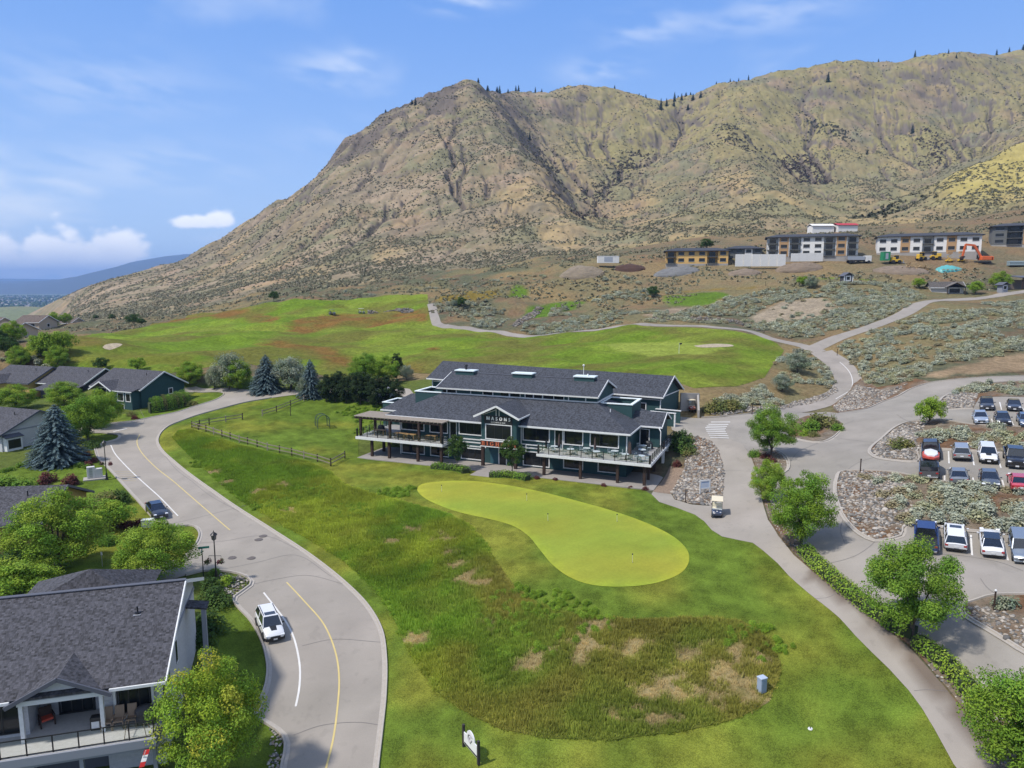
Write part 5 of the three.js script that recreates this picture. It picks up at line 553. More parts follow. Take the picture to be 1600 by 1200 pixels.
  parts(W, 'wing_rake', [bar([18.36, 5.97, -8.4], [18.36, 7.44, -11.9], 0.08, 0.24), bar([18.36, 5.97, -15.4], [18.36, 7.44, -11.9], 0.08, 0.24), bar([15.4, 5.95, -8.46], [18.36, 5.95, -8.46], 0.1, 0.2), bar([-26.05, 5.42, -8.52], [-21, 5.42, -8.52], 0.1, 0.22)], mat.white);
  // equipment wells on the roof
  const well = (x0, x1, z0, z1, y0, y1) => { part(W, 'roof_well', [f(x0, x1, y0, y1, z1 - 0.15, z1), f(x0, x1, y0, y1, z0, z0 + 0.15), f(x0, x0 + 0.15, y0, y1, z0 + 0.15, z1 - 0.15), f(x1 - 0.15, x1, y0, y1, z0 + 0.15, z1 - 0.15)], mat.green); part(W, 'well_cap', [f(x0 - 0.1, x1 + 0.1, y1, y1 + 0.12, z1 - 0.35, z1 + 0.1), f(x0 - 0.1, x1 + 0.1, y1, y1 + 0.12, z0 - 0.1, z0 + 0.35), f(x0 - 0.1, x0 + 0.35, y1, y1 + 0.12, z0 + 0.35, z1 - 0.35), f(x1 - 0.35, x1 + 0.1, y1, y1 + 0.12, z0 + 0.35, z1 - 0.35)], M([0.66, 0.72, 0.72], 0.5)); part(W, 'well_floor', f(x0 + 0.15, x1 - 0.15, y1 - 0.9, y1 - 0.7, z0 + 0.15, z1 - 0.15), mat.roofFlat); };
  well(9.25, 13.9, -15.4, -9.7, 5.6, 8.55); well(-20.3, -15.1, -14.6, -9.6, 5.6, 8.55); well(-27.2, -24.2, -15.5, -11, 0.5, 6.15);
  for (const [x0, x1] of [[-14.6, -11.5], [-5.0, -1.9], [4.7, 7.7]]) { part(W, 'roof_vent', [f(x0, x1, 11.0, 11.75, -13.75, -12.25)], mat.greenFlat); part(W, 'vent_cap', f(x0 - 0.12, x1 + 0.12, 11.75, 11.9, -13.9, -12.1), M([0.62, 0.70, 0.71], 0.45)); }
  part(W, 'flue', [cyl(0.16, 0.16, 0.6, -13.2, 11.9, -13.2), cyl(0.28, 0.2, 0.3, -13.2, 12.4, -13.2)], mat.blackMetal);
  part(W, 'roof_camera', [cyl(0.04, 0.04, 1.5, 5.9, 11.9, -13), new THREE.SphereGeometry(0.16, 12, 8).translate(5.9, 13.4, -13), cyl(0.14, 0.1, 0.3, 6.6, 11.9, -12.8)], mat.white);
  part(W, 'roof_pipe', [cyl(0.07, 0.07, 0.5, 11.4, 7.7, -7.6), cyl(0.16, 0.1, 0.12, 11.4, 7.6, -7.6)], mat.white);
  part(W, 'downpipe', [bar([17.9, 5.85, -8.5], [18.4, 5.7, -7.2], 0.09), bar([18.4, 5.7, -7.2], [18.45, 3.1, -7.0], 0.09)], mat.white);
  // terraces
  const deckPost = (x, z, y = 2.7, m = mat.timber) => part(W, 'deck_post', f(x - 0.17, x + 0.17, -0.4, y, z - 0.17, z + 0.17), m);
  part(W, 'terrace_floor', [f(3.7, 18.6, 2.86, 3.02, -3.2, 0.25), f(14.8, 18.6, 2.86, 3.02, -9.3, -3.2), f(17.9, 18.6, 2.86, 3.02, -16, -9.3)], mat.deck);
  parts(W, 'terrace_fascia', [f(3.6, 18.72, 2.66, 3.0, 0.25, 0.36), f(18.6, 18.72, 2.66, 3.0, -16, 0.25), f(3.6, 3.7, 2.66, 3.0, -3.2, 0.25)], mat.white);
  part(W, 'terrace_floor', [f(-24.6, -10.45, 2.86, 3.02, -3.2, 0.2), f(-24.6, -19.2, 2.86, 3.02, -9.5, -3.2)], mat.deck);
  parts(W, 'terrace_fascia', [f(-24.72, -10.35, 2.62, 3.0, 0.2, 0.32), f(-24.72, -24.6, 2.62, 3.0, -9.5, 0.2), f(-10.45, -10.35, 2.62, 3.0, -3.2, 0.2)], mat.white);
  parts(W, 'joist', Array.from({ length: 22 }, (_, i) => f(-24.3 + i * 0.64, -24.2 + i * 0.64, 2.6, 2.86, -3.2, 0.2)).concat(Array.from({ length: 22 }, (_, i) => f(4 + i * 0.66, 4.1 + i * 0.66, 2.6, 2.86, -3.2, 0.25))), mat.timber);
  for (const [x, z] of [[-22.3, -0.3], [-19.3, -0.2], [-14.5, -0.1], [-10.8, -0.2], [-22.4, -3.6], [4.5, -0.2], [9.5, -0.2], [14.4, -0.2], [17.8, -0.3], [17.7, -3.2], [17.7, -7]]) deckPost(x, z);
  for (const z of [-9.4, -12.5, -15.5]) deckPost(18.4, z, 2.7, mat.white);
  part(W, 'lower_wall', f(14.8, 17.6, -0.4, 2.7, -16, -12), mat.green);
  // glass balustrades: posts and panes
  const rail = (x0, z0, x1, z1, n, m = mat.blackMetal) => { for (let i = 0; i <= n; i++) { const x = lerp(x0, x1, i / n), z = lerp(z0, z1, i / n), e = i === 0 || i === n ? 0.08 : 0.04; part(W, 'rail_post', f(x - e, x + e, 3.0, 4.12, z - e, z + e), m); if (i < n) { const X = lerp(x0, x1, (i + 0.5) / n), Z = lerp(z0, z1, (i + 0.5) / n), L = Math.hypot(x1 - x0, z1 - z0) / n - 0.12; part(W, 'rail_pane', Math.abs(x1 - x0) > Math.abs(z1 - z0) ? bx(L, 0.9, 0.012, X, 3.58, Z) : bx(0.012, 0.9, L, X, 3.58, Z), mat.glassClear); } } };
  rail(3.8, 0.2, 18.5, 0.2, 10); rail(18.55, 0.1, 18.55, -8.6, 7); rail(3.75, -0.1, 3.75, -3.0, 2); rail(-24.55, 0.12, -10.5, 0.12, 8); rail(-24.6, 0, -24.6, -9.4, 6); rail(-10.42, 0, -10.42, -3.0, 2);
  part(W, 'walkway_rail', [bar([18.6, 4.1, -9], [18.6, 4.1, -16], 0.08), bar([18.6, 3.55, -9], [18.6, 3.55, -16], 0.05), ...[-9, -11, -13.5, -16].map(z => f(18.55, 18.65, 3, 4.1, z - 0.05, z + 0.05))], mat.black);
  part(W, 'stair_rail', [bar([3.6, 3.95, -0.3], [1.9, 3.95, -0.3], 0.08), bar([3.6, 3.5, -0.3], [1.9, 3.5, -0.3], 0.06), f(1.86, 1.94, 3.0, 3.95, -0.34, -0.26)], mat.white);
  // pergola over the west terrace
  for (const [x, z] of [[-24.3, -0.5], [-19.3, -0.5], [-14.5, -0.5], [-10.9, -0.5], [-24.3, -4.3]]) part(W, 'pergola_post', f(x - 0.16, x + 0.16, 3.02, 5.6, z - 0.16, z + 0.16), mat.timber);
  parts(W, 'pergola_beam', [f(-25.3, -10.7, 5.5, 5.74, -0.62, -0.42), f(-25.3, -10.7, 5.5, 5.74, -4.4, -4.2)], mat.timber);
  for (let i = 0; i < 24; i++) part(W, 'pergola_rafter', f(-25.1 + i * 0.62, -25.0 + i * 0.62, 5.74, 5.9, -4.6, -0.3), mat.greyWood);
  for (let i = 0; i < 30; i++) part(W, 'pergola_slat', f(-25.4 + (i % 3) * 0.05, -10.6, 5.9, 5.96, -4.58 + i * 0.146, -4.48 + i * 0.146), mat.greyWood);
}
struct('patio', (() => { const g = boxUV(mergeGeometries([B(-23.9, 19.3, -0.6, 0.11, -3.4, 1.25), B(14.5, 19.3, -0.6, 0.108, -15, -3.3), B(-23.9, -18.8, -0.6, 0.108, -8, -3.3)].map(plain))); g.rotateY(-CA).translate(0, 0, -93); return g; })(), mat.patio);
struct('entrance_walk', (() => { const g = boxUV(B(-4.6, -1.6, -0.5, 0.1, 1.25, 3.6)); g.rotateY(-CA).translate(0, 0, -93); return g; })(), mat.patio);
// ---------- terrace furniture ----------
const seatM = M([0.30, 0.36, 0.38], 0.5, { metalness: 0.3 });
function bistroTable(x, z, top, label, grp, square) {
  const [wx, wz] = cW(x, z), t = thing(square ? 'dining_table' : 'bistro_table', label, 'table', [wx, 3.02, wz], -CA, grp);
  part(t, 'tabletop', square ? bx(1.7, 0.06, 0.85, 0, 0.74, 0) : new THREE.CylinderGeometry(0.5, 0.5, 0.04, 20).translate(0, 0.74, 0), top);
  if (square) for (const [a, b] of [[-.75, -.33], [.75, -.33], [-.75, .33], [.75, .33]]) part(t, 'leg', bx(0.09, 0.72, 0.09, a, 0.36, b), top);
  else { part(t, 'pedestal', cyl(0.05, 0.04, 0.72), mat.blackMetal); part(t, 'base', cyl(0.28, 0.2, 0.04), mat.blackMetal); }
}
function chair(x, z, turn, m, label, grp) {
  const [wx, wz] = cW(x, z), t = thing('terrace_chair', label, 'chair', [wx, 3.02, wz], -CA + turn, grp);
  part(t, 'seat', new RoundedBoxGeometry(0.46, 0.05, 0.46, 1, 0.02).translate(0, 0.45, 0), m);
  part(t, 'backrest', [bx(0.46, 0.08, 0.03, 0, 0.86, -0.25), ...[-.2, -.1, 0, .1, .2].map(a => bar([a, 0.46, -0.22], [a, 0.86, -0.25], 0.03))], m);
  for (const [a, b] of [[-.2, -.2], [.2, -.2], [-.2, .2], [.2, .2]]) part(t, 'leg', rod([a, 0.45, b], [a * 1.15, 0, b * 1.15], 0.018), m);
}
const paleTop = M([0.52, 0.58, 0.60], 0.35, { metalness: 0.2 }), chairGrey = M([0.13, 0.16, 0.15], 0.5), chairDark = M([0.02, 0.02, 0.022], 0.5);
[[5.4, -1.6], [7.9, -0.9], [9.7, -2.2], [11.4, -0.9], [13.5, -2.1], [15.2, -0.9], [17.2, -0.8], [16.6, -4.2], [16.2, -6.6]].forEach(([x, z], i) => {
  const where = ['nearest the stair end of the east terrace', 'second along the east terrace rail', 'against the window of the east terrace', 'midway along the east terrace rail', 'before the wide east terrace window', 'fourth along the east terrace rail', 'at the front corner of the east terrace', 'in front of the wing door', 'beside the wing door wall'][i];
  bistroTable(x, z, paleTop, `pale round bistro table ${where}`, 'round tables on the east terrace');
  for (const [a, s] of [[0.2, 1], [2.3, 1], [4.3, 1]]) chair(x + Math.sin(a + i) * 0.8, z + Math.cos(a + i) * 0.62, a + i + Math.PI, i % 2 ? chairGrey : seatM, `slim metal chair at the table ${where}`, 'chairs on the east terrace');
});
[[-21.9, -1.9, .1], [-18, -1.2, 0], [-16.2, -0.9, 1.57], [-13, -1.4, .9]].forEach(([x, z], i) => {
  bistroTable(x, z, mat.tanWood, ['tan wooden table nearest the open west end of the pergola terrace', 'tan wooden table second from the west under the pergola', 'tan wooden table by the middle pergola post', 'tan wooden table nearest the east end of the pergola terrace'][i], 'wooden tables under the pergola', true);
  for (const [a, b, t] of [[-.45, .75, Math.PI], [.45, .75, Math.PI], [-.45, -.75, 0], [.45, -.75, 0]]) chair(x + a, z + b, t, chairDark, 'black chair at the wooden table ' + ['at the open west end of the pergola', 'second from the west under the pergola', 'by the middle pergola post', 'at the east end of the pergola'][i], 'black chairs under the pergola');
});
for (const [x, z, l] of [[6.0, -1.9, 'closed dark parasol standing at the stair end of the east terrace'], [11.0, -1.6, 'closed dark parasol standing midway along the east terrace'], [15.9, -0.5, 'closed dark parasol by the rail near the east terrace corner'], [15.6, -1.1, 'closed brown parasol just behind the corner parasol']]) {
  const [wx, wz] = cW(x, z), t = thing('parasol', l, 'parasol', [wx, 3.02, wz], 0, 'closed parasols on the east terrace');
  part(t, 'pole', cyl(0.03, 0.03, 2.5), mat.blackMetal); part(t, 'canopy', new THREE.LatheGeometry([[0.02, 2.45], [0.09, 2.2], [0.15, 1.5], [0.16, 0.95], [0.1, 0.8], [0.02, 0.8]].map(p => new THREE.Vector2(...p)), 10), M([0.06, 0.04, 0.035], 0.9)); part(t, 'base', cyl(0.3, 0.26, 0.08), mat.concrete);
}
for (const [x, z, l] of [[-22.8, -3.6, 'black covered barbecue at the west end of the pergola terrace'], [16.6, -7.9, 'black covered barbecue beside the wing door']]) { const [wx, wz] = cW(x, z), t = thing('covered_barbecue', l, 'barbecue', [wx, 3.02, wz], -CA); part(t, 'cover', new THREE.LatheGeometry([[0.01, 1.15], [0.3, 1.1], [0.5, 0.9], [0.62, 0.1]].map(p => new THREE.Vector2(...p)), 8).scale(1.2, 1, 0.7), mat.black); for (const a of [-.5, .5]) part(t, 'wheel', new THREE.CylinderGeometry(0.1, 0.1, 0.05, 12).rotateX(Math.PI / 2).translate(a, 0.1, 0.25), mat.rubber); }
// ---------- long pro-shop building behind ----------
{
  const a = (22.5 + 8) * Math.PI / 180, [ox, oz] = cW(15.9, -21.8);
  const b = thing('pro_shop', 'long dark green building with a grey ridge roof behind the clubhouse', 'building', [ox, 0, oz], -a), L = 45, D = 10.4;
  part(b, 'wall', B(-L + 0.8, -0.6, 3, 7.9, -D + 0.6, -0.7), mat.green);
  parts(b, 'gable_wall', [wallZY([[-0.7, 7.9], [-D / 2, 10.45], [-D + 0.7, 7.9]], -0.8, 0.2), wallZY([[-0.7, 7.9], [-D / 2, 10.45], [-D + 0.7, 7.9]], -L + 0.8, 0.2)], mat.green);
  parts(b, 'roof', [slab([[-L, 8, 0], [0, 8, 0], [0, 10.72, -D / 2], [-L, 10.72, -D / 2]], 0.16), slab([[-L, 8, -D], [-L, 10.72, -D / 2], [0, 10.72, -D / 2], [0, 8, -D]], 0.16)], mat.roof);
  parts(b, 'fascia', [B(-L, 0.05, 7.78, 8.0, -0.02, 0.08), bar([0.06, 7.92, 0.05], [0.06, 10.66, -D / 2], 0.08, 0.26), bar([0.06, 7.92, -D], [0.06, 10.66, -D / 2], 0.08, 0.26), B(-0.58, -0.5, 7.75, 7.9, -D + 0.6, -0.6)], mat.white);
  part(b, 'trim_band', B(-L + 0.8, -0.5, 7.35, 7.5, -0.72, -0.62), mat.white);
  windowZ(b, -4.3, -3.0, 4.5, 6.7, -0.7, 1, mat.white, 0.13, 'door'); windowZ(b, -7.7, -7.2, 4.4, 6.9, -0.7, 1, mat.white, 0.13, 'door');
  windowZ(b, -L + 4.2, -L + 7, 4.9, 6.9, -0.7, 2); windowZ(b, -L + 7.6, -L + 9.6, 4.9, 6.9, -0.7, 2); parts(b, 'corner_trim', [B(-L + 0.75, -L + 0.95, 3, 7.8, -0.75, -0.6), B(-0.68, -0.56, 3, 7.8, -0.75, -0.6)], mat.white);
  const e = thing('bin_enclosure', 'low dark green enclosure beside the pro shop corner', 'enclosure', [ox, 0, oz], -a);
  parts(e, 'wall', [B(-1.2, 2.6, 3.4, 6.0, 1.9, 2.05), B(-1.2, 2.6, 3.4, 6.0, -0.6, -0.45), B(-1.2, -1.05, 3.4, 6.0, -0.45, 1.9)], mat.green); parts(e, 'cap', [B(-1.3, 2.7, 6.0, 6.12, 1.8, 2.15), B(-1.3, 2.7, 6.0, 6.12, -0.7, -0.35)], mat.white); part(e, 'post', B(2.45, 2.65, 3.4, 6.1, 1.85, 2.1), mat.white);
}

// ---------- houses ----------
{ // grey house at the lower left, deck to the camera
  const a = 15.4 * Math.PI / 180, h = thing('grey_house', 'grey house with charcoal shingle roof and glass-railed deck, bottom left', 'house', [-19.92, 0, -36.56], a), f = B, EY = 2.75, RY = 5.6, RZ = -8.6, k = (RY - EY) / 7.6;
  const rz = z => EY + k * (-1 - z);
  part(h, 'wall', f(-13, 0, -3.4, 2.7, -14.2, -3.85), mat.greyHouse); part(h, 'front_wall', f(-3.0, 0, -3.4, 2.7, -3.85, -2.15), mat.greyHouse); part(h, 'front_wall', f(-13, -6.8, -3.4, 2.7, -3.85, -2.15), mat.greyHouse); part(h, 'lower_wall', f(-6.8, -3.0, -3.4, -0.2, -3.85, -2.6), mat.trimDark);
  part(h, 'gable_wall', wallZY([[-2.15, 2.7], [RZ, 5.35], [-14.2, 3.3], [-14.2, 2.7]], -0.2, 0.2), mat.greyHouse);
  part(h, 'gable_band', [bar([0.03, 2.7, -2.2], [0.03, 2.7, -14.2], 0.06, 0.22)], mat.slate); part(h, 'corner_board', f(-0.1, 0.06, -3.2, 2.7, -2.25, -2.1), mat.white);
  part(h, 'roof', [slab([[-14, EY, -1.0], [0.5, EY, -1.0], [0.5, RY, RZ], [-14, RY, RZ]], 0.16)], mat.roofHouse); part(h, 'back_roof', slab([[-14, RY, RZ], [0.5, RY, RZ], [0.5, EY + 0.2, -15.4], [-14, EY + 0.2, -15.4]], 0.16), mat.roofHouse);
  part(h, 'ridge_cap', bx(14.6, 0.05, 0.32, -6.75, RY + 0.03, RZ), mat.trimDark);
  part(h, 'rake_board', bar([0.55, EY - 0.1, -0.95], [0.55, RY - 0.1, RZ], 0.08, 0.24), mat.white); part(h, 'rake_board', bar([0.55, EY + 0.1, -15.4], [0.55, RY - 0.1, RZ], 0.08, 0.24), mat.white);
  part(h, 'gutter', f(-2.35, 0.55, EY - 0.2, EY - 0.04, -1.05, -0.9), mat.white); part(h, 'gutter', f(-14, -7.2, EY - 0.2, EY - 0.04, -1.05, -0.9), mat.white);
  const P0 = [-4.8, 3.78, -0.85], zb = -1 - (3.78 - EY) / k;
  part(h, 'dormer_roof', slab([[-7.35, 2.5, -0.85], P0, [-4.8, 3.78, zb - 0.2], [-7.35, 2.5, -1.0]], 0.14), mat.roofHouse); part(h, 'dormer_roof', slab([[-2.25, 2.5, -0.85], [-2.25, 2.5, -1.0], [-4.8, 3.78, zb - 0.2], P0], 0.14), mat.roofHouse);
  part(h, 'dormer_rake', bar([-7.4, 2.42, -0.8], [-4.8, 3.72, -0.8], 0.1, 0.22), mat.trimDark); part(h, 'dormer_rake', bar([-2.2, 2.42, -0.8], [-4.8, 3.72, -0.8], 0.1, 0.22), mat.trimDark);
  part(h, 'dormer_gable', wallXY([[-6.9, 2.45], [-2.7, 2.45], [-4.8, 3.5]], -1.3, 0.12), M([0.55, 0.57, 0.57], 0.7, { map: per(fineTex, 2) })); part(h, 'lintel', f(-7.0, -2.6, 2.2, 2.46, -1.5, -1.25), M([0.55, 0.57, 0.57], 0.7));
  parts(h, 'porch_post', [f(-6.95, -6.75, 0, 2.2, -1.5, -1.3), f(-3.0, -2.8, 0, 2.2, -1.5, -1.3)], mat.white);
  windowZ(h, -5.75, -4.05, 0.1, 2.1, -3.84, 3, mat.black, 0.1, 'glass_doors'); windowZ(h, -2.25, -0.6, 0.55, 2.25, -2.14, 3, mat.black, 0.07); windowZ(h, -9.0, -7.15, 0.3, 2.2, -2.14, 2, mat.black, 0.08); part(h, 'window_casing', f(-0.5, -0.36, 0.4, 2.3, -2.14, -2.05), mat.white); part(h, 'window_casing', f(-2.5, -2.36, 0.4, 2.3, -2.14, -2.05), mat.white);
  for (const [z, y, w, hh] of [[-4.3, 0.6, 0.5, 1.3], [-6.9, 0.8, 0.35, 1.5], [-2.9, 0.4, 0.45, 1.7]]) { const g = new THREE.Group(); g.name = 'side_window'; h.add(g); part(g, 'pane', bx(0.03, hh, w, 0.03, y + hh / 2, z), mat.glassDark); part(g, 'frame', [bx(0.08, 0.09, w + 0.16, 0.03, y + hh + 0.04, z), bx(0.08, 0.09, w + 0.16, 0.03, y - 0.04, z)], mat.white); }
  part(h, 'roof_vent', [cyl(0.18, 0.18, 0.02, -1.9, rz(-6.2) + 0.02, -6.2), cyl(0.05, 0.05, 0.42, -1.9, rz(-6.2), -6.2)], mat.blackMetal); part(h, 'vent_flange', bx(0.42, 0.03, 0.36, -1.9, rz(-6.1) - 0.02, -6.1).rotateX(0), mat.steel);
  part(h, 'garage_wall', f(-11, -3.6, -1, 2.6, -18.2, -13.5), mat.greyHouse);
  const pk = [-6.7, 4.9, -14.2]; for (const q of [[[-11.6, 2.6, -12.6], [-3, 2.6, -12.6]], [[-3, 2.6, -12.6], [-3, 2.6, -18.8]], [[-11.6, 2.6, -18.8], [-11.6, 2.6, -12.6]], [[-3, 2.6, -18.8], [-11.6, 2.6, -18.8]]]) part(h, 'garage_roof', slab([q[0], q[1], pk], 0.1), mat.roofHouse);
  part(h, 'porch_column', f(1.05, 1.35, -0.7, 2.6, -10.7, -10.4), mat.slate); part(h, 'column_base', f(0.9, 1.5, -1.9, -0.6, -10.85, -10.25), mat.concrete); part(h, 'porch_roof', slab([[0.1, 2.9, -11.6], [0.1, 2.9, -10.4], [1.45, 2.65, -10.4], [1.45, 2.65, -11.6]], 0.12), mat.roofHouse);
  // deck
  part(h, 'deck_floor', f(-13, 0, -0.14, 0, -2.15, 0), mat.deckLight); part(h, 'porch_floor', f(-6.8, -3.0, -0.14, 0, -3.85, -2.15), mat.deckLight); part(h, 'deck_fascia', f(-13, 0.06, -0.5, -0.02, 0, 0.1), mat.slate); part(h, 'deck_fascia', f(0, 0.1, -0.5, -0.02, -2.15, 0), mat.slate); part(h, 'deck_beam', f(-13, 0, -0.72, -0.5, -0.3, -0.08), mat.slate);
  parts(h, 'deck_post', [f(-3.85, -3.65, -3.4, -0.5, -0.3, -0.1), f(-9, -8.8, -3.4, -0.5, -0.3, -0.1), f(-0.2, 0, -3.4, -0.5, -0.3, -0.1)], mat.slate);
  for (let i = 0; i <= 10; i++) { const x = -0.06 - i * 1.24; part(h, 'rail_post', f(x - 0.03, x + 0.03, -0.1, 1.0, -0.1, -0.04), mat.black); if (i < 10) { part(h, 'rail_pane', bx(1.12, 0.82, 0.012, x - 0.62, 0.5, -0.07), mat.glassClear); part(h, 'top_rail', f(x - 1.21, x - 0.03, 0.95, 1.0, -0.1, -0.05), mat.black); part(h, 'bottom_rail', f(x - 1.21, x - 0.03, 0.06, 0.1, -0.09, -0.05), mat.black); } }
  part(h, 'side_rail', [f(-0.1, -0.04, 0.95, 1.0, -2.1, -0.1), f(-0.1, -0.04, 0.06, 0.1, -2.1, -0.1)], mat.black); part(h, 'rail_pane', bx(0.012, 0.82, 1.9, -0.07, 0.5, -1.1), mat.glassClear);
  // on the deck
  const loc = (x, z) => { const c = Math.cos(a), s = Math.sin(a); return [-19.92 + x * c + z * s, -36.56 - x * s + z * c]; };
  const wick = M([0.36, 0.27, 0.20], 0.8, { map: per(woodTex, 0.3) });
  for (const [x, l] of [[-2.75, 'tan high-backed deck chair nearest the porch'], [-2.15, 'tan high-backed deck chair in the middle of three'], [-1.5, 'tan high-backed deck chair nearest the barbecue']]) { const [wx, wz] = loc(x, -1.55), t = thing('deck_chair', l, 'chair', [wx, 0, wz], a, 'chairs on the grey house deck'); part(t, 'seat', new RoundedBoxGeometry(0.5, 0.07, 0.5, 2, 0.03).translate(0, 0.45, 0), wick); part(t, 'backrest', new RoundedBoxGeometry(0.5, 0.72, 0.06, 2, 0.03).rotateX(-0.15).translate(0, 0.82, -0.28), wick); for (const s of [-1, 1]) { part(t, 'armrest', bar([s * 0.27, 0.66, -0.26], [s * 0.27, 0.64, 0.25], 0.05), wick); part(t, 'leg', bar([s * 0.25, 0.45, 0.22], [s * 0.27, 0, 0.28], 0.04), wick); part(t, 'leg', bar([s * 0.25, 0.45, -0.24], [s * 0.27, 0, -0.32], 0.04), wick); } }
  { const [wx, wz] = loc(-1.05, -0.65), t = thing('glass_table', 'square glass table by the deck railing', 'table', [wx, 0, wz], a); part(t, 'tabletop', bx(1.2, 0.02, 0.85, 0, 0.72, 0), mat.glassClear); part(t, 'frame', [bx(1.24, 0.03, 0.03, 0, 0.72, 0.43), bx(1.24, 0.03, 0.03, 0, 0.72, -0.43), bx(0.03, 0.03, 0.85, 0.61, 0.72, 0), bx(0.03, 0.03, 0.85, -0.61, 0.72, 0)], mat.blackMetal); for (const [p, q] of [[-.55, -.38], [.55, -.38], [-.55, .38], [.55, .38]]) part(t, 'leg', rod([p, 0, q], [p * 0.8, 0.71, q * 0.8], 0.02), wick); }
  { const [wx, wz] = loc(-0.75, -1.6), t = thing('covered_barbecue', 'black covered barbecue at the grey house wall', 'barbecue', [wx, 0, wz], a); part(t, 'cover', new THREE.LatheGeometry([[0.01, 1.12], [0.34, 1.06], [0.5, 0.85], [0.55, 0.08]].map(p => new THREE.Vector2(...p)), 8).scale(1.15, 1, 0.7), M([0.035, 0.035, 0.04], 0.7)); part(t, 'wheel', new THREE.CylinderGeometry(0.09, 0.09, 0.05, 12).rotateZ(Math.PI / 2).translate(0.5, 0.09, 0), mat.rubber); }
  { const [wx, wz] = loc(-3.35, -1.75), t = thing('heater_box', 'black and white heater box beside the porch post', 'heater', [wx, 0, wz], a); part(t, 'case', new RoundedBoxGeometry(0.55, 0.75, 0.4, 2, 0.03).translate(0, 0.4, 0), mat.black); part(t, 'front_panel', bx(0.4, 0.42, 0.03, 0, 0.33, 0.21), mat.white); parts(t, 'foot', [bx(0.5, 0.04, 0.06, 0, 0.02, 0.15), bx(0.5, 0.04, 0.06, 0, 0.02, -0.15)], mat.black); }
  { const [wx, wz] = loc(-6.2, -2.9), t = thing('porch_armchair', 'dark wooden armchair with red cushion in the porch', 'armchair', [wx, 0, wz], a + 0.5); part(t, 'seat_cushion', new RoundedBoxGeometry(0.6, 0.14, 0.55, 2, 0.05).translate(0, 0.42, 0), M([0.42, 0.06, 0.03], 0.9)); part(t, 'backrest', new RoundedBoxGeometry(0.66, 0.55, 0.1, 2, 0.03).rotateX(-0.2).translate(0, 0.7, -0.3), mat.timber); for (const s of [-1, 1]) part(t, 'arm', [bx(0.08, 0.06, 0.6, s * 0.34, 0.62, 0), bx(0.07, 0.6, 0.07, s * 0.34, 0.3, 0.26), bx(0.07, 0.6, 0.07, s * 0.34, 0.3, -0.26)], mat.timber); }
  { const [wx, wz] = loc(-0.6, 0.35), t = thing('hanging_flag', 'red and white flag on a slanted pole below the deck', 'flag', [wx, -1.2, wz], a); part(t, 'pole', rod([-0.2, -0.3, -0.3], [0.25, 0.9, 0.3], 0.02), mat.white); const stripe = (y0, y1, m) => part(t, 'cloth', slab([[-0.15 + y0 * 0.35, y0, 0], [0.15 + y0 * 0.35, y0 + 0.08, 0.1], [0.15 + y1 * 0.35, y1 + 0.08, 0.1], [-0.15 + y1 * 0.35, y1, 0]], 0.012), m); stripe(-0.25, 0.05, M([0.5, 0.02, 0.02], 0.8)); stripe(0.06, 0.44, M([0.7, 0.7, 0.7], 0.8)); stripe(0.45, 0.75, M([0.5, 0.02, 0.02], 0.8)); }
}
// gabled house: origin at the right-hand end of the ridge in plan, ridge running to -x
function gableHouse(name, label, [x, z], rot, o) {
  const { L, half, eave, ridge, base, wall, roof = mat.roofHouse, trim = mat.white, gableWin = [], frontWin = [], band } = o, h = thing(name, label, 'house', [x, 0, z], -rot * Math.PI / 180, o.group), ov = 0.55, dy = (ridge - eave) / half * ov;
  part(h, 'wall', B(-L, 0, base, eave, -half, half), wall); for (const gx of [-0.15, -L]) part(h, 'gable_wall', wallZY([[half, eave], [0, ridge - 0.12], [-half, eave]], gx, 0.15), wall);
  part(h, 'roof', slab([[-L - ov, eave - dy, half + ov], [ov, eave - dy, half + ov], [ov, ridge, 0], [-L - ov, ridge, 0]], 0.15), roof); part(h, 'back_roof', slab([[-L - ov, ridge, 0], [ov, ridge, 0], [ov, eave - dy, -half - ov], [-L - ov, eave - dy, -half - ov]], 0.15), roof);
  for (const s of [1, -1]) part(h, 'rake_board', bar([ov + 0.04, eave - dy - 0.1, s * (half + ov)], [ov + 0.04, ridge - 0.1, 0], 0.07, 0.24), trim);
  part(h, 'fascia', B(-L - ov, ov, eave - dy - 0.24, eave - dy - 0.04, half + ov - 0.05, half + ov + 0.05), trim);
  if (band) part(h, 'gable_band', B(0, 0.05, eave - 0.1, eave + 0.1, -half, half), band);
  part(h, 'roof_vent', cyl(0.06, 0.06, 0.5, -2.5, eave + (ridge - eave) * 0.7, half * 0.3), mat.blackMetal);
  for (const [zz, y0, w, hh] of gableWin) { const g = new THREE.Group(); g.name = 'window'; h.add(g); part(g, 'pane', bx(0.03, hh, w, 0.02, y0 + hh / 2, zz), mat.glassDark); part(g, 'frame', [bx(0.09, 0.12, w + 0.24, 0.03, y0 + hh + 0.06, zz), bx(0.09, 0.12, w + 0.24, 0.03, y0 - 0.06, zz), bx(0.09, hh, 0.12, 0.03, y0 + hh / 2, zz + w / 2 + 0.06), bx(0.09, hh, 0.12, 0.03, y0 + hh / 2, zz - w / 2 - 0.06)], trim === mat.trimDark ? mat.white : trim); }
  for (const [x0, x1, y0, y1, n] of frontWin) windowZ(h, x0, x1, y0, y1, half, n);
  return h;
}
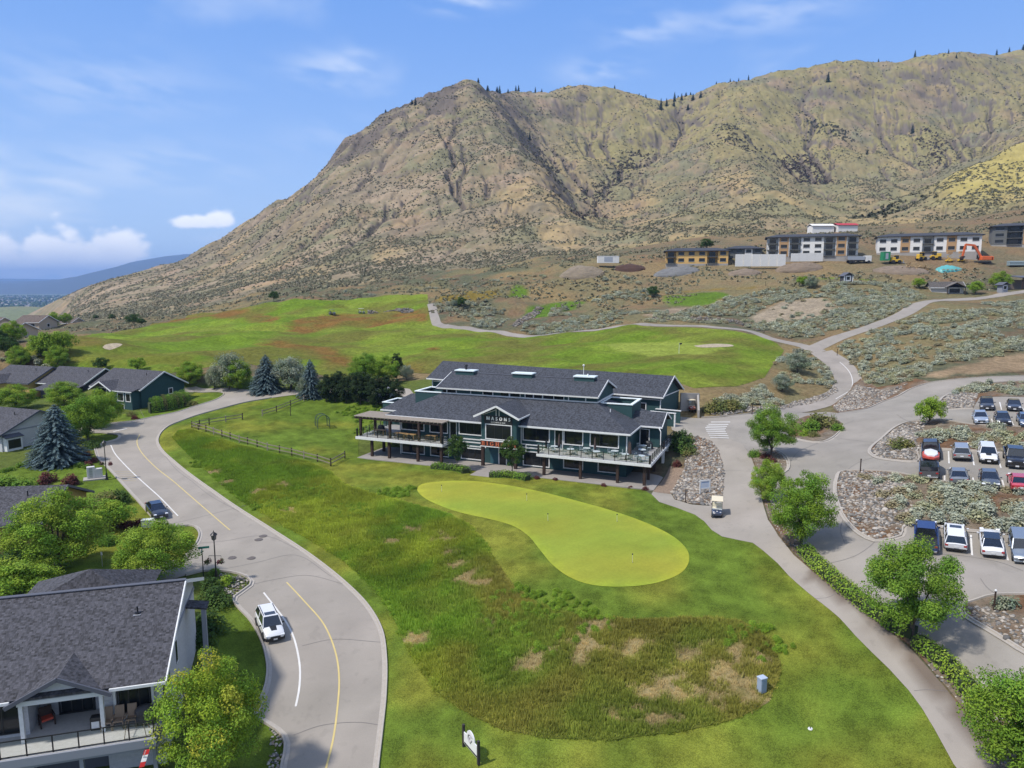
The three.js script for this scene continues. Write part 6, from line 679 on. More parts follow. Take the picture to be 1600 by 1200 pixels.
{
  const t = gableHouse('teal_house', 'dark teal house with white trim and clipped hedge at the road bend', [-67.2, -135.6], 24, { L: 13, half: 4.9, eave: 6.0, ridge: 8.6, base: 1.2, wall: mat.green, gableWin: [[-1.6, 4.1, 0.8, 0.95]], frontWin: [[-12, -9.5, 3.6, 5.4, 2]], band: mat.green });
  part(t, 'bay_wall', B(-4.6, -0.4, 1.2, 5.4, 4.9, 6.6), mat.green); part(t, 'bay_roof', slab([[-5.0, 5.5, 7.0], [0.1, 5.5, 7.0], [0.1, 6.0, 4.9], [-5.0, 6.0, 4.9]], 0.14), mat.roofHouse); part(t, 'bay_fascia', B(-5.0, 0.1, 5.3, 5.46, 6.95, 7.05), mat.white); windowZ(t, -4.1, -2.6, 3.6, 5.0, 6.6, 1); windowZ(t, -1.9, -0.8, 3.6, 5.0, 6.6, 1); windowZ(t, -4.0, -2.6, 1.5, 2.9, 6.6, 2);
  part(t, 'dormer_roof', slab([[-11.2, 5.4, 7.2], [-8.2, 7.0, 7.2], [-8.2, 7.0, 3], [-11.2, 5.4, 5.8]], 0.12), mat.roofHouse); part(t, 'dormer_roof', slab([[-5.2, 5.4, 7.2], [-5.2, 5.4, 5.8], [-8.2, 7.0, 3], [-8.2, 7.0, 7.2]], 0.12), mat.roofHouse); part(t, 'dormer_rake', bar([-11.3, 5.35, 7.26], [-8.2, 6.95, 7.26], 0.08, 0.2), mat.white); part(t, 'dormer_rake', bar([-5.1, 5.35, 7.26], [-8.2, 6.95, 7.26], 0.08, 0.2), mat.white); parts(t, 'porch_post', [B(-10.4, -10.2, 1.2, 5.4, 6.6, 6.8), B(-6.2, -6.0, 1.2, 5.4, 6.6, 6.8)], mat.white); part(t, 'balcony', B(-10.6, -5.6, 3.2, 3.4, 4.9, 6.9), mat.white);
  const d = gableHouse('charcoal_house', 'charcoal house with long grey roof between teal and yellow houses', [-86.2, -149], 19, { L: 12, half: 5.2, eave: 5.0, ridge: 7.6, base: 1.5, wall: M([0.03, 0.032, 0.04], 0.8), gableWin: [] }); part(d, 'lower_roof', slab([[-9, 3.9, 9.4], [1.2, 3.9, 9.4], [1.2, 4.9, 5.4], [-9, 4.9, 5.4]], 0.15), mat.roofHouse); part(d, 'porch_post', B(-0.4, 0, 1.2, 3.9, 8.9, 9.2), mat.tanWood);
  const y = gableHouse('yellow_house', 'ochre house with grey roof at the left, third from the road', [-98.9, -151.6], 20, { L: 12, half: 5.2, eave: 5.0, ridge: 7.6, base: 1.5, wall: mat.yellowHouse, trim: mat.trimDark }); part(y, 'dormer_roof', slab([[-11, 4.6, 7.5], [-8.4, 6.2, 7.5], [-8.4, 6.2, 3], [-11, 4.6, 6]], 0.12), mat.roofHouse); part(y, 'dormer_roof', slab([[-5.8, 4.6, 7.5], [-5.8, 4.6, 6], [-8.4, 6.2, 3], [-8.4, 6.2, 7.5]], 0.12), mat.roofHouse);
  gableHouse('red_house', 'house with dark red gable cut by the left edge', [-113.5, -153], 20, { L: 10, half: 5, eave: 5, ridge: 7.4, base: 1.5, wall: M([0.16, 0.03, 0.025], 0.8), trim: mat.trimDark });
  const g3 = gableHouse('pale_grey_house', 'pale grey house with charcoal rakes beside the blue spruce', [-71.6, -105.6], 21, { L: 13, half: 5.6, eave: 3.9, ridge: 6.35, base: -0.8, wall: mat.greyHouse, trim: mat.trimDark, gableWin: [[-1.6, -0.1, 0.9, 0.85]], band: mat.slate }); part(g3, 'lower_band', B(0, 0.05, 0.85, 1.05, -5.6, 5.6), mat.slate);
  part(g3, 'bay_window', [B(-0.02, 0.75, 1.1, 3.1, 3.1, 5.4)], mat.white); part(g3, 'bay_pane', B(0.75, 0.78, 1.45, 2.75, 3.35, 5.15), mat.glassDark); part(g3, 'bay_roof', slab([[0, 3.5, 3.0], [0, 3.5, 5.5], [0.95, 3.1, 5.6], [0.95, 3.1, 2.9]], 0.1), mat.trimDark);
  const h2 = gableHouse('ochre_house', 'house with charcoal roof and ochre gables behind the spreading tree', [-45.6, -69.9], -7, { L: 12, half: 4.9, eave: 2.9, ridge: 4.95, base: -1.2, wall: mat.yellowHouse, trim: mat.trimDark }); part(h2, 'dormer_roof', slab([[-7.6, 2.3, 6.6], [-5.6, 3.7, 6.6], [-5.6, 3.7, 2.2], [-7.6, 2.3, 5.4]], 0.12), mat.roofHouse); part(h2, 'dormer_roof', slab([[-3.6, 2.3, 6.6], [-3.6, 2.3, 5.4], [-5.6, 3.7, 2.2], [-5.6, 3.7, 6.6]], 0.12), mat.roofHouse); part(h2, 'dormer_gable', wallXY([[-7.2, 2.3], [-4.0, 2.3], [-5.6, 3.4]], 6.4, 0.1), mat.yellowHouse);
  const brownR = M([0.17, 0.13, 0.105], 0.9, { map: per(shingleTex, 4) }), tanW = M([0.36, 0.30, 0.23], 0.85);
  for (const [p, s, l] of [[[-169.84,-248.15], 1, 'far tan house with brown roof at the left edge, nearest'], [[-188.3,-289.27], 1, 'far tan house with brown roof right of the nearest one'], [[-228.82,-375.73], 1, 'far tan house with brown roof at the fairway end'], [[-195.68,-274.59], 1, 'far tan house with brown roof half cut by the left edge']]) { const y = gy(...p); gableHouse('far_house', l, p, 15 + rr(-10, 10), { L: 11, half: 4.5, eave: y + 3.2, ridge: y + 5.6, base: y - 3, wall: tanW, roof: brownR, gableWin: [[0, y + 1, 1.2, 1.2]], frontWin: [[-8, -6, y + 0.8, y + 2.2, 2], [-4, -2, y + 0.8, y + 2.2, 2]], group: 'far houses at the left' }); }
}
// ---------- cottage, kiosk and hut by the upper road ----------
{
  const c = [138.97,-226.85], cy = gy(...c), h = gableHouse('cottage', 'small pale cottage with brown gabled roof beside the upper road', [c[0] + 6, c[1] - 5], 18, { L: 9, half: 3.6, eave: cy + 2.6, ridge: cy + 4.2, base: cy - 1.5, wall: M([0.42, 0.40, 0.37], 0.85), roof: M([0.13, 0.115, 0.10], 0.9, { map: per(shingleTex, 4) }), frontWin: [[-4, -1, cy + 0.6, cy + 2, 2]] });
  part(h, 'porch_roof', slab([[-5.5, cy + 2.5, 6.2], [-2.6, cy + 4.0, 6.2], [-2.6, cy + 4.0, 1], [-5.5, cy + 2.5, 4]], 0.12), M([0.13, 0.115, 0.10], 0.9)); part(h, 'porch_roof', slab([[0.3, cy + 2.5, 6.2], [0.3, cy + 2.5, 4], [-2.6, cy + 4.0, 1], [-2.6, cy + 4.0, 6.2]], 0.12), M([0.13, 0.115, 0.10], 0.9)); parts(h, 'porch_post', [B(-5.1, -4.9, cy - 1, cy + 2.6, 5.7, 5.9), B(-0.2, 0, cy - 1, cy + 2.6, 5.7, 5.9)], mat.timber);
  const k = [153.93,-225.09], ky = gy(...k), kiosk = thing('gate_kiosk', 'narrow grey kiosk with pitched roof by the upper road', 'kiosk', [k[0], ky, k[1]], 0.1); part(kiosk, 'wall', B(-1, 1, -0.4, 2.4, -1, 1), mat.slate); part(kiosk, 'roof', slab([[-1.6, 2.3, 1.6], [0, 3.2, 1.6], [0, 3.2, -1.6], [-1.6, 2.3, -1.6]], 0.1), mat.trimDark); part(kiosk, 'roof', slab([[1.6, 2.3, 1.6], [1.6, 2.3, -1.6], [0, 3.2, -1.6], [0, 3.2, 1.6]], 0.1), mat.trimDark); windowZ(kiosk, -0.5, 0.5, 1, 2, 1, 1);
  const p = [166.27,-235.3], py = gy(...p), sh = thing('picnic_shelter', 'dark flat-roofed picnic shelter on posts at the right edge', 'shelter', [p[0] + 4, py, p[1]], 0.05); part(sh, 'roof', slab([[-6, 4.0, 3], [6, 4.0, 3], [6, 4.6, -3], [-6, 4.6, -3]], 0.25), mat.trimDark); parts(sh, 'post', [-5, 0, 5].map(x => B(x - 0.15, x + 0.15, -0.5, 4, 2.4, 2.7)), mat.timber); part(sh, 'back_wall', B(-6, 6, -0.5, 3.2, -3, -2.8), M([0.22, 0.18, 0.15], 0.9));
  const q = [112,-240.75], qy = gy(...q), hut = thing('lookout_hut', 'tiny black hut with white trim on top of the sage mound', 'hut', [q[0], qy, q[1]], 0.1); part(hut, 'wall', B(-1.5, 1.5, -0.5, 2.1, -1.3, 1.3), M([0.05, 0.05, 0.055], 0.8)); part(hut, 'gable', wallXY([[-1.5, 2.1], [1.5, 2.1], [0, 3.0]], 1.3, 2.6), M([0.05, 0.05, 0.055], 0.8)); part(hut, 'roof', slab([[-2, 1.9, 1.7], [0, 3.15, 1.7], [0, 3.15, -1.7], [-2, 1.9, -1.7]], 0.1), mat.trimDark); part(hut, 'roof', slab([[2, 1.9, 1.7], [2, 1.9, -1.7], [0, 3.15, -1.7], [0, 3.15, 1.7]], 0.1), mat.trimDark); windowZ(hut, -0.7, 0.5, 0.6, 1.7, 1.31, 1, mat.white, 0.3); parts(hut, 'corner_board', [B(-1.6, -1.3, -0.5, 2.1, 1.25, 1.42), B(1.3, 1.6, -0.5, 2.1, 1.25, 1.42)], mat.white);
}

// ---------- plants ----------
// leaves: folded four-cornered blades gathered into one geometry
function Leaves() { return { p: [], c: [], n: [] }; }
function leaf(L, x, y, z, nx, ny, nz, s, w, col) {
  let ux = rr(-1, 1), uy = rr(-1, 1), uz = rr(-1, 1); const d = ux * nx + uy * ny + uz * nz; ux -= d * nx; uy -= d * ny; uz -= d * nz; let l = Math.hypot(ux, uy, uz) || 1; ux /= l; uy /= l; uz /= l;
  const vx = ny * uz - nz * uy, vy = nz * ux - nx * uz, vz = nx * uy - ny * ux, f = 0.25 * w;
  const A = [x - ux * s, y - uy * s, z - uz * s], Bq = [x + ux * s, y + uy * s, z + uz * s], Cq = [x + vx * w + nx * f, y + vy * w + ny * f, z + vz * w + nz * f], D = [x - vx * w + nx * f, y - vy * w + ny * f, z - vz * w + nz * f];
  L.p.push(...A, ...Bq, ...Cq, ...A, ...D, ...Bq);
  for (let k = 0; k < 6; k++) L.c.push(...col);
}
function leavesGeo(L) { const g = new THREE.BufferGeometry(); g.setAttribute('position', new THREE.Float32BufferAttribute(L.p, 3)); g.setAttribute('color', new THREE.Float32BufferAttribute(L.c, 3)); g.computeVertexNormals(); return g; }
const vary = (c, a, y = 0) => { const v = 1 + rr(-a, a), t = rr(-y, y); return [c[0] * v * (1 + t), c[1] * v, c[2] * v * (1 - t)]; };
function rdir() { const z = rr(-1, 1), a = rr(0, 6.2832), r = Math.sqrt(1 - z * z); return [r * Math.cos(a), z, r * Math.sin(a)]; }
const barkM = M([0.13, 0.105, 0.08], 0.95, { map: per(woodTex, 0.8) }), barkPale = M([0.24, 0.22, 0.19], 0.95, { map: per(woodTex, 0.8) });
const lm = leafM([1, 1, 1], 0.3);
// broadleaf tree of height 1 x crown radius as given (metres)
function broadleaf(o) {
  const { h, r, base, lobes = 60, per = 150, s = 0.16, cols, trunk = 0.2, squash = 0.85, top = 0.55, bark = barkM, lobeR = 0.26, droop = 0 } = o, g = new THREE.Group(), L = Leaves(), cy = base + (h - base) * 0.52, ry = (h - base) * 0.52, limbs = [];
  const ctr = [];
  for (let k = 0; k < lobes; k++) {
    const d = rdir(), q = Math.pow(rnd(), 0.38), wob = 0.82 + 0.36 * fbm(d[0] * 1.7 + k * 0.01 + h, d[2] * 1.7 + d[1] + r, 2), taper = d[1] > 0 ? 1 - top * 0.35 * d[1] : 1;
    const X = d[0] * r * q * wob * taper, Y = cy + d[1] * ry * q * wob * squash, Z = d[2] * r * q * wob * taper, R = r * lobeR * rr(0.75, 1.3), cc = vary(pick(cols), 0.14, 0.10);
    ctr.push([X, Y, Z, R]);
    for (let i = 0; i < per; i++) { const e = rdir(), t = R * Math.pow(rnd(), 0.33); if (e[1] < -0.5 && rnd() < 0.5) continue; const dx = X + e[0] * t, dy = Y + e[1] * t * 0.75 - droop * rnd() * R, dz = Z + e[2] * t; let nx = e[0] * 0.6 + rr(-.6, .6), ny = e[1] * 0.5 + 0.5 + rr(-.6, .6), nz = e[2] * 0.6 + rr(-.6, .6); const l = Math.hypot(nx, ny, nz) || 1; leaf(L, dx, dy, dz, nx / l, ny / l, nz / l, s * rr(0.7, 1.25), s * rr(0.45, 0.7), vary(cc, 0.22, 0.08)); }
  }
  limbs.push(rod([0, -0.3, 0], [0, base + (h - base) * 0.3, 0], trunk, trunk * 0.55, 9));
  for (let k = 0; k < 9; k++) { const c = ctr[(k * 7) % ctr.length]; limbs.push(rod([0, base * rr(0.75, 1.1), 0], [c[0] * 0.85, Math.max(base, c[1]), c[2] * 0.85], trunk * 0.42, trunk * 0.1, 6)); }
  const t = part(g, 'trunk', limbs.map(q => plain(q)), bark); const cr = part(g, 'crown', leavesGeo(L), lm); return g;
}
function conifer(o) { // whorls of drooping sprays
  const { h, r, cols, tiers = 22, s = 0.2, dens = 1, skirt = 0.02, up = 0 } = o, g = new THREE.Group(), L = Leaves();
  for (let t = 0; t < tiers; t++) {
    const f = t / (tiers - 1), y0 = h * (skirt + (1 - skirt) * f * 0.97), R = r * Math.pow(1 - f, 0.68) * rr(0.9, 1.08) + 0.08, nb = Math.max(5, Math.round(dens * (7 + 15 * (1 - f))));
    for (let b = 0; b < nb; b++) {
      const a = b / nb * 6.283 + rr(-.25, .25) + t, len = R * rr(0.75, 1.12), cc = vary(pick(cols), 0.16, 0.05), n = Math.max(3, Math.round(len / (s * 0.55)));
      for (let i = 1; i <= n; i++) { const q = i / n, d = len * q, y = y0 + (up - 0.22) * d * (0.4 + q) + 0.12 * d; const w = s * (1.1 - 0.45 * q); for (let m = 0; m < 4; m++) leaf(L, Math.cos(a) * d + rr(-w, w) * 0.9, y + rr(-.5, .5) * w, Math.sin(a) * d + rr(-w, w) * 0.9, rr(-.3, .3) + Math.cos(a) * 0.3, 0.8, rr(-.3, .3) + Math.sin(a) * 0.3, s * rr(0.7, 1.15), s * 0.34, vary(cc, 0.2)); }
    }
  }
  part(g, 'trunk', rod([0, -0.3, 0], [0, h * 0.97, 0], 0.02 * h + 0.06, 0.02, 7), barkM); part(g, 'crown', leavesGeo(L), leafM([1, 1, 1], 0.12)); return g;
}
function shrub(o) { const { r, h, n = 900, s = 0.09, cols, lump = 9 } = o, g = new THREE.Group(), L = Leaves(); for (let k = 0; k < lump; k++) { const a = rr(0, 6.28), q = k ? Math.sqrt(rnd()) * 0.62 : 0, X = Math.cos(a) * q * r, Z = Math.sin(a) * q * r, R = r * rr(0.36, 0.55), H = h * rr(0.75, 1.05) * (1 - 0.35 * q), cc = vary(pick(cols), 0.12, 0.06); for (let i = 0; i < n / lump; i++) { const e = rdir(), y = Math.abs(e[1]), t = Math.pow(rnd(), 0.3); leaf(L, X + e[0] * R * t, 0.02 + y * H * t * 0.98, Z + e[2] * R * t, e[0] * 0.7 + rr(-.4, .4), y + 0.3, e[2] * 0.7 + rr(-.4, .4), s * rr(0.7, 1.3), s * rr(0.4, 0.7), vary(cc, 0.22, 0.06)); } } part(g, 'foliage', leavesGeo(L), lm); part(g, 'stem', [rod([0, -0.15, 0], [0, h * 0.4, 0], 0.04, 0.02, 5), rod([0, -0.1, 0], [r * 0.3, h * 0.5, 0.1], 0.03, 0.01, 5), rod([0, -0.1, 0], [-r * 0.3, h * 0.5, -0.1], 0.03, 0.01, 5)], barkM); return g; }
const G1 = [[0.138, 0.246, 0.026], [0.168, 0.282, 0.036], [0.114, 0.21, 0.029]], GB = [[0.213, 0.325, 0.034], [0.168, 0.28, 0.031], [0.246, 0.347, 0.045]], GD = [[0.055, 0.105, 0.024], [0.072, 0.127, 0.029], [0.044, 0.083, 0.022]], GY = [[0.25, 0.36, 0.033], [0.21, 0.32, 0.033], [0.36, 0.38, 0.045], [0.18, 0.28, 0.033], [0.23, 0.34, 0.033]], SIL = [[0.23, 0.27, 0.19], [0.19, 0.235, 0.15], [0.27, 0.30, 0.23]], BLU = [[0.105, 0.155, 0.165], [0.135, 0.19, 0.20], [0.085, 0.13, 0.135]], PINE = [[0.035, 0.06, 0.022], [0.045, 0.075, 0.026], [0.03, 0.05, 0.02]], RED = [[0.13, 0.045, 0.04], [0.16, 0.06, 0.045], [0.10, 0.04, 0.035]], OLI = [[0.16, 0.17, 0.05], [0.13, 0.15, 0.045], [0.19, 0.18, 0.06]];
const proto = {
  mapleA: broadleaf({ h: 8.5, r: 4.2, base: 1.5, lobes: 120, per: 320, s: 0.1, cols: G1, trunk: 0.24, squash: 1, lobeR: 0.22 }), mapleB: broadleaf({ h: 8, r: 4.0, base: 1.4, lobes: 115, per: 300, s: 0.1, cols: [...G1, GB[1]], trunk: 0.22, squash: 1, lobeR: 0.22 }), mapleC: broadleaf({ h: 7, r: 3.9, base: 1.0, lobes: 115, per: 260, s: 0.1, cols: GB, trunk: 0.2, squash: 1, lobeR: 0.22 }),
  golden: broadleaf({ h: 7.6, r: 3.7, base: 0.7, lobes: 130, per: 260, s: 0.085, cols: GY, trunk: 0.18, lobeR: 0.2, top: 0.8, squash: 1 }), willow: broadleaf({ h: 7, r: 3.6, base: 0.8, lobes: 80, per: 130, s: 0.15, cols: SIL, trunk: 0.2, droop: 0.8 }), slim: broadleaf({ h: 5.4, r: 1.75, base: 1.5, lobes: 46, per: 90, s: 0.12, cols: GD, trunk: 0.08, bark: barkPale }),
  bush: broadleaf({ h: 4.4, r: 2.6, base: 0.5, lobes: 60, per: 110, s: 0.13, cols: GB, trunk: 0.1 }), dark: broadleaf({ h: 6, r: 3, base: 0.9, lobes: 60, per: 120, s: 0.15, cols: GD, trunk: 0.16 }),
  spruce: conifer({ h: 8.5, r: 3.4, cols: BLU, tiers: 32, s: 0.14, dens: 1.5 }), pine: broadleaf({ h: 6.4, r: 1.9, base: 0.5, lobes: 90, per: 130, s: 0.1, cols: PINE, trunk: 0.14, squash: 1, top: 1, lobeR: 0.26 }), farPine: conifer({ h: 11, r: 3.2, cols: PINE, tiers: 12, s: 0.5, dens: 0.5, skirt: 0.1 }),
  shrubG: shrub({ r: 1, h: 1.1, cols: G1 }), shrubB: shrub({ r: 1, h: 1, cols: GB }), shrubD: shrub({ r: 1.1, h: 1.2, cols: GD, n: 1100 }), shrubR: shrub({ r: 0.9, h: 1, cols: RED }), shrubO: shrub({ r: 1.2, h: 1.1, cols: OLI, n: 1100 }), shrubS: shrub({ r: 1, h: 1, cols: SIL }),
};
function plant(kind, name, label, cat, [x, z], s = 1, group, parentY) { const r = proto[kind].clone(); r.name = numbered(name); r.position.set(x, (parentY ?? land(x, z)) - 0.02, z); r.rotation.y = rr(0, 6.28); Array.isArray(s) ? r.scale.set(s[0], s[1], s[0]) : r.scale.setScalar(s); scene.add(r); return tag(r, label, cat, group); }
// street and garden trees
const tr = (k, p, s, label, group) => plant(k, k === 'spruce' ? 'spruce_tree' : k === 'pine' ? 'pine_tree' : k === 'willow' ? 'willow_tree' : k.startsWith('maple') || k === 'golden' ? 'maple_tree' : 'tree', label, 'tree', p, s, group);
tr('mapleA', [32.94,-88.21], [0.70, 0.74], 'round green maple at the crossing, nearest the clubhouse drive', 'maples along the drive');
tr('mapleC', [27.94,-75.28], [0.46, 0.62], 'smaller bright green maple tucked behind the larger roadside maple', 'maples along the drive');
tr('mapleB', [26.32,-62.14], [0.70, 0.86], 'large green maple above the cart path beside the golf cart', 'maples along the drive');
tr('mapleA', [28.1,-47.08], [0.76, 0.80], 'largest green maple, standing in the hedge strip between path and drive', 'maples along the drive');
tr('mapleB', [27.18,-34.14], [0.78, 0.80], 'green maple cut by the bottom right corner', 'maples along the drive');
tr('mapleC', [-41.01,-61.51], [1.0, 0.96], 'broad spreading green tree with a bark-ringed trunk on the lawn');
tr('mapleC', [-31.2,-59.59], [0.82, 0.70], 'bright green multi-stemmed tree beside the grey house driveway');
tr('golden', [-17.15,-36.81], [0.80, 1.0], 'yellow-green maple in front of the grey house deck');
tr('bush', [-41.93,-72.04], [0.82, 0.80], 'small layered green tree beside the parked dark car');
tr('bush', [-41.13,-55.43], [1.0, 0.75], 'round bright green bush behind the grey house roof'); tr('bush', [-39.52,-55.95], [0.8, 0.6], 'low bright green bush next to the round one behind the grey roof');
tr('mapleC', [-85.3,-133.52], [0.85, 0.62], 'green tree in front of the dark-roofed middle house'); tr('mapleC', [-67.81,-115.6], [0.78, 0.85], 'green tree nearest the teal house corner'); tr('mapleB', [-64.95,-106.74], [0.95, 0.88], 'green tree between the blue spruce and the teal house'); tr('mapleC', [-93.11,-131.53], [0.9, 0.62], 'green tree below the yellow-gabled house at the left edge');
tr('spruce', [-61.87,-94.66], [1.22, 0.98], 'broad blue spruce beside the pale grey house wall', 'blue spruces'); tr('spruce', [-48.9,-140.29], [1.1, 0.9], 'blue spruce by the bend of the back road, west of the pair', 'blue spruces'); tr('spruce', [-39.09,-136.63], [0.85, 0.88], 'slimmer blue spruce at the head of the dark pine row', 'blue spruces');
tr('willow', [-57.76,-143.64], [1.0, 1.15], 'tall silver-green willow behind the back road'); tr('willow', [-44.38,-141.41], [1.1, 1.0], 'wide silver-green willow between the two back spruces'); tr('willow', [-61.76,-146.01], [0.5, 0.7], 'small silver willow beside the tall willow'); tr('willow', [-40.28,-135.59], [0.36, 0.62], 'low silver willow in front of the slim spruce');
tr('mapleC', [-55.65,-142.94], [0.72, 0.82], 'bright green tree in front of the tall willow'); tr('mapleC', [-67.95,-148.65], [0.82, 0.66], 'bright green tree behind the teal house');
for (const [u, s, l] of [[[-35.42,-133.93], .92, 'first dark pine of the row, beside the slim spruce'], [[-33.74,-134.04], .95, 'second dark pine of the row above the fence'], [[-31.3,-132.48], .9, 'third dark pine of the row above the fence'], [[-28.16,-130.24], 1.05, 'tallest dark pine of the row above the fence'], [[-24.74,-127.84], .98, 'dark pine before the white parked cars'], [[-20.91,-127.31], .82, 'last dark pine of the row, nearest the clubhouse roof'], [[-33.16,-135.72], .95, 'dark pine behind the second and third pines'], [[-29.98,-132.57], .95, 'dark pine behind the third and tallest pines'], [[-26.57,-130.04], .95, 'dark pine between the tallest pine and the white cars'], [[-23.01,-128.68], .9, 'dark pine between the white cars and the last pine']]) tr('pine', u, [s * 0.95, s * 0.9], l, 'dark pines above the fence');
tr('mapleB', [-30.47,-145.79], [0.8, 0.75], 'green tree behind the dark pines, west of two'); tr('mapleC', [-26.71,-146.98], [0.85, 0.75], 'green tree behind the dark pines, east of two'); tr('pine', [-24.88,-152.31], [0.75, 0.9], 'lone dark pine behind the pro shop end'); tr('willow', [-22.56,-150.63], [0.42, 0.5], 'pale silver shrub-tree beside the lone pine'); tr('willow', [-32.14,-164.26], [0.3, 0.4], 'small pale silver tree on the fairway edge');
tr('slim', cW(-7.3, 1.9), [0.85, 0.95], 'slim dark tree in the hedge left of the clubhouse door'); tr('slim', cW(1.0, 2.3), [0.95, 1.0], 'slim dark tree in the hedge right of the clubhouse door');
tr('bush', [54.97,-92.16], [0.72, 0.9], 'small green tree at the corner of the upper parking aisle'); tr('willow', [58.3,-144.16], [0.72, 0.62], 'large grey-green willow bush beside the golf path bend'); tr('willow', [50.17,-130.61], [0.5, 0.5], 'rounded grey-green willow bush below the path bend');
tr('dark', [-144.61,-272.68], [0.9, 0.8], 'dark juniper tree on the fairway below the mountain foot'); tr('dark', [-140.31,-270.06], [0.55, 0.45], 'small dark juniper beside the fairway juniper');
for (const [p, s, l] of [[[-109.97,-165.24], 1.0, 'green thicket on the slope, left clump'], [[-107.72,-165.45], 1.15, 'green thicket on the slope, middle clump'], [[-105.94,-166.73], 1.05, 'green thicket on the slope, right clump']]) tr('bush', p, [s * 1.1, s * 1.25], l, 'thicket left of the fairway');
for (const [k, p, s, l] of [['dark', [-96.47,-289.93], .7, 'dark round juniper at the top of the fairway'], ['dark', [49.7,-251.6], .72, 'dark juniper above the sage mound'], ['dark', [-18.08,-252.39], .62, 'dark juniper beside the fork of the golf path'], ['willow', [-20.3,-251.83], .42, 'silver bush beside the path-fork juniper'], ['bush', [98.28,-242.76], .8, 'olive round tree near the white hut'], ['willow', [99.52,-238.4], .6, 'grey bush between the olive tree and white hut'], ['bush', [146.45,-226.55], 1.0, 'bright tree between cottage and gate kiosk'], ['mapleC', [160.75,-236.14], .8, 'bright green tree behind the gate kiosk'], ['dark', [-210.45,-375.16], .55, 'dark tree at the far end of the fairway, left'], ['dark', [-229.71,-393.75], .45, 'dark tree at the far left fairway end'], ['bush', [133.4,-235.46], .8, 'grey-green thicket beside the cottage'], ['dark', [83.58,-310.41], .9, 'lone dark pine behind the orange-sheathed building']]) tr(k, p, s, l);
for (const [p, s] of [[[-171.73,-240.69], .8], [[-176.59,-257.44], .9], [[-122.16,-174.07], .7], [[-243.26,-366.7], .7], [[-190.15,-295.86], .8], [[-187.31,-299.48], .6], [[-230.27,-377.01], .6], [[-122.77,-169.96], .8], [[-117.67,-165.77], .8], [[-113.17,-162.23], .7], [[-103.89,-161.45], .7], [[-92.16,-158.36], .55], [[-80.03,-150.91], .7]]) { const k = pick(['mapleC', 'dark', 'bush']); tr(k, p, s, { mapleC: 'bright broad tree', dark: 'dark tree', bush: 'low bright tree' }[k] + (p[1] < -200 ? ' between the far tan houses' : ' behind the ochre and charcoal house roofs'), 'trees among the far left houses'); };
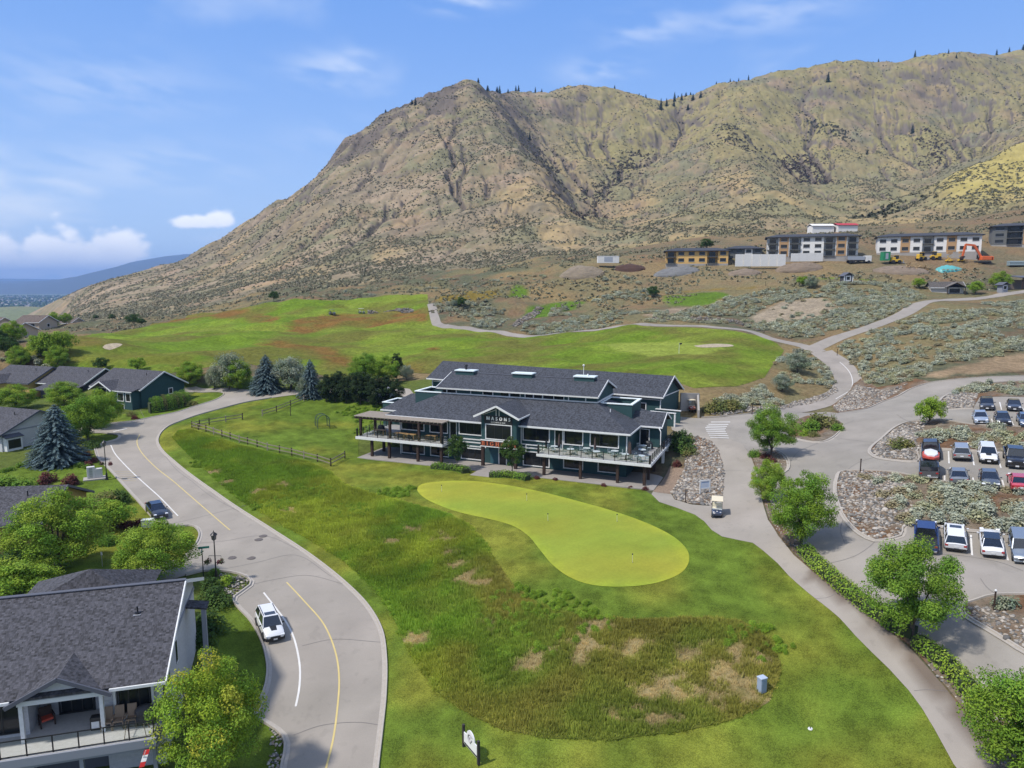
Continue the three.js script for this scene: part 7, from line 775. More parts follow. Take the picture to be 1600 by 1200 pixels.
// shrubs
const sh = (k, p, s, label, group) => plant(k, 'shrub', label, 'shrub', p, s, group);
for (const [k, p, s, l] of [['shrubB', [-25.58,-60.22], 1.05, 'round green shrub at the foot of the street lamp'], ['shrubD', [-26.46,-58.81], 1.1, 'dark shrub left of the lamp shrub'], ['shrubD', [-25.08,-56.28], 1.5, 'wide dark juniper beside the grey house porch post'], ['shrubD', [-23.57,-52.5], 1.7, 'largest dark juniper beside the grey house wall'], ['shrubG', [-27.11,-61.89], .7, 'small green shrub behind the street lamp'], ['shrubD', [-23.4,-50.7], 1.3, 'dark shrub beneath the grey house gable'],
  ['shrubR', [-57.87,-86.12], 1.7, 'red-leaved shrub on the lawn, left of the pair'], ['shrubR', [-55.02,-85.76], 1.6, 'dark red shrub on the lawn, right of the pair'], ['shrubG', [-61.39,-83.73], 2.0, 'green shrub mass at the left edge of the lawn'], ['shrubG', [-58.76,-83.51], 1.8, 'green shrub next to the red-leaved pair'], ['shrubO', [-46.47,-78.98], 1.9, 'olive shrub behind the parked dark car'], ['shrubD', [-45.88,-80.18], 1.5, 'dark shrub beside the kerb near the parked dark car'], ['shrubR', [-41.15,-72.71], 1.1, 'red-brown shrub near the small layered tree'], ['shrubR', [-40.32,-73.6], 1.0, 'red-brown shrub beside the grey utility cabinet'], ['shrubG', [-40.29,-68.38], 1.3, 'clipped low green shrub on the lawn'],
  ['shrubR', [-57.15,-93.75], .9, 'red shrub beside the white mail cabinet'], ['shrubG', [-58.1,-93.03], .8, 'low green shrub in the round bed'], ['shrubR', [-57.58,-95.69], .8, 'red shrub at the kerb by the lamp'], ['shrubG', [-56.86,-92.52], .7, 'low green shrub in the round bed near the lamp'], ['shrubR', [-60.64,-98.92], .9, 'dark red shrub under the blue spruce'],
  ['shrubG', [-66.44,-90.37], .7, 'low shrub along the pale grey house wall, first'], ['shrubG', [-65.92,-91.18], .7, 'low shrub along the pale grey house wall, second'], ['shrubG', [-65.73,-92.64], .75, 'low shrub along the pale grey house wall, third'], ['shrubG', [-65.24,-93.57], .75, 'low shrub along the pale grey house wall, last'], ['shrubD', [-47.3,-66.25], 1.9, 'dark shrub below the broad spreading tree, left'], ['shrubD', [-46.32,-63.05], 1.7, 'dark shrub below the broad spreading tree, far left'], ['shrubD', [-45.23,-64.99], 1.6, 'dark shrub beside the trunk of the spreading tree'],
  ['shrubR', [-65.65,-122.01], .9, 'red shrub in the bed before the teal house'], ['shrubO', [-67.95,-124.87], 1.0, 'olive shrub in the bed before the teal house'], ['shrubR', [-70.87,-132.25], .8, 'orange-red hanging shrub at the teal house wall'], ['shrubO', [-60.11,-131.71], 1.2, 'olive shrub at the corner of the teal house'], ['shrubD', [-62.49,-103.19], 1.3, 'dark shrub under the trees at the side street'],
  ['shrubO', [34.07,-114.76], 2.3, 'olive shrub above the retaining wall corner'], ['shrubO', [36.16,-114.76], 1.9, 'olive shrub right of the retaining wall corner'], ['shrubO', [32.36,-114.23], 1.5, 'low olive shrub at the retaining wall foot'], ['shrubG', [42.73,-100.85], 2.0, 'green spreading shrub on the island, left'], ['shrubO', [45.24,-102.21], 2.3, 'olive spreading shrub on the island, right'], ['shrubB', [41.35,-98.34], 1.1, 'yellow-green low shrub at the front of the island'], ['shrubO', [42.05,-97.44], .9, 'small dry shrub at the front of the island'], ['shrubG', [46.36,-99.13], 1.2, 'low green shrub at the tip of the island'],
  ['shrubD', [23.49,-96.62], 2.0, 'tall green juniper against the east terrace'], ['shrubD', [24.42,-99.13], 1.8, 'green juniper behind the east terrace corner'], ['shrubO', [24.36,-95.11], 1.2, 'grey-olive shrub at the top of the rock slope'], ['shrubR', [21.99,-93], 1.0, 'dry brown shrub under the east terrace walkway'], ['shrubG', [31.36,-89.52], 1.1, 'green shrub in the bed under the crossing maple'], ['shrubR', [32.16,-88.07], .9, 'brown shrub in the bed under the crossing maple'], ['shrubR', [32.31,-86.43], .9, 'brown shrub at the kerb under the crossing maple'], ['shrubO', [46.42,-82.96], 1.5, 'olive shrub on the rocks beside the black pickup'], ['shrubS', [35.49,-48.17], 1.1, 'lone silver sage bush on the bare red earth']]) sh(k, p, s, l);
for (const [X, Z, s] of [[6.6, 1.5, .5], [13.2, 1.6, .55], [16.4, 1.1, .45], [18.3, 1.3, .6], [4.2, 1.9, .6]]) sh('shrubR', cW(X, Z), s, 'low dry shrub along the east terrace patio edge', 'dry shrubs at the patio edge');
// hedges: leaf-clad runs
function hedge(pts, w, h, cols, label, group) {
  const path = spline(pts, 0.5), L = Leaves(), core = [], [x0, z0] = path[0], y0 = gy(x0, z0), t = thing('hedge', label, 'hedge', [x0, y0, z0], 0, group);
  for (let i = 0; i < path.length; i++) {
    const [x, z] = path[i], a = path[Math.max(0, i - 1)], b = path[Math.min(path.length - 1, i + 1)], l = Math.hypot(b[0] - a[0], b[1] - a[1]), nx = (b[1] - a[1]) / l, nz = -(b[0] - a[0]) / l, y = gy(x, z) - y0, hh = h * (0.86 + 0.28 * fbm(x, z * 1.3, 2)), ww = w * (0.85 + 0.3 * fbm(x * 1.2 + 9, z, 2)), cc = vary(pick(cols), 0.12, 0.06);
    if (i % 2 === 0) core.push(bx(ww * 0.6, hh * 0.7, 1.0, 0, 0, 0).rotateY(Math.atan2(b[0] - a[0], b[1] - a[1])).translate(x - x0, y + hh * 0.35, z - z0));
    for (let k = 0; k < 95 * Math.max(1, w * h / 1.5); k++) { const th = rr(-0.2, Math.PI + 0.2), c = Math.cos(th), s = Math.max(0.02, Math.sin(th)), q = rr(0.82, 1.08), al = rr(-0.3, 0.3), o = c * ww / 2 * q, tx = (b[0] - a[0]) / l, tz = (b[1] - a[1]) / l; leaf(L, x - x0 + nx * o + tx * al, y + Math.pow(s, 0.55) * hh * q, z - z0 + nz * o + tz * al, nx * c + rr(-.5, .5), s + rr(-.3, .5), nz * c + rr(-.5, .5), 0.085 * rr(0.7, 1.3), 0.055 * rr(0.7, 1.2), vary(cc, 0.22, 0.07)); }
  }
  part(t, 'foliage', leavesGeo(L), lm); const st = part(t, 'branches', join(core), M([0.03, 0.045, 0.015], 1)); st.userData.kind = 'stuff'; return t;
}
hedge([[26.27,-61.01],[26.42,-57.12],[26.77,-53.27],[27.1,-50.69],[27.61,-48.9]], 1.5, 1.0, GB, 'clipped bright hedge from the roadside maple to the largest maple', 'hedges between path and drive');
hedge([[27.55,-48.77],[27.83,-47.9],[28.04,-47.54]], 1.5, 1.05, G1, 'short darker hedge end beside the largest maple trunk', 'hedges between path and drive');
hedge([[28.19,-45.95],[28.55,-44.68],[28.75,-43.22],[28.68,-41.63],[28.73,-40.26]], 1.5, 1.0, GB, 'clipped bright hedge below the largest maple', 'hedges between path and drive');
hedge([cW(-10.5, 2.2), cW(-8.5, 2.0), cW(-6.3, 2.2), cW(-5.4, 3.0)], 1.5, 0.9, G1, 'rounded hedge left of the clubhouse entrance walk'); hedge([cW(-1.4, 3.2), cW(0, 2.6), cW(2, 2.4), cW(3.4, 3.0)], 1.5, 0.9, G1, 'rounded hedge right of the clubhouse entrance walk');
hedge([[-65.32,-127.16],[-63.34,-128.88],[-61.8,-132.78]], 2.6, 2.7, [...OLI, ...G1], 'tall clipped hedge along the teal house wall');
// ---------- scattered cover ----------
function sampleIn(poly, n, out = []) { const xs = poly.map(p => p[0]), zs = poly.map(p => p[1]), a = Math.min(...xs), b = Math.max(...xs), c = Math.min(...zs), d = Math.max(...zs); let k = 0; for (let t = 0; t < n * 30 && k < n; t++) { const x = rr(a, b), z = rr(c, d); if (inside(poly, x, z)) { out.push([x, z]); k++; } } return out; }
const area = p => Math.abs(p.reduce((s, a, i) => { const b = p[(i + 1) % p.length]; return s + a[0] * b[1] - b[0] * a[1]; }, 0)) / 2;
function scatter(name, geo, m, items, label, cat) { // items: [x,y,z,scale,scaleY,colour]
  const o = new THREE.InstancedMesh(geo, m, items.length), q = new THREE.Object3D(); o.name = numbered(name); o.userData = { kind: 'stuff', label, category: cat };
  items.forEach(([x, y, z, s, sy, c], i) => { q.position.set(x, y, z); q.rotation.set(rr(-.15, .15), rr(0, 6.28), rr(-.15, .15)); q.scale.set(s, sy, s); q.updateMatrix(); o.setMatrixAt(i, q.matrix); o.setColorAt(i, C(...c)); });
  o.castShadow = o.receiveShadow = true; scene.add(o); return o;
}
const white = () => M([1, 1, 1], 0.95, { specularIntensity: 0.15 });
{ // long grass on the bank
  const blades = (n, h, sp) => { const L = Leaves(); for (let i = 0; i < n; i++) { const a = rr(0, 6.28), r = sp * Math.sqrt(rnd()), x = Math.cos(a) * r, z = Math.sin(a) * r, b = rr(0, 6.28), lean = rr(0.05, 0.4) * h, w = 0.03, H = h * rr(0.6, 1.1); L.p.push(x - Math.sin(b) * w, -0.03, z + Math.cos(b) * w, x + Math.sin(b) * w, -0.03, z - Math.cos(b) * w, x + Math.cos(a) * lean, H, z + Math.sin(a) * lean); const v = rr(0.8, 1.2); for (let k = 0; k < 3; k++) L.c.push(v, v, v); } return leavesGeo(L); };
  const gm = leafM([1, 1, 1], 0.25), it = []; for (const [x, z] of sampleIn(roughPoly, 30000)) { const c = roughCol(x, z), s = rr(0.6, 1.25) * (strawAt(x, z) > 0.4 ? 0.55 : 1), e = Math.min(1, 0.4 + pdist(roughPoly, x, z) / 1.2); it.push([x, gy(x, z) + 0.07, z, s, s * e * rr(0.7, 1.3), [c[0] * 1.45, c[1] * 1.45, c[2] * 1.4]]); }
  scatter('long_grass', blades(22, 0.36, 0.24), gm, it, 'long uneven grass on the bank below the putting green', 'grass');
  const weeds = []; for (const [cx, cz, n, R] of [[...[-25.06,-84.34], 40, 2.4], [...[-18.95,-78.17], 40, 2.2], [...[-13.99,-83.67], 40, 2], [...[-42.27,-95.37], 30, 1.6], [...[-0.47,-49.1], 8, .5], [...[1.03,-54.43], 60, 3], [...[-22.48,-116.77], 60, 3], [...[-24.44,-124.29], 60, 3], [...[-28.07,-128.04], 50, 3], [...[3.43,-51.4], 40, 3], [...[17.74,-48.8], 30, 2], [...[-27.64,-80.23], 40, 2]]) for (let k = 0; k < n; k++) { const a = rr(0, 6.28), r = R * Math.sqrt(rnd()), x = cx + Math.cos(a) * r * 1.4, z = cz + Math.sin(a) * r; weeds.push([x, gy(x, z) + 0.05, z, rr(0.25, 0.5), rr(0.3, 0.6), vary([1, 1, 1], 0.15)]); }
  scatter('weed_clump', proto.shrubB.children[0].geometry, leafM([0.9, 0.95, 0.9], 0.3), weeds, 'taller green weed clumps growing on the bank', 'weeds');
}
// river rocks
const rockGeo = sd => { const g = new THREE.IcosahedronGeometry(1, 1), p = g.attributes.position; for (let i = 0; i < p.count; i++) { const x = p.getX(i), y = p.getY(i), z = p.getZ(i), f = 0.72 + 0.5 * fbm(x * 1.3 + sd, y * 1.3 + z * 1.7 + sd, 2); p.setXYZ(i, x * f * 1.15, y * f * 0.7, z * f * 0.9); } g.computeVertexNormals(); return g; };
const rockCols = [[0.22, 0.208, 0.19], [0.15, 0.145, 0.138], [0.28, 0.245, 0.205], [0.20, 0.165, 0.13], [0.10, 0.098, 0.095], [0.36, 0.33, 0.29]];
function rocks(poly, dens, r0, r1, label, avoid, tone = 1) { const pts = sampleIn(poly, Math.round(area(poly) * dens * 2.4)).filter(p => !avoid || !avoid(p)); [0, 1, 2].forEach(v => scatter('river_rocks', rockGeo(v * 3.7 + 1), white(), pts.filter((_, i) => i % 3 === v).map(([x, z]) => { const s = rr(r0, r1) * 0.64 * (rnd() < 0.03 ? 1.7 : 1); return [x, gy(x, z) + 0.08 + s * 0.15, z, s, s * rr(0.7, 1.2), vary(pick(rockCols).map(v => v * tone), 0.15, 0.04)]; }), label, 'rocks')); }
rocks(beds.rockSlope, 9, 0.12, 0.30, 'grey river rocks covering the slope east of the clubhouse');
const clipX = (p, x) => clipHalf(p, 0, x, false);
rocks([[37.52,-78.63],[38.92,-77.36],[41.01,-73.88],[40.08,-69.92],[37.43,-63.93],[35.24,-61.37],[34.11,-60.28],[33.09,-60.04],[32.08,-60.23],[31.59,-61.79],[31.58,-63.74],[31.93,-65.94],[33.54,-70.86],[34.73,-73.8],[36.18,-76.73]], 8, 0.12, 0.28, 'tan river rocks in the bed left of the blue pickup');
rocks([[43.57,-84.19],[47.54,-89.5],[51.97,-94.17],[54.27,-95.28],[55.88,-93.9],[52.96,-90.24],[49.12,-84.55],[47.76,-81.59],[44.91,-77.01],[42.76,-79.94],[42.83,-82.26]], 8, 0.12, 0.3, 'grey river rocks in the bed left of the black pickup');
rocks([[61.28,-100.14],[65.46,-106.98],[69.21,-111.41],[74.29,-114.72],[74.71,-112.47],[64.46,-98.04]], 6, 0.14, 0.3, 'river rocks at the end of the upper parking aisle'); rocks([[32.67,-48.71],[32.63,-48.13],[33.03,-46.7],[33.56,-44.88],[33.75,-43.99],[36.21,-40.81],[37.98,-43.09],[35.64,-46.75],[34.73,-48.04],[33.88,-48.83]], 9, 0.1, 0.24, 'tan river rocks in the bed at the right edge');
rocks(beds.treeBed, 3.4, 0.07, 0.17, 'small pale stones in the strip under the hedge'); rocks([[56.52,-123.1],[61.27,-128.38],[66.55,-136.07],[65.36,-129.26],[64.95,-123.03],[66.43,-122.52],[69.46,-123.3],[66.19,-120.39],[62.19,-117.59],[57.41,-114.3],[53.37,-114.06]], 6, 0.13, 0.3, 'grey river rocks between golf path and drive');
rocks([[32.23,-112.98],[35.66,-114.81],[41.83,-117.5],[50.85,-126.71],[58.56,-131.24],[63.13,-137.21],[61.8,-133.14],[57.27,-128.23],[49.8,-123.96],[39.39,-113.43],[33.76,-111.86]], 5, 0.14, 0.32, 'grey river rocks along the foot of the sage bank'); rocks([[-27.01,-62.21],[-25.11,-62.12],[-23.91,-61.41],[-23.6,-60.54],[-23.78,-59.21],[-23.98,-57.69],[-24.97,-58.81],[-26.03,-60.5]], 10, 0.08, 0.18, 'grey river rocks around the street lamp bed'); rocks([[-15.62,-42.17],[-14.67,-41.52],[-14.15,-40.63],[-13.81,-39.06],[-13.47,-36.31],[-13.99,-36.26],[-14.75,-39.81]], 10, 0.08, 0.18, 'grey river rocks by the kerb at the bottom left');
rocks([[0,-224.12],[4.37,-243.83],[9.1,-254.03],[11.28,-252.04],[5.2,-231.67],[1.18,-219.49]], 1.6, 0.3, 0.7, 'pale boulders down the gully of the sage slope', null, 0.6); rocks([[37.87,-210.95],[62.55,-199.01],[66.32,-184.24],[66.44,-189.43],[64.38,-204.93],[49.22,-211.02]], 1.0, 0.25, 0.6, 'pale boulders along the golf path', null, 0.6); rocks([[-53.49,-265.47],[-35.43,-255.19],[-34.67,-249.52],[-52.34,-259.57]], 1.6, 0.3, 0.8, 'grey boulder wall on the upper fairway', null, 0.6);
// sagebrush: the 300 that show largest stand alone, the rest are one cover
{
  const zones = [[[[55.25,-94.27],[58.07,-88.01],[62.36,-85.02],[68.24,-82.67],[60.99,-73.54],[55.98,-75.96],[50.91,-79],[47.81,-81.54]], .3], [[[37.82,-77.12],[40.91,-73.69],[43.84,-68.53],[48.04,-64.68],[52.24,-62.44],[47.2,-55.98],[43.26,-57.77],[39.7,-59.6],[35.88,-62.13],[36.29,-66.07]], .42], [[[40.08,-69.92],[43.74,-68.36],[47.94,-64.53],[43.37,-57.93],[36.93,-61.75]], .3], [[[68.41,-110.41],[76.01,-116.13],[83.8,-115.28],[94.85,-115.96],[85.38,-104.12],[76.28,-104.67],[71.53,-107.27]], .4], [[[77.31,-168.06],[87.1,-172.81],[102.23,-183.78],[122.31,-195.23],[146.11,-204.25],[157.99,-196.26],[112.74,-132.64],[96.67,-133.64],[89.32,-133.45],[76.55,-126],[71.5,-123.02],[67.96,-124.63],[66.03,-127.4],[70.34,-142.2],[73.17,-150.18]], .34], [[[48.13,-135.93],[58.61,-156.14],[65.44,-166.57],[69.41,-167.85],[67.91,-153.66],[64.76,-141.45],[60.14,-133.21],[52.45,-127.85],[40.49,-116.72],[34.23,-113.49],[33.73,-117.34],[37.41,-120.73],[44.65,-129.11]], .42], [[[1.94,-215.46],[13.43,-250],[29.93,-257.53],[37.54,-262.78],[51.35,-261.55],[51.36,-234.14],[43.21,-200.47],[29.77,-207.09],[14.97,-207.98],[8.44,-208.29]], .42], [[[-26.28,-253.07],[-18.62,-260.26],[0,-260.36],[-1.06,-236.1],[-5.91,-219.06],[-21.92,-225.93]], .42], [[[45.06,-209.25],[57.15,-227.92],[80.89,-244.87],[88.25,-247.3],[98.7,-246.08],[112.41,-237.9],[129.13,-241.4],[129.12,-225.89],[120.09,-206.61],[103.41,-192.28],[90.53,-183.18],[77.35,-175.24],[70.19,-177.04],[67.36,-187.19],[61.34,-195.07],[50.09,-199.2]], .5], [[[9.73,-272.78],[50.81,-285.68],[48.06,-269.57],[13.85,-258.12]], .05], [[[-95.88,-297.91],[-27.92,-313.4],[7.92,-296.65],[25.35,-284.92],[-10.13,-283.79],[-52.02,-291.14]], .06], [[[-119.96,-165.83],[-113.75,-170.31],[-101.86,-165.65],[-106.84,-159.07],[-114.54,-157.53]], .12]];
  const sandP = [[68.13,-208.05],[76.67,-219.51],[86.31,-228.73],[94.23,-228.21],[99.9,-223.52],[96.64,-210.83],[88.89,-202.27],[80.79,-199.95],[73.58,-199.81],[66.13,-198.99]], bare = [[71.16,-124.42],[78.99,-130.14],[88.92,-134.7],[100.21,-138.73],[112.19,-138.11],[104.07,-127.63],[89.23,-123.01],[81.61,-121.56],[74.15,-121.9]];
  const where = ['on the bank above the middle parking row', 'on the bank behind the nearest parking row', 'on the bank behind the nearest parking row', 'on the bank behind the uppermost parking row', 'on the open slope right of the golf path', 'on the bank inside the golf path bend', 'on the slope left of the sage mound', 'beside the fork of the golf path', 'on the sage mound below the hut', 'on the dry slope left of the site', 'at the foot of the mountain', 'on the slope at the left edge'];
  const all = []; zones.forEach(([p, d], zi) => { for (const [x, z] of sampleIn(p, Math.round(area(p) * d * 1.8))) { if ((inside(sandP, x, z) && rnd() < 0.9) || (inside(bare, x, z) && rnd() < 0.9) || inside(gA, x, z) || inside(gB, x, z) || inside(gC, x, z)) continue; if (fbm(x / 9 + 7, z / 9, 3) < (zi > 3 ? 0.40 : 0.34) || (zi > 3 && fbm(x / 26 + 3, z / 26 + 9, 3) < 0.36)) continue; all.push([x, z, rr(0.4, 1.3) * (0.75 + 0.5 * fbm(x / 6, z / 6 + 3, 2)), zi]); } });
  all.sort((a, b) => b[2] / -b[1] - a[2] / -a[1]);
  const kinds = [shrub({ r: 1, h: 0.95, n: 420, s: 0.12, cols: [[0.34, 0.355, 0.25], [0.40, 0.41, 0.30]], lump: 8 }), shrub({ r: 1, h: 0.8, n: 400, s: 0.12, cols: [[0.29, 0.31, 0.19], [0.35, 0.355, 0.22]], lump: 7 }), shrub({ r: 1, h: 1.05, n: 420, s: 0.12, cols: [[0.37, 0.385, 0.30], [0.31, 0.335, 0.25]], lump: 9 }), shrub({ r: 1, h: 0.7, n: 360, s: 0.12, cols: [[0.28, 0.255, 0.15], [0.32, 0.285, 0.18]], lump: 6 })];
  all.slice(0, 300).forEach(([x, z, s, zi]) => { const r = pick(kinds).clone(); r.name = numbered('sagebrush'); r.position.set(x, land(x, z) + 0.06, z); r.rotation.y = rr(0, 6.28); r.scale.set(s, s * rr(0.8, 1.1), s); scene.add(r); tag(r, 'grey-green sagebrush ' + where[zi], 'shrub', 'sagebrush ' + where[zi]); });
  const restS = all.slice(300); kinds.forEach((k, q) => scatter('sagebrush_cover', k.children[0].geometry, leafM([0.95, 0.95, 0.95], 0.2), restS.filter((_, i) => i % 4 === q).map(([x, z, s]) => [x, land(x, z) + 0.05, z, s * 1.1, s * rr(0.8, 1.1), vary([1, 1, 1], 0.15, 0.05)]), 'grey-green sagebrush covering the slopes beyond the parking', 'shrubs'));
}
{ // brush over the hills
  const g = shrub({ r: 1, h: 0.85, n: 30, s: 0.42, cols: [[1, 1, 1]], lump: 3 }).children[0].geometry, it = [];
  for (let k = 0; k < 140000 && it.length < 64000; k++) { const a = rr(-0.95, 0.95), r = 352 * Math.exp(Math.pow(rnd(), 1.1) * Math.log(1330 / 352)), x = a * r, z = -r, y = my(x, z); if (y < 0) continue; const [i, j] = hIdx(x, z), wet = MS[j * HW + i], d = fbm(x / 30 + 12, z / 30, 4), high = smooth(150, 260, y); if (rnd() > smooth(0.36, 0.66, d + wet * 0.03) * (1 - 0.6 * high * smooth(0.05, 0.12, a)) + 0.08) continue; const gully = wet > 3.4 && rnd() < 0.6, s = (gully ? rr(1.0, 2.2) : rr(0.5, 1.25)) * (0.75 + r / 1500); it.push([x, y - 0.1, z, s, s * rr(0.6, 1.0), vary(gully ? pick([[0.125, 0.105, 0.08], [0.09, 0.095, 0.055], [0.13, 0.10, 0.085]]) : pick([[0.22, 0.215, 0.145], [0.245, 0.235, 0.155], [0.19, 0.18, 0.125]]), 0.2, 0.06)]); }
  for (const [P, n, cs] of [[[[325.92,-925.29],[372.59,-974.35],[381.7,-922.52],[363.42,-848.89],[337.32,-835.08],[324.92,-876.74]], 420, [[0.125, 0.098, 0.08], [0.14, 0.11, 0.085]]], [[[46.26,-585.35],[55.19,-598.17],[104.63,-823.6],[147.9,-915.35],[189.7,-1027.87],[185.09,-1064.88],[134.11,-960.95],[98.6,-867.07]], 520, [[0.115, 0.095, 0.075], [0.14, 0.112, 0.09], [0.095, 0.095, 0.062]]], [[[30.28,-996.82],[42.17,-970.01],[56.88,-868.51],[61.97,-768.82],[43.33,-617.89],[33.21,-761.29],[22.07,-846.33]], 220, [[0.115, 0.095, 0.075], [0.10, 0.095, 0.065]]], [[[590.55,-1058.05],[599.88,-1020.62],[519.66,-887.77],[529.04,-938.39]], 170, [[0.125, 0.10, 0.082]]], [[[297.3,-1042.35],[324.57,-958.85],[289.86,-877.29],[262.18,-945.12]], 150, [[0.12, 0.108, 0.08]]], [[[230.04,-484.52],[269.41,-501.9],[245.54,-464.46],[212.13,-430.43]], 180, [[0.075, 0.08, 0.05]]], [[[427.41,-1125.24],[456.71,-1100.85],[475.43,-1034.77],[455.31,-1009.18],[438.04,-1077.04]], 130, [[0.105, 0.105, 0.07]]]]) for (const [x0, z0] of sampleIn(P, n)) { const j = 26 * Math.pow(rnd(), 2), ja = rr(0, 6.28), x = x0 + Math.cos(ja) * j, z = z0 + Math.sin(ja) * j, s = rr(1, 2.8); it.push([x, my(x, z) - 0.2, z, s, s * rr(0.7, 1.1), vary(pick(cs), 0.2)]); }
  scatter('hill_brush', g, white(), it, 'low brush dotted over the dry mountain slopes', 'shrubs');
  const it2 = []; for (let k = 0; k < 14000; k++) { const x = rr(-260, 330), z = rr(-352, -235); const y = land(x, z); if (inside(turfOut, x, z) || fbm(x / 18 + 3, z / 18, 3) < 0.52 || (x > 95 && z < -262 && z > -300)) continue; it2.push([x, y, z, rr(0.4, 1.1), rr(0.3, 0.8), vary(pick([[0.23, 0.235, 0.16], [0.20, 0.20, 0.13], [0.25, 0.225, 0.15]]), 0.2)]); }
  scatter('hill_brush', g, white(), it2, 'sage and brush at the foot of the mountain', 'shrubs');
  // pines on the crests: stand on the skyline of their bearing
  const ridge = (a, f = 0) => { let best = -9, at = 400; for (let r = 420; r < 1500; r += 4) { const s = (my(a * r, -r) - 25) / r; if (s > best) { best = s; at = r; } } return at * (1 - f); };
  for (const [u, f, s] of [[612, 0, .8], [636, .01, .9], [652, .03, 1.1], [658, .05, 1], [750, 0, .9], [754, .02, .9], [764, 0, 1.4], [776, 0, 1.2], [781, .01, 1.2], [790, .01, 1], [797, .02, .9], [808, 0, .9], [812, 0, .9], [817, 0, 1], [835, 0, .8], [842, 0, .7], [824, .22, 1.1], [828, .24, 1.2], [955, 0, .7], [992, 0, .6], [997, 0, .8], [1032, 0, 1.2], [1046, 0, .7], [1060, .01, 1.4], [1066, 0, .8], [1016, .06, 1.4], [1021, .07, 1.5], [1030, .06, 1.3], [1040, .08, 1.3], [1048, .07, 1.2], [1056, .06, 1.2], [1070, .05, 1.4], [1062, .08, 1.2], [1036, .1, 1.2], [1044, .1, 1.1], [1082, .04, 1.3], [1104, 0, .6], [1115, 0, .6], [1128, 0, .7], [1140, 0, .6], [1150, 0, .8], [1270, 0, .7], [1344, 0, .7], [1398, 0, 1], [1272, .07, 1.5], [1428, 0, .7], [1400, .2, 1.2], [1444, .05, .7], [1518, 0, 1], [1528, 0, 1], [1534, 0, 1], [1556, 0, 1.3], [1562, 0, 1.4], [1551, 0, 1.1], [1580, .08, 1.6], [1584, .1, 1.4], [1338, .25, 1], [1510, .03, .8], [1460, .06, .7]].filter((_, k) => k % 4 !== 1)) { const a = (u + rr(-3, 3) - 800) / 1111, r = ridge(a, f), x = a * r, z = -r, p = proto.farPine.clone(); p.name = numbered('crest_pine'); p.position.set(x, my(x, z) - 0.5, z); p.rotation.y = rr(0, 6.28); const hs = s * rr(0.55, 1.15); p.scale.set(s * 0.85, hs, s * 0.85); scene.add(p); { const w = u < 750 ? 'on the rocky west shoulder of the mountain' : u < 850 ? 'on the crest just east of the rocky peak' : u < 1100 ? 'in the saddle of the mountain crest' : u < 1480 ? 'along the rounded eastern crest' : 'at the far right end of the crest'; tag(p, 'dark pine ' + w, 'pine', 'pines ' + w); }; }
}

// ---------- vehicles (front is +z) ----------
const carPaint = (c, metal = 0.25) => M(c, 0.32, { metalness: metal, clearcoat: 1, clearcoatRoughness: 0.06 });
const lampM = M([0.75, 0.77, 0.8], 0.1, { clearcoat: 1 }), tailM = M([0.30, 0.012, 0.012], 0.2, { clearcoat: 1 }), glassCar = M([0.015, 0.018, 0.022], 0.05, { clearcoat: 1, clearcoatRoughness: 0.02 });
function loft(stations) { // [z, half width, y bottom, y top]: rounded box sections
  const sec = ([z, w, b, t]) => { const h = t - b; return [[-w * 0.86, b], [-w, b + h * 0.2], [-w, b + h * 0.55], [-w * 0.95, b + h * 0.86], [-w * 0.78, t], [0, t + 0.025], [w * 0.78, t], [w * 0.95, b + h * 0.86], [w, b + h * 0.55], [w, b + h * 0.2], [w * 0.86, b]].map(([x, y]) => [x, y, z]); };
  const S = stations.map(sec), pos = [], n = S[0].length;
  for (let i = 0; i < S.length - 1; i++) for (let k = 0; k < n; k++) { const k2 = (k + 1) % n, a = S[i][k], b = S[i][k2], c = S[i + 1][k2], d = S[i + 1][k]; pos.push(...a, ...c, ...b, ...a, ...d, ...c); }
  for (const [q, f] of [[S[0], 1], [S[S.length - 1], 0]]) for (let k = 1; k < n - 1; k++) pos.push(...q[0], ...(f ? q[k] : q[k + 1]), ...(f ? q[k + 1] : q[k]));
  const g = new THREE.BufferGeometry(); g.setAttribute('position', new THREE.Float32BufferAttribute(pos, 3)); g.setAttribute('uv', new THREE.Float32BufferAttribute(new Float32Array(pos.length / 3 * 2), 2)); g.computeVertexNormals(); return toCreasedNormals(g, 0.7);
}
const wheelG = (() => { const tyre = new THREE.LatheGeometry([[0.20, -0.1], [0.31, -0.11], [0.335, -0.08], [0.335, 0.08], [0.31, 0.11], [0.20, 0.1]].map(p => new THREE.Vector2(...p)), 18).rotateZ(Math.PI / 2); const rim = mergeGeometries([plain(new THREE.CylinderGeometry(0.21, 0.21, 0.17, 14).rotateZ(Math.PI / 2)), ...Array.from({ length: 5 }, (_, i) => plain(bx(0.2, 0.4, 0.05).rotateX(i * Math.PI / 5)))]); return { tyre, rim }; })();
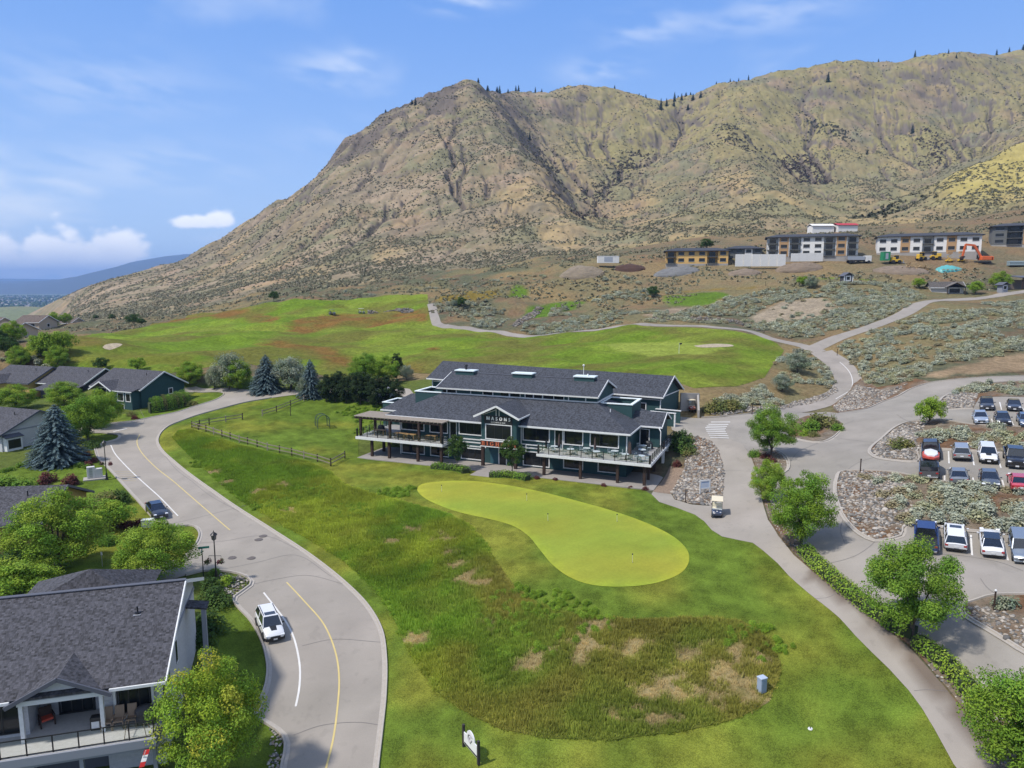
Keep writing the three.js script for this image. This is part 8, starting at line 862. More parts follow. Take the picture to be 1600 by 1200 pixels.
const shapes = {
  suv: { L: 4.7, W: 0.93, body: [[-2.33, 0.80, 0.42, 0.98], [-2.2, 0.89, 0.32, 1.05], [-1.4, 0.93, 0.26, 1.06], [0.7, 0.93, 0.26, 1.04], [1.1, 0.92, 0.27, 1.02], [1.9, 0.88, 0.32, 0.94], [2.2, 0.82, 0.38, 0.84], [2.35, 0.68, 0.42, 0.72]], cab: { zf0: 1.15, zf1: 0.35, zr1: -1.95, zr0: -2.25, yb: 1.02, yt: 1.62, wb: 0.84, wt: 0.66 }, wz: [1.42, -1.38], ws: 1.08 },
  sedan: { L: 4.75, W: 0.91, body: [[-2.37, 0.74, 0.42, 0.92], [-2.15, 0.86, 0.3, 1.0], [-1.4, 0.91, 0.24, 0.99], [0.7, 0.91, 0.24, 0.96], [1.1, 0.9, 0.25, 0.93], [1.9, 0.86, 0.3, 0.84], [2.25, 0.78, 0.36, 0.74], [2.38, 0.62, 0.4, 0.62]], cab: { zf0: 1.15, zf1: 0.25, zr1: -1.0, zr0: -1.85, yb: 0.94, yt: 1.42, wb: 0.8, wt: 0.6 }, wz: [1.45, -1.4], ws: 1 },
  pickup: { L: 5.7, W: 0.99, body: [[-2.85, 0.92, 0.5, 0.72], [-2.75, 0.97, 0.46, 0.74], [0.9, 0.99, 0.4, 0.78], [1.0, 0.99, 0.4, 1.16], [1.3, 0.98, 0.4, 1.16], [2.3, 0.95, 0.44, 1.1], [2.7, 0.9, 0.46, 1.0], [2.85, 0.8, 0.5, 0.86]], cab: { zf0: 1.25, zf1: 0.6, zr1: -0.95, zr0: -1.1, yb: 1.16, yt: 1.86, wb: 0.88, wt: 0.72 }, wz: [1.8, -1.75], ws: 1.2, bed: true },
};
function car(kind, paintC, label, [x, z], dir, o = {}) { // dir: plan vector the nose points along
  const s = shapes[kind], c = s.cab, pm = o.paint || carPaint(paintC, o.metal), y = land(x, z) + 0.065, t = thing(o.name || (kind === 'pickup' ? 'pickup_truck' : 'parked_car'), label, kind === 'pickup' ? 'pickup' : 'car', [x, y, z], 0, o.group || 'parked vehicles');
  t.quaternion.setFromUnitVectors(new THREE.Vector3(0, 1, 0), gn(x, z)).multiply(new THREE.Quaternion().setFromAxisAngle(new THREE.Vector3(0, 1, 0), Math.atan2(dir[0], dir[1])));
  t.scale.setScalar(o.scale || 0.9);
  part(t, 'body', loft(s.body), pm);
  if (s.bed) { part(t, 'cab_side', B(-0.985, 0.985, 0.76, 1.16, -1.12, 1.0), pm); for (const q of [-1, 1]) part(t, 'bed_side', B(q > 0 ? 0.9 : -0.98, q > 0 ? 0.98 : -0.9, 0.72, 1.18, -2.8, -1.12), pm); part(t, 'tailgate', B(-0.9, 0.9, 0.72, 1.16, -2.82, -2.72), pm); part(t, 'bed_liner', B(-0.9, 0.9, 0.70, 0.78, -2.72, -1.12), mat.black); if (o.cover) part(t, 'bed_cover', B(-0.92, 0.92, 1.14, 1.2, -2.75, -1.12), mat.black); }
  const q = (z0, z1, y0 = c.yb, y1 = c.yt) => [[-c.wb, y0, z0], [c.wb, y0, z0], [c.wt, y1, z1], [-c.wt, y1, z1]];
  part(t, 'windshield', slab(q(c.zf0, c.zf1), 0.03), glassCar); part(t, 'rear_window', slab([[c.wb, c.yb, c.zr0], [-c.wb, c.yb, c.zr0], [-c.wt, c.yt, c.zr1], [c.wt, c.yt, c.zr1]], 0.03), glassCar);
  for (const e of [-1, 1]) { part(t, 'side_window', slab([[e * c.wb, c.yb, c.zf0], [e * c.wb, c.yb, c.zr0], [e * c.wt, c.yt, c.zr1], [e * c.wt, c.yt, c.zf1]], 0.03), glassCar); for (const [a, b] of [[c.zf0, c.zf1], [c.zr0, c.zr1], [(c.zf0 + c.zr0) / 2 - 0.15, (c.zf1 + c.zr1) / 2]]) part(t, 'pillar', bar([e * (c.wb + 0.01), c.yb - 0.02, a], [e * (c.wt + 0.01), c.yt, b], 0.07), pm); part(t, 'mirror', new RoundedBoxGeometry(0.2, 0.14, 0.1, 1, 0.04).translate(e * (s.W + 0.09), c.yb + 0.07, c.zf0 - 0.35), o.darkMirror ? mat.black : pm); part(t, 'headlight', new RoundedBoxGeometry(0.34, 0.15, 0.22, 1, 0.05).translate(e * (s.W - 0.27), kind === 'pickup' ? 0.9 : 0.72, s.L / 2 - 0.13), lampM); part(t, 'taillight', new RoundedBoxGeometry(0.26, 0.2, 0.12, 1, 0.04).translate(e * (s.W - 0.2), kind === 'pickup' ? 0.95 : 0.82, -s.L / 2 + 0.06), tailM); for (const wz of s.wz) { const w = new THREE.Group(); w.name = 'wheel'; w.position.set(e * (s.W - 0.1), 0.335 * s.ws, wz); w.scale.setScalar(s.ws); t.add(w); part(w, 'tyre', wheelG.tyre, mat.rubber); part(w, 'rim', wheelG.rim, o.blackRim ? mat.black : mat.chrome); part(t, 'wheel_arch', new THREE.CylinderGeometry(0.4 * s.ws, 0.4 * s.ws, 0.05, 16, 1, false, -Math.PI / 2 - Math.PI / 2 + Math.PI / 2, Math.PI).rotateZ(Math.PI / 2).translate(e * (s.W - 0.02), 0.35 * s.ws, wz), mat.black); } }
  part(t, 'roof', new RoundedBoxGeometry(c.wt * 2 + 0.04, 0.07, c.zf1 - c.zr1 + 0.06, 2, 0.03).translate(0, c.yt + 0.01, (c.zf1 + c.zr1) / 2), o.glassRoof ? glassCar : pm); if (o.sunroof) part(t, 'sunroof', new RoundedBoxGeometry(c.wt * 1.45, 0.02, 0.55, 1, 0.01).translate(0, c.yt + 0.05, c.zf1 - 0.45), glassCar);
  part(t, 'grille', new RoundedBoxGeometry(s.W * 0.95, kind === 'pickup' ? 0.34 : 0.2, 0.1, 1, 0.03).translate(0, kind === 'pickup' ? 0.82 : 0.6, s.L / 2 - 0.0), mat.black); part(t, 'front_bumper', new RoundedBoxGeometry(s.W * 1.84, o.blackTrim ? 0.3 : 0.2, 0.3, 1, 0.08).translate(0, o.blackTrim ? 0.42 : 0.4, s.L / 2 - 0.13), o.blackTrim ? mat.black : pm); part(t, 'rear_bumper', new RoundedBoxGeometry(s.W * 1.75, 0.2, 0.16, 1, 0.05).translate(0, 0.46, -s.L / 2 + 0.06), kind === 'pickup' ? mat.chrome : mat.black); part(t, 'licence_plate', bx(0.34, 0.16, 0.02, 0, 0.44, s.L / 2 + 0.04), mat.white); part(t, 'licence_plate', bx(0.34, 0.16, 0.02, 0, 0.7, -s.L / 2 - 0.02), mat.white); part(t, 'cabin_interior', B(-c.wt + 0.02, c.wt - 0.02, c.yb - 0.1, c.yb + 0.18, c.zr0 + 0.3, c.zf0 - 0.4), mat.black);
  if (o.blackTrim) for (const e of [-1, 1]) part(t, 'sill_cladding', new RoundedBoxGeometry(0.06, 0.22, s.L * 0.8, 1, 0.02).translate(e * (s.W + 0.0), 0.38, 0), mat.black);
  if (o.hood) part(t, 'hood_decal', slab([[-0.3, 1.05, 1.12], [0.3, 1.05, 1.12], [0.24, 0.985, 1.8], [-0.24, 0.985, 1.8]], 0.01), mat.black); if (o.rails) for (const e of [-1, 1]) part(t, 'roof_rail', bar([e * 0.6, c.yt + 0.08, c.zf1 - 0.2], [e * 0.6, c.yt + 0.08, c.zr1 + 0.2], 0.04), mat.black);
  return t;
}
const dv = (a, b) => [a[0] - b[0], a[1] - b[1]], neg = v => [-v[0], -v[1]];
const WHITE = [0.60, 0.61, 0.62], BLACK = [0.012, 0.012, 0.014];
car('suv', WHITE, 'white SUV with black hood panel driving along the road lane', [-19.29,-53.29], dv([-18.16,-51.23], [-19.97,-54.24]), { name: 'white_suv', scale: 0.86, hood: true, sunroof: true, blackTrim: true, darkMirror: true, blackRim: true, rails: true, group: 'cars on the street', paint: carPaint(WHITE, 0) });
car('sedan', [0.02, 0.024, 0.034], 'dark blue-black sedan parked at the kerb on the street', [-39.96,-77.19], dv([-38.42,-75.2], [-41.16,-78.61]), { group: 'cars on the street' });
const dE = dv([37.65,-60.33], [35.72,-56.95]), dC = dv([50.78,-76.63], [48.79,-73.16]), dA = dv([69.89,-100.55], [66.42,-95.04]), dB = dv([61.89,-90.29], [60.56,-87.92]);
car('pickup', [0.012, 0.03, 0.12], 'deep blue pickup parked nose-in, left end of the nearest row', [35.57,-58.61], dE, { cover: true });
car('suv', WHITE, 'white SUV with dark windows beside the blue pickup', [37.7,-58.08], dE, { sunroof: true, paint: carPaint(WHITE, 0) });
car('sedan', WHITE, 'white car with an all-glass roof in the nearest row', [39.8,-56.59], dE, { glassRoof: true, paint: carPaint(WHITE, 0) });
car('suv', [0.25, 0.29, 0.33], 'silver-blue wagon at the right edge of the nearest row', [41.26,-55], neg(dE), { metal: 0.6 });
car('pickup', BLACK, 'black pickup parked nose-in at the left of the middle row', [47.22,-78.22], dC, { cover: true }); car('suv', [0.42, 0.43, 0.43], 'silver SUV parked nose-in between the black pickup and white boxy SUV', [49.41,-76.34], dC, { metal: 0.6 }); car('suv', WHITE, 'white boxy SUV with black hood panel facing out of the middle row', [51.25,-74.78], neg(dC), { hood: true, blackTrim: true, paint: carPaint(WHITE, 0) }); car('pickup', BLACK, 'black pickup facing out of the middle row at the right', [52.92,-73.02], neg(dC), {});
const bt = [43.59,-72.26]; const truckB = car('pickup', [0.10, 0.10, 0.11], 'grey pickup with a red and white boat on its rack', bt, dC, { darkMirror: true });
{ const b = thing('small_boat', 'red and white small boat carried on the grey pickup', 'boat', [bt[0], land(...bt) + 1.86, bt[1]], Math.atan2(dC[0], dC[1])); part(b, 'hull', loft([[-1.9, 0.3, 0.15, 0.35], [-1.2, 0.75, 0.0, 0.4], [0.6, 0.8, 0.0, 0.42], [1.5, 0.5, 0.1, 0.42], [2.1, 0.08, 0.3, 0.44]]), M([0.42, 0.06, 0.04], 0.4)); part(b, 'deck_cover', loft([[-1.6, 0.3, 0.36, 0.5], [-0.8, 0.62, 0.38, 0.6], [0.8, 0.6, 0.38, 0.58], [1.7, 0.2, 0.4, 0.5]]), M([0.55, 0.57, 0.58], 0.6)); part(b, 'rack', [bx(1.6, 0.08, 0.08, 0, -0.04, -0.8), bx(1.6, 0.08, 0.08, 0, -0.04, 0.4)], mat.blackMetal); }
car('sedan', [0.16, 0.175, 0.19], 'grey hatchback behind the sage bushes, middle row front', [44.78,-69.24], dC); car('sedan', [0.075, 0.085, 0.10], 'slate sedan facing the sage bushes, middle row front', [46.63,-67.43], neg(dC)); car('sedan', [0.50, 0.05, 0.07], 'red car at the right edge behind the sage bushes', [48.4,-65.88], dC);
car('suv', [0.03, 0.035, 0.045], 'dark SUV in the uppermost row, left one', [65.49,-96.64], neg(dA)); car('sedan', [0.035, 0.04, 0.05], 'dark sedan in the uppermost row, right one', [68.05,-95.03], neg(dA)); car('sedan', [0.28, 0.33, 0.40], 'pale blue sedan facing out of the second row from the top', [60.08,-89.65], neg(dB)); car('sedan', BLACK, 'black sedan right of the pale blue sedan', [61.82,-88.12], neg(dB)); car('sedan', [0.08, 0.12, 0.19], 'blue sedan cut by the right edge, second row from the top', [63.78,-86.81], neg(dB));
for (const [p, l] of [[[-30.96,-137.03], 'white car half hidden behind the dark pines, first'], [[-27.89,-134.27], 'white car half hidden behind the dark pines, second'], [[-24.41,-131.27], 'white car half hidden behind the dark pines, third'], [[-22.49,-131.31], 'white car half hidden behind the dark pines, last']]) car('suv', WHITE, l, p, [0.4, 1], { group: 'cars behind the pines', paint: carPaint(WHITE, 0) });
sheet('back_lot', [[-35.56,-139.5],[-32.91,-141.85],[-22.84,-139.52],[-19.81,-136.11],[-17.64,-129.07],[-18.6,-127.44],[-23.42,-128.32],[-29.04,-132.71]], 0.05, mat.asphalt, asphCol);
// golf carts
function cart(label, [x, z], dir, body, roofC = [0.62, 0.55, 0.40]) {
  const t = thing('golf_cart', label, 'golf cart', [x, land(x, z) + 0.07, z], Math.atan2(dir[0], dir[1]), 'golf carts'), bm = carPaint(body, 0), rm = M(roofC, 0.5);
  part(t, 'cowl', loft([[0.55, 0.58, 0.3, 0.85], [0.8, 0.58, 0.28, 0.82], [1.05, 0.52, 0.3, 0.7], [1.2, 0.4, 0.34, 0.55]]), bm); part(t, 'floor', B(-0.56, 0.56, 0.24, 0.32, -0.4, 0.6), mat.black); part(t, 'rear_body', loft([[-1.15, 0.5, 0.34, 0.7], [-0.9, 0.58, 0.28, 0.78], [-0.15, 0.58, 0.28, 0.66]]), bm); part(t, 'seat', new RoundedBoxGeometry(1.02, 0.14, 0.5, 2, 0.05).translate(0, 0.74, -0.3), rm); part(t, 'backrest', new RoundedBoxGeometry(1.02, 0.4, 0.12, 2, 0.05).translate(0, 1.02, -0.6), rm);
  part(t, 'canopy', new RoundedBoxGeometry(1.2, 0.09, 1.9, 2, 0.04).translate(0, 1.82, -0.1), rm); for (const e of [-1, 1]) { part(t, 'strut', rod([e * 0.52, 0.8, 0.72], [e * 0.5, 1.8, 0.55], 0.02), mat.blackMetal); part(t, 'strut', rod([e * 0.52, 0.6, -0.85], [e * 0.5, 1.8, -0.85], 0.02), mat.blackMetal); part(t, 'headlight', new RoundedBoxGeometry(0.16, 0.1, 0.06, 1, 0.02).translate(e * 0.34, 0.66, 1.06), lampM); for (const wz of [0.8, -0.75]) { const w = new THREE.Group(); w.name = 'wheel'; w.position.set(e * 0.5, 0.23, wz); w.scale.setScalar(0.68); t.add(w); part(w, 'tyre', wheelG.tyre, mat.rubber); part(w, 'rim', wheelG.rim, mat.chrome); } }
  part(t, 'windscreen', slab([[-0.5, 0.86, 0.72], [0.5, 0.86, 0.72], [0.48, 1.76, 0.56], [-0.48, 1.76, 0.56]], 0.01), mat.glassClear); part(t, 'dash', B(-0.55, 0.55, 0.78, 0.9, 0.5, 0.66), mat.whiteWrap); part(t, 'bag_rack', [bar([-0.4, 0.8, -1.1], [-0.4, 1.3, -1.2], 0.04), bar([0.4, 0.8, -1.1], [0.4, 1.3, -1.2], 0.04), bar([-0.45, 1.3, -1.2], [0.45, 1.3, -1.2], 0.04)], mat.blackMetal); part(t, 'badge', new THREE.CylinderGeometry(0.08, 0.08, 0.02, 14).rotateX(Math.PI / 2 - 0.5).translate(0, 0.72, 1.03), mat.white);
}
cart('navy golf cart with cream canopy on the path beside the rock slope', [22.1,-74.04], [-0.28, 1], [0.02, 0.03, 0.06]); cart('dark golf cart on the upper fairway, left of two', [-63.8,-253.32], [1, 0.2], [0.03, 0.03, 0.035], [0.1, 0.1, 0.1]); cart('golf cart with pale canopy on the upper fairway, right of two', [-54.9,-260.74], [1, 0.1], [0.04, 0.06, 0.03], [0.5, 0.5, 0.46]); cart('cream-roofed golf cart parked by the retaining wall', [29.26,-115.2], [0.2, 1], [0.16, 0.04, 0.03]);

// ---------- street lamps with flower baskets ----------
function streetLamp([x, z], h, label, baskets = true) {
  const t = thing('street_lamp', label, 'street lamp', [x, land(x, z) + 0.02, z], 0, 'street lamps');
  part(t, 'base', new THREE.LatheGeometry([[0.2, 0], [0.2, 0.12], [0.13, 0.2], [0.11, 0.8], [0.06, 0.95]].map(p => new THREE.Vector2(...p)), 12), mat.blackMetal); part(t, 'post', cyl(0.06, 0.045, h - 0.9, 0, 0.9), mat.blackMetal);
  const l = part(t, 'lantern', new THREE.LatheGeometry([[0.05, h], [0.12, h + 0.08], [0.2, h + 0.12], [0.26, h + 0.55]].map(p => new THREE.Vector2(...p)), 8), M([0.09, 0.09, 0.085], 0.25)); part(l, 'cap', new THREE.LatheGeometry([[0.32, h + 0.55], [0.2, h + 0.68], [0.05, h + 0.8], [0.02, h + 0.95]].map(p => new THREE.Vector2(...p)), 8), mat.blackMetal);
  part(t, 'bracket', [bar([-0.55, h * 0.62, 0], [0.55, h * 0.62, 0], 0.03), bar([-0.55, h * 0.62, 0], [-0.55, h * 0.55, 0], 0.02), bar([0.55, h * 0.62, 0], [0.55, h * 0.55, 0], 0.02)], mat.blackMetal);
  if (baskets) for (const e of [-1, 1]) { const b = part(t, 'flower_basket', shrub({ r: 0.48, h: 0.55, n: 220, s: 0.08, cols: [[0.14, 0.05, 0.06], [0.08, 0.10, 0.04], [0.16, 0.06, 0.05]], lump: 4 }).children[0].geometry, lm); b.position.set(e * 0.55, h * 0.55 - 0.45, 0); }
}
streetLamp([-26.54,-60.78], 3.7, 'black lantern post with hanging baskets at the side street corner'); streetLamp([-51.59,-87.99], 4.3, 'black lantern post with hanging baskets beside the white mail cabinet'); streetLamp([-43.97,-139.62], 3.2, 'small lantern post between the back spruces', false);
// ---------- cabinets, signs, posts ----------
{
  const p = [-53.16,-88.32], t = thing('mail_cabinet', 'pale stepped community mail cabinet on a concrete pad', 'mail cabinet', [p[0], gy(...p) + 0.05, p[1]], 0.5); part(t, 'pad', B(-1.4, 1.2, -0.2, 0.1, -0.8, 0.9), mat.concrete); part(t, 'case', new RoundedBoxGeometry(0.9, 1.5, 0.6, 2, 0.04).translate(-0.5, 0.85, 0), M([0.52, 0.52, 0.50], 0.6)); part(t, 'case', new RoundedBoxGeometry(0.8, 1.2, 0.6, 2, 0.04).translate(0.36, 0.7, 0.05), M([0.46, 0.46, 0.45], 0.6)); for (let i = 0; i < 4; i++) part(t, 'mail_door', bx(0.36, 0.28, 0.02, -0.5 + (i % 2) * 0.0, 0.35 + i * 0.33, 0.31), mat.steel);
  const e = [16.68,-44.22], u = thing('utility_pedestal', 'blue-grey utility pedestal standing in the long grass', 'utility box', [e[0], gy(...e) + 0.05, e[1]], 0.4); part(u, 'case', new RoundedBoxGeometry(0.5, 1.0, 0.42, 2, 0.03).translate(0, 0.5, 0), M([0.25, 0.31, 0.40], 0.6)); part(u, 'lid', new RoundedBoxGeometry(0.56, 0.1, 0.48, 2, 0.03).translate(0, 1.03, 0), M([0.34, 0.40, 0.50], 0.6)); part(u, 'door', bx(0.4, 0.75, 0.02, 0, 0.52, 0.22), M([0.2, 0.26, 0.35], 0.6));
  const c = [-39.04,-73.38], k = thing('utility_cabinet', 'low grey utility cabinet at the corner of the side street', 'utility box', [c[0], gy(...c) + 0.05, c[1]], 0.2); part(k, 'case', new RoundedBoxGeometry(1.1, 0.8, 0.7, 2, 0.05).translate(0, 0.4, 0), M([0.42, 0.44, 0.43], 0.6)); part(k, 'lid', new RoundedBoxGeometry(1.16, 0.08, 0.76, 1, 0.03).translate(0, 0.82, 0), M([0.50, 0.52, 0.50], 0.6));
  const s = [-27.82,-61.11], g = thing('street_sign', 'green street-name sign on a dark post by the lamp', 'street sign', [s[0], gy(...s) + 0.03, s[1]], 0.3); part(g, 'post', cyl(0.045, 0.04, 2.7), mat.blackMetal); part(g, 'blade', bx(0.95, 0.2, 0.03, 0.15, 2.75, 0), M([0.03, 0.16, 0.12], 0.5)); part(g, 'blade', bx(0.03, 0.2, 0.8, 0, 2.52, 0.1), M([0.03, 0.16, 0.12], 0.5));
  for (const [q, l] of [[[-37.39,-61.98], 'white marker post on the lawn beside the spreading tree'], [[-42.02,-62.36], 'small white marker near the tree trunk']]) { const m = thing('marker_post', l, 'marker', [q[0], gy(...q) + 0.03, q[1]], 0); part(m, 'stake', cyl(0.025, 0.025, 1.2), mat.steel); part(m, 'plate', bx(0.16, 0.3, 0.02, 0, 1.25, 0), mat.white); }
  const b = [22.68,-81.1], n = thing('information_sign', 'white framed information sign standing on the rock slope', 'sign', [b[0], gy(...b) + 0.1, b[1]], 0.25); parts(n, 'post', [bx(0.14, 1.6, 0.1, -0.62, 0.75, 0), bx(0.14, 1.6, 0.1, 0.62, 0.75, 0)], mat.white); parts(n, 'frame', [bx(1.36, 0.16, 0.09, 0, 1.52, 0), bx(1.36, 0.16, 0.09, 0, 0.6, 0)], mat.white); part(n, 'panel', bx(1.16, 0.8, 0.04, 0, 1.06, 0.01), M([0.48, 0.56, 0.68], 0.5)); for (const [y, w, m] of [[1.36, 0.9, M([0.10, 0.16, 0.30], 0.5)], [1.2, 0.8, mat.white], [1.1, 0.7, mat.white], [0.98, 0.85, mat.white], [0.86, 0.6, mat.white]]) part(n, 'print_line', bx(w, y > 1.3 ? 0.1 : 0.035, 0.01, 0, y, 0.036), m);
  // club sign by the road, seen almost edge on
  const r = [-2.5,-39.82], sg = thing('club_sign', 'white crest sign between two dark posts on the lower lawn', 'sign', [r[0], gy(...r) + 0.03, r[1]], -1.02); parts(sg, 'post', [new RoundedBoxGeometry(0.16, 1.55, 0.16, 1, 0.02).translate(-0.95, 0.78, 0), new RoundedBoxGeometry(0.16, 1.55, 0.16, 1, 0.02).translate(0.95, 0.78, 0)], M([0.03, 0.025, 0.025], 0.8)); const shp = new THREE.Shape(); shp.moveTo(-0.87, 0.35); shp.lineTo(0.87, 0.35); shp.lineTo(0.87, 1.1); shp.lineTo(0.5, 1.12); shp.absarc(0, 1.12, 0.5, 0, Math.PI, false); shp.lineTo(-0.87, 1.1); shp.closePath(); part(sg, 'board', new THREE.ExtrudeGeometry(shp, { depth: 0.06, bevelEnabled: false }).translate(0, 0, -0.03), M([0.66, 0.66, 0.68], 0.5)); for (const f of [-1, 1]) { part(sg, 'crest', [new THREE.TorusGeometry(0.25, 0.055, 6, 18, 4.4).rotateZ(0.6).translate(0, 1.16, f * 0.04), new THREE.TorusGeometry(0.12, 0.04, 6, 12, 4).rotateZ(2.4).translate(0.06, 1.12, f * 0.04)], M([0.34, 0.33, 0.35], 0.6)); part(sg, 'stripe', bx(1.6, 0.1, 0.02, 0, 0.44, f * 0.035), mat.black); }
  for (const [q, l] of [[[38.73,-76.96], 'thin brown sign post at the parking entrance bed'], [[45.13,-66.53], 'dark post at the front of the middle parking row'], [[34.47,-48.13], 'brown post with white cap on the right edge bed'], [[38.36,-111.87], 'dark post beside the golf path mouth'], [[73.9,-160.95], 'small dark figure-like post at the path fork'], [[19.9,-78.9], 'short dark post at the foot of the rock slope'], [[-38.92,-123], 'short dark post on the fenced lawn, right'], [[88.82,-251.58], 'lone dark post on the bare slope']]) { const t2 = thing('sign_post', l, 'post', [q[0], land(...q) + 0.05, q[1]], 0); part(t2, 'shaft', cyl(0.06, 0.06, 1.5), mat.timber); part(t2, 'cap', new THREE.SphereGeometry(0.09, 8, 6).translate(0, 1.5, 0), l.includes('white cap') ? mat.white : mat.timber); }
  const sp = [18.57,-40.87], sk = thing('sprinkler_cap', 'small white sprinkler cap in the lower lawn', 'sprinkler', [sp[0], gy(...sp) + 0.06, sp[1]], 0); part(sk, 'cap', new THREE.CylinderGeometry(0.13, 0.15, 0.06, 14), mat.white); part(sk, 'nozzle', cyl(0.04, 0.03, 0.06, 0, 0.03, 0), mat.black);
}
// ---------- practice flags ----------
for (const [p, l] of [[[-8.53,-83.48], 'practice hole flag at the narrow end of the putting green'], [[1.71,-79.92], 'practice hole flag at the neck of the putting green'], [[3.8,-72.65], 'practice hole flag in the middle of the putting green'], [[11.14,-72.71], 'practice hole flag near the upper edge of the putting green'], [[10.86,-61.3], 'practice hole flag at the wide end of the putting green']]) { const t = thing('practice_flag', l, 'golf flag', [p[0], gy(...p) + 0.08, p[1]], 0.3, 'flags on the putting green'); part(t, 'stick', cyl(0.012, 0.012, 0.75), mat.white); part(t, 'knob', new THREE.SphereGeometry(0.07, 8, 6).translate(0, 0.78, 0), mat.black); part(t, 'cup', new THREE.CylinderGeometry(0.06, 0.06, 0.01, 12).translate(0.05, 0.004, 0), mat.black); }
{ const p = [37.41,-158.71], t = thing('golf_flag', 'dark flag on a tall pin on the golf green', 'golf flag', [p[0], gy(...p), p[1]], 0); part(t, 'pin', cyl(0.04, 0.03, 2.4), mat.white); part(t, 'flag', slab([[0, 2.0, 0], [0.6, 2.1, 0.1], [0.6, 2.45, 0.1], [0, 2.4, 0]], 0.02), mat.black); }
// ---------- rail fences ----------
function railFence(pts, label, h = 1.15, rails = [0.45, 0.95]) {
  const [x0, z0] = pts[0], y0 = gy(x0, z0), t = thing('rail_fence', label, 'fence', [x0, y0, z0], 0, 'wooden rail fences');
  const L = ([x, z]) => [x - x0, gy(x, z) - y0, z - z0];
  pts.forEach((p, i) => { const a = L(p); part(t, 'post', new RoundedBoxGeometry(0.15, h + 0.3, 0.15, 1, 0.03).translate(a[0], a[1] + h / 2 - 0.1, a[2]), i % 3 ? mat.timber : mat.greyWood); if (i) { const b = L(pts[i - 1]); for (const q of rails) part(t, 'rail', bar([b[0], b[1] + q, b[2] + 0.06], [a[0], a[1] + q, a[2] + 0.06], 0.06, 0.13), mat.fenceWood); } });
}
railFence([[-52.03,-113.51],[-50.43,-112.21],[-48.68,-111.01],[-46.86,-109.55],[-45,-108.16],[-43.2,-106.85],[-41.23,-105.27],[-39.65,-104.38],[-37.79,-103.18],[-35.76,-101.65],[-33.64,-100.59],[-31.6,-99.66],[-29.5,-98.41],[-27.26,-97.17],[-24.9,-95.23]], 'long split-rail fence along the top of the bank'); railFence([[-24.9,-95.23],[-24.07,-99.98]], 'short rail fence returning to the clubhouse lawn'); railFence([[-52.03,-113.51],[-51.04,-114.12],[-49.91,-115.17],[-47.75,-116.65],[-45.63,-118.43]], 'rail fence on the left of the lawn, before the gap'); railFence([[-43.3,-121.39],[-41.99,-124.86],[-40.89,-129.48],[-39.58,-133.54],[-37.53,-137.31]], 'rail fence climbing to the dark pines beyond the gap'); railFence([[-36.99,-136.2],[-34.64,-135.71],[-31.9,-134.58],[-29.42,-132.21],[-27.1,-130.29],[-24.38,-128.43]], 'dark low rail fence in front of the pines', 0.9);
{ const p = [-32.14,-118.46], t = thing('garden_arch', 'dark green wire arch standing alone on the fenced lawn', 'garden arch', [p[0], gy(...p), p[1]], 0.5), gm = M([0.03, 0.06, 0.045], 0.7); for (const z of [-0.9, 0.9]) part(t, 'hoop', new THREE.TubeGeometry(new THREE.CatmullRomCurve3([[-1, -0.1], [-1, 1.0], [-0.95, 1.6], [-0.6, 2.1], [0, 2.3], [0.6, 2.1], [0.95, 1.6], [1, 1.0], [1, -0.1]].map(([x, y]) => new THREE.Vector3(x, y, z))), 30, 0.06, 6), gm); for (const e of [-1, 1]) for (let i = 0; i < 5; i++) part(t, 'slat', bx(0.03, 0.05, 1.8, e * 1.0, 0.3 + i * 0.36, 0), gm); for (let i = 0; i < 7; i++) { const a = Math.PI * (i + 0.5) / 7; part(t, 'slat', bx(0.06, 0.03, 1.8, Math.cos(a) * 0.95, 1.35 + Math.sin(a) * 0.95, 0), gm); } }
{ // retaining wall behind the service yard
  const a = [27.53,-115.01], b = [30.8,-115.89], c = [29.91,-111.59], y = gy(...a), t = thing('retaining_wall', 'pale concrete retaining wall behind the parked golf cart', 'retaining wall', [0, 0, 0], 0); const seg = (p, q, h0, h1) => { const dx = q[0] - p[0], dz = q[1] - p[1], l = Math.hypot(dx, dz), n = [-dz / l * 0.15, dx / l * 0.15]; const g = boxUV(new THREE.ExtrudeGeometry(new THREE.Shape([[0, -1], [l, -1], [l, h1], [0, h0]].map(v => new THREE.Vector2(...v))), { depth: 0.3, bevelEnabled: false })); g.rotateY(-Math.atan2(dz, dx)).translate(p[0], y, p[1]); return g; }; part(t, 'panel', seg(a, b, 2.9, 2.7), mat.concrete); part(t, 'return_panel', seg(b, c, 2.7, 0.6), mat.concrete); }

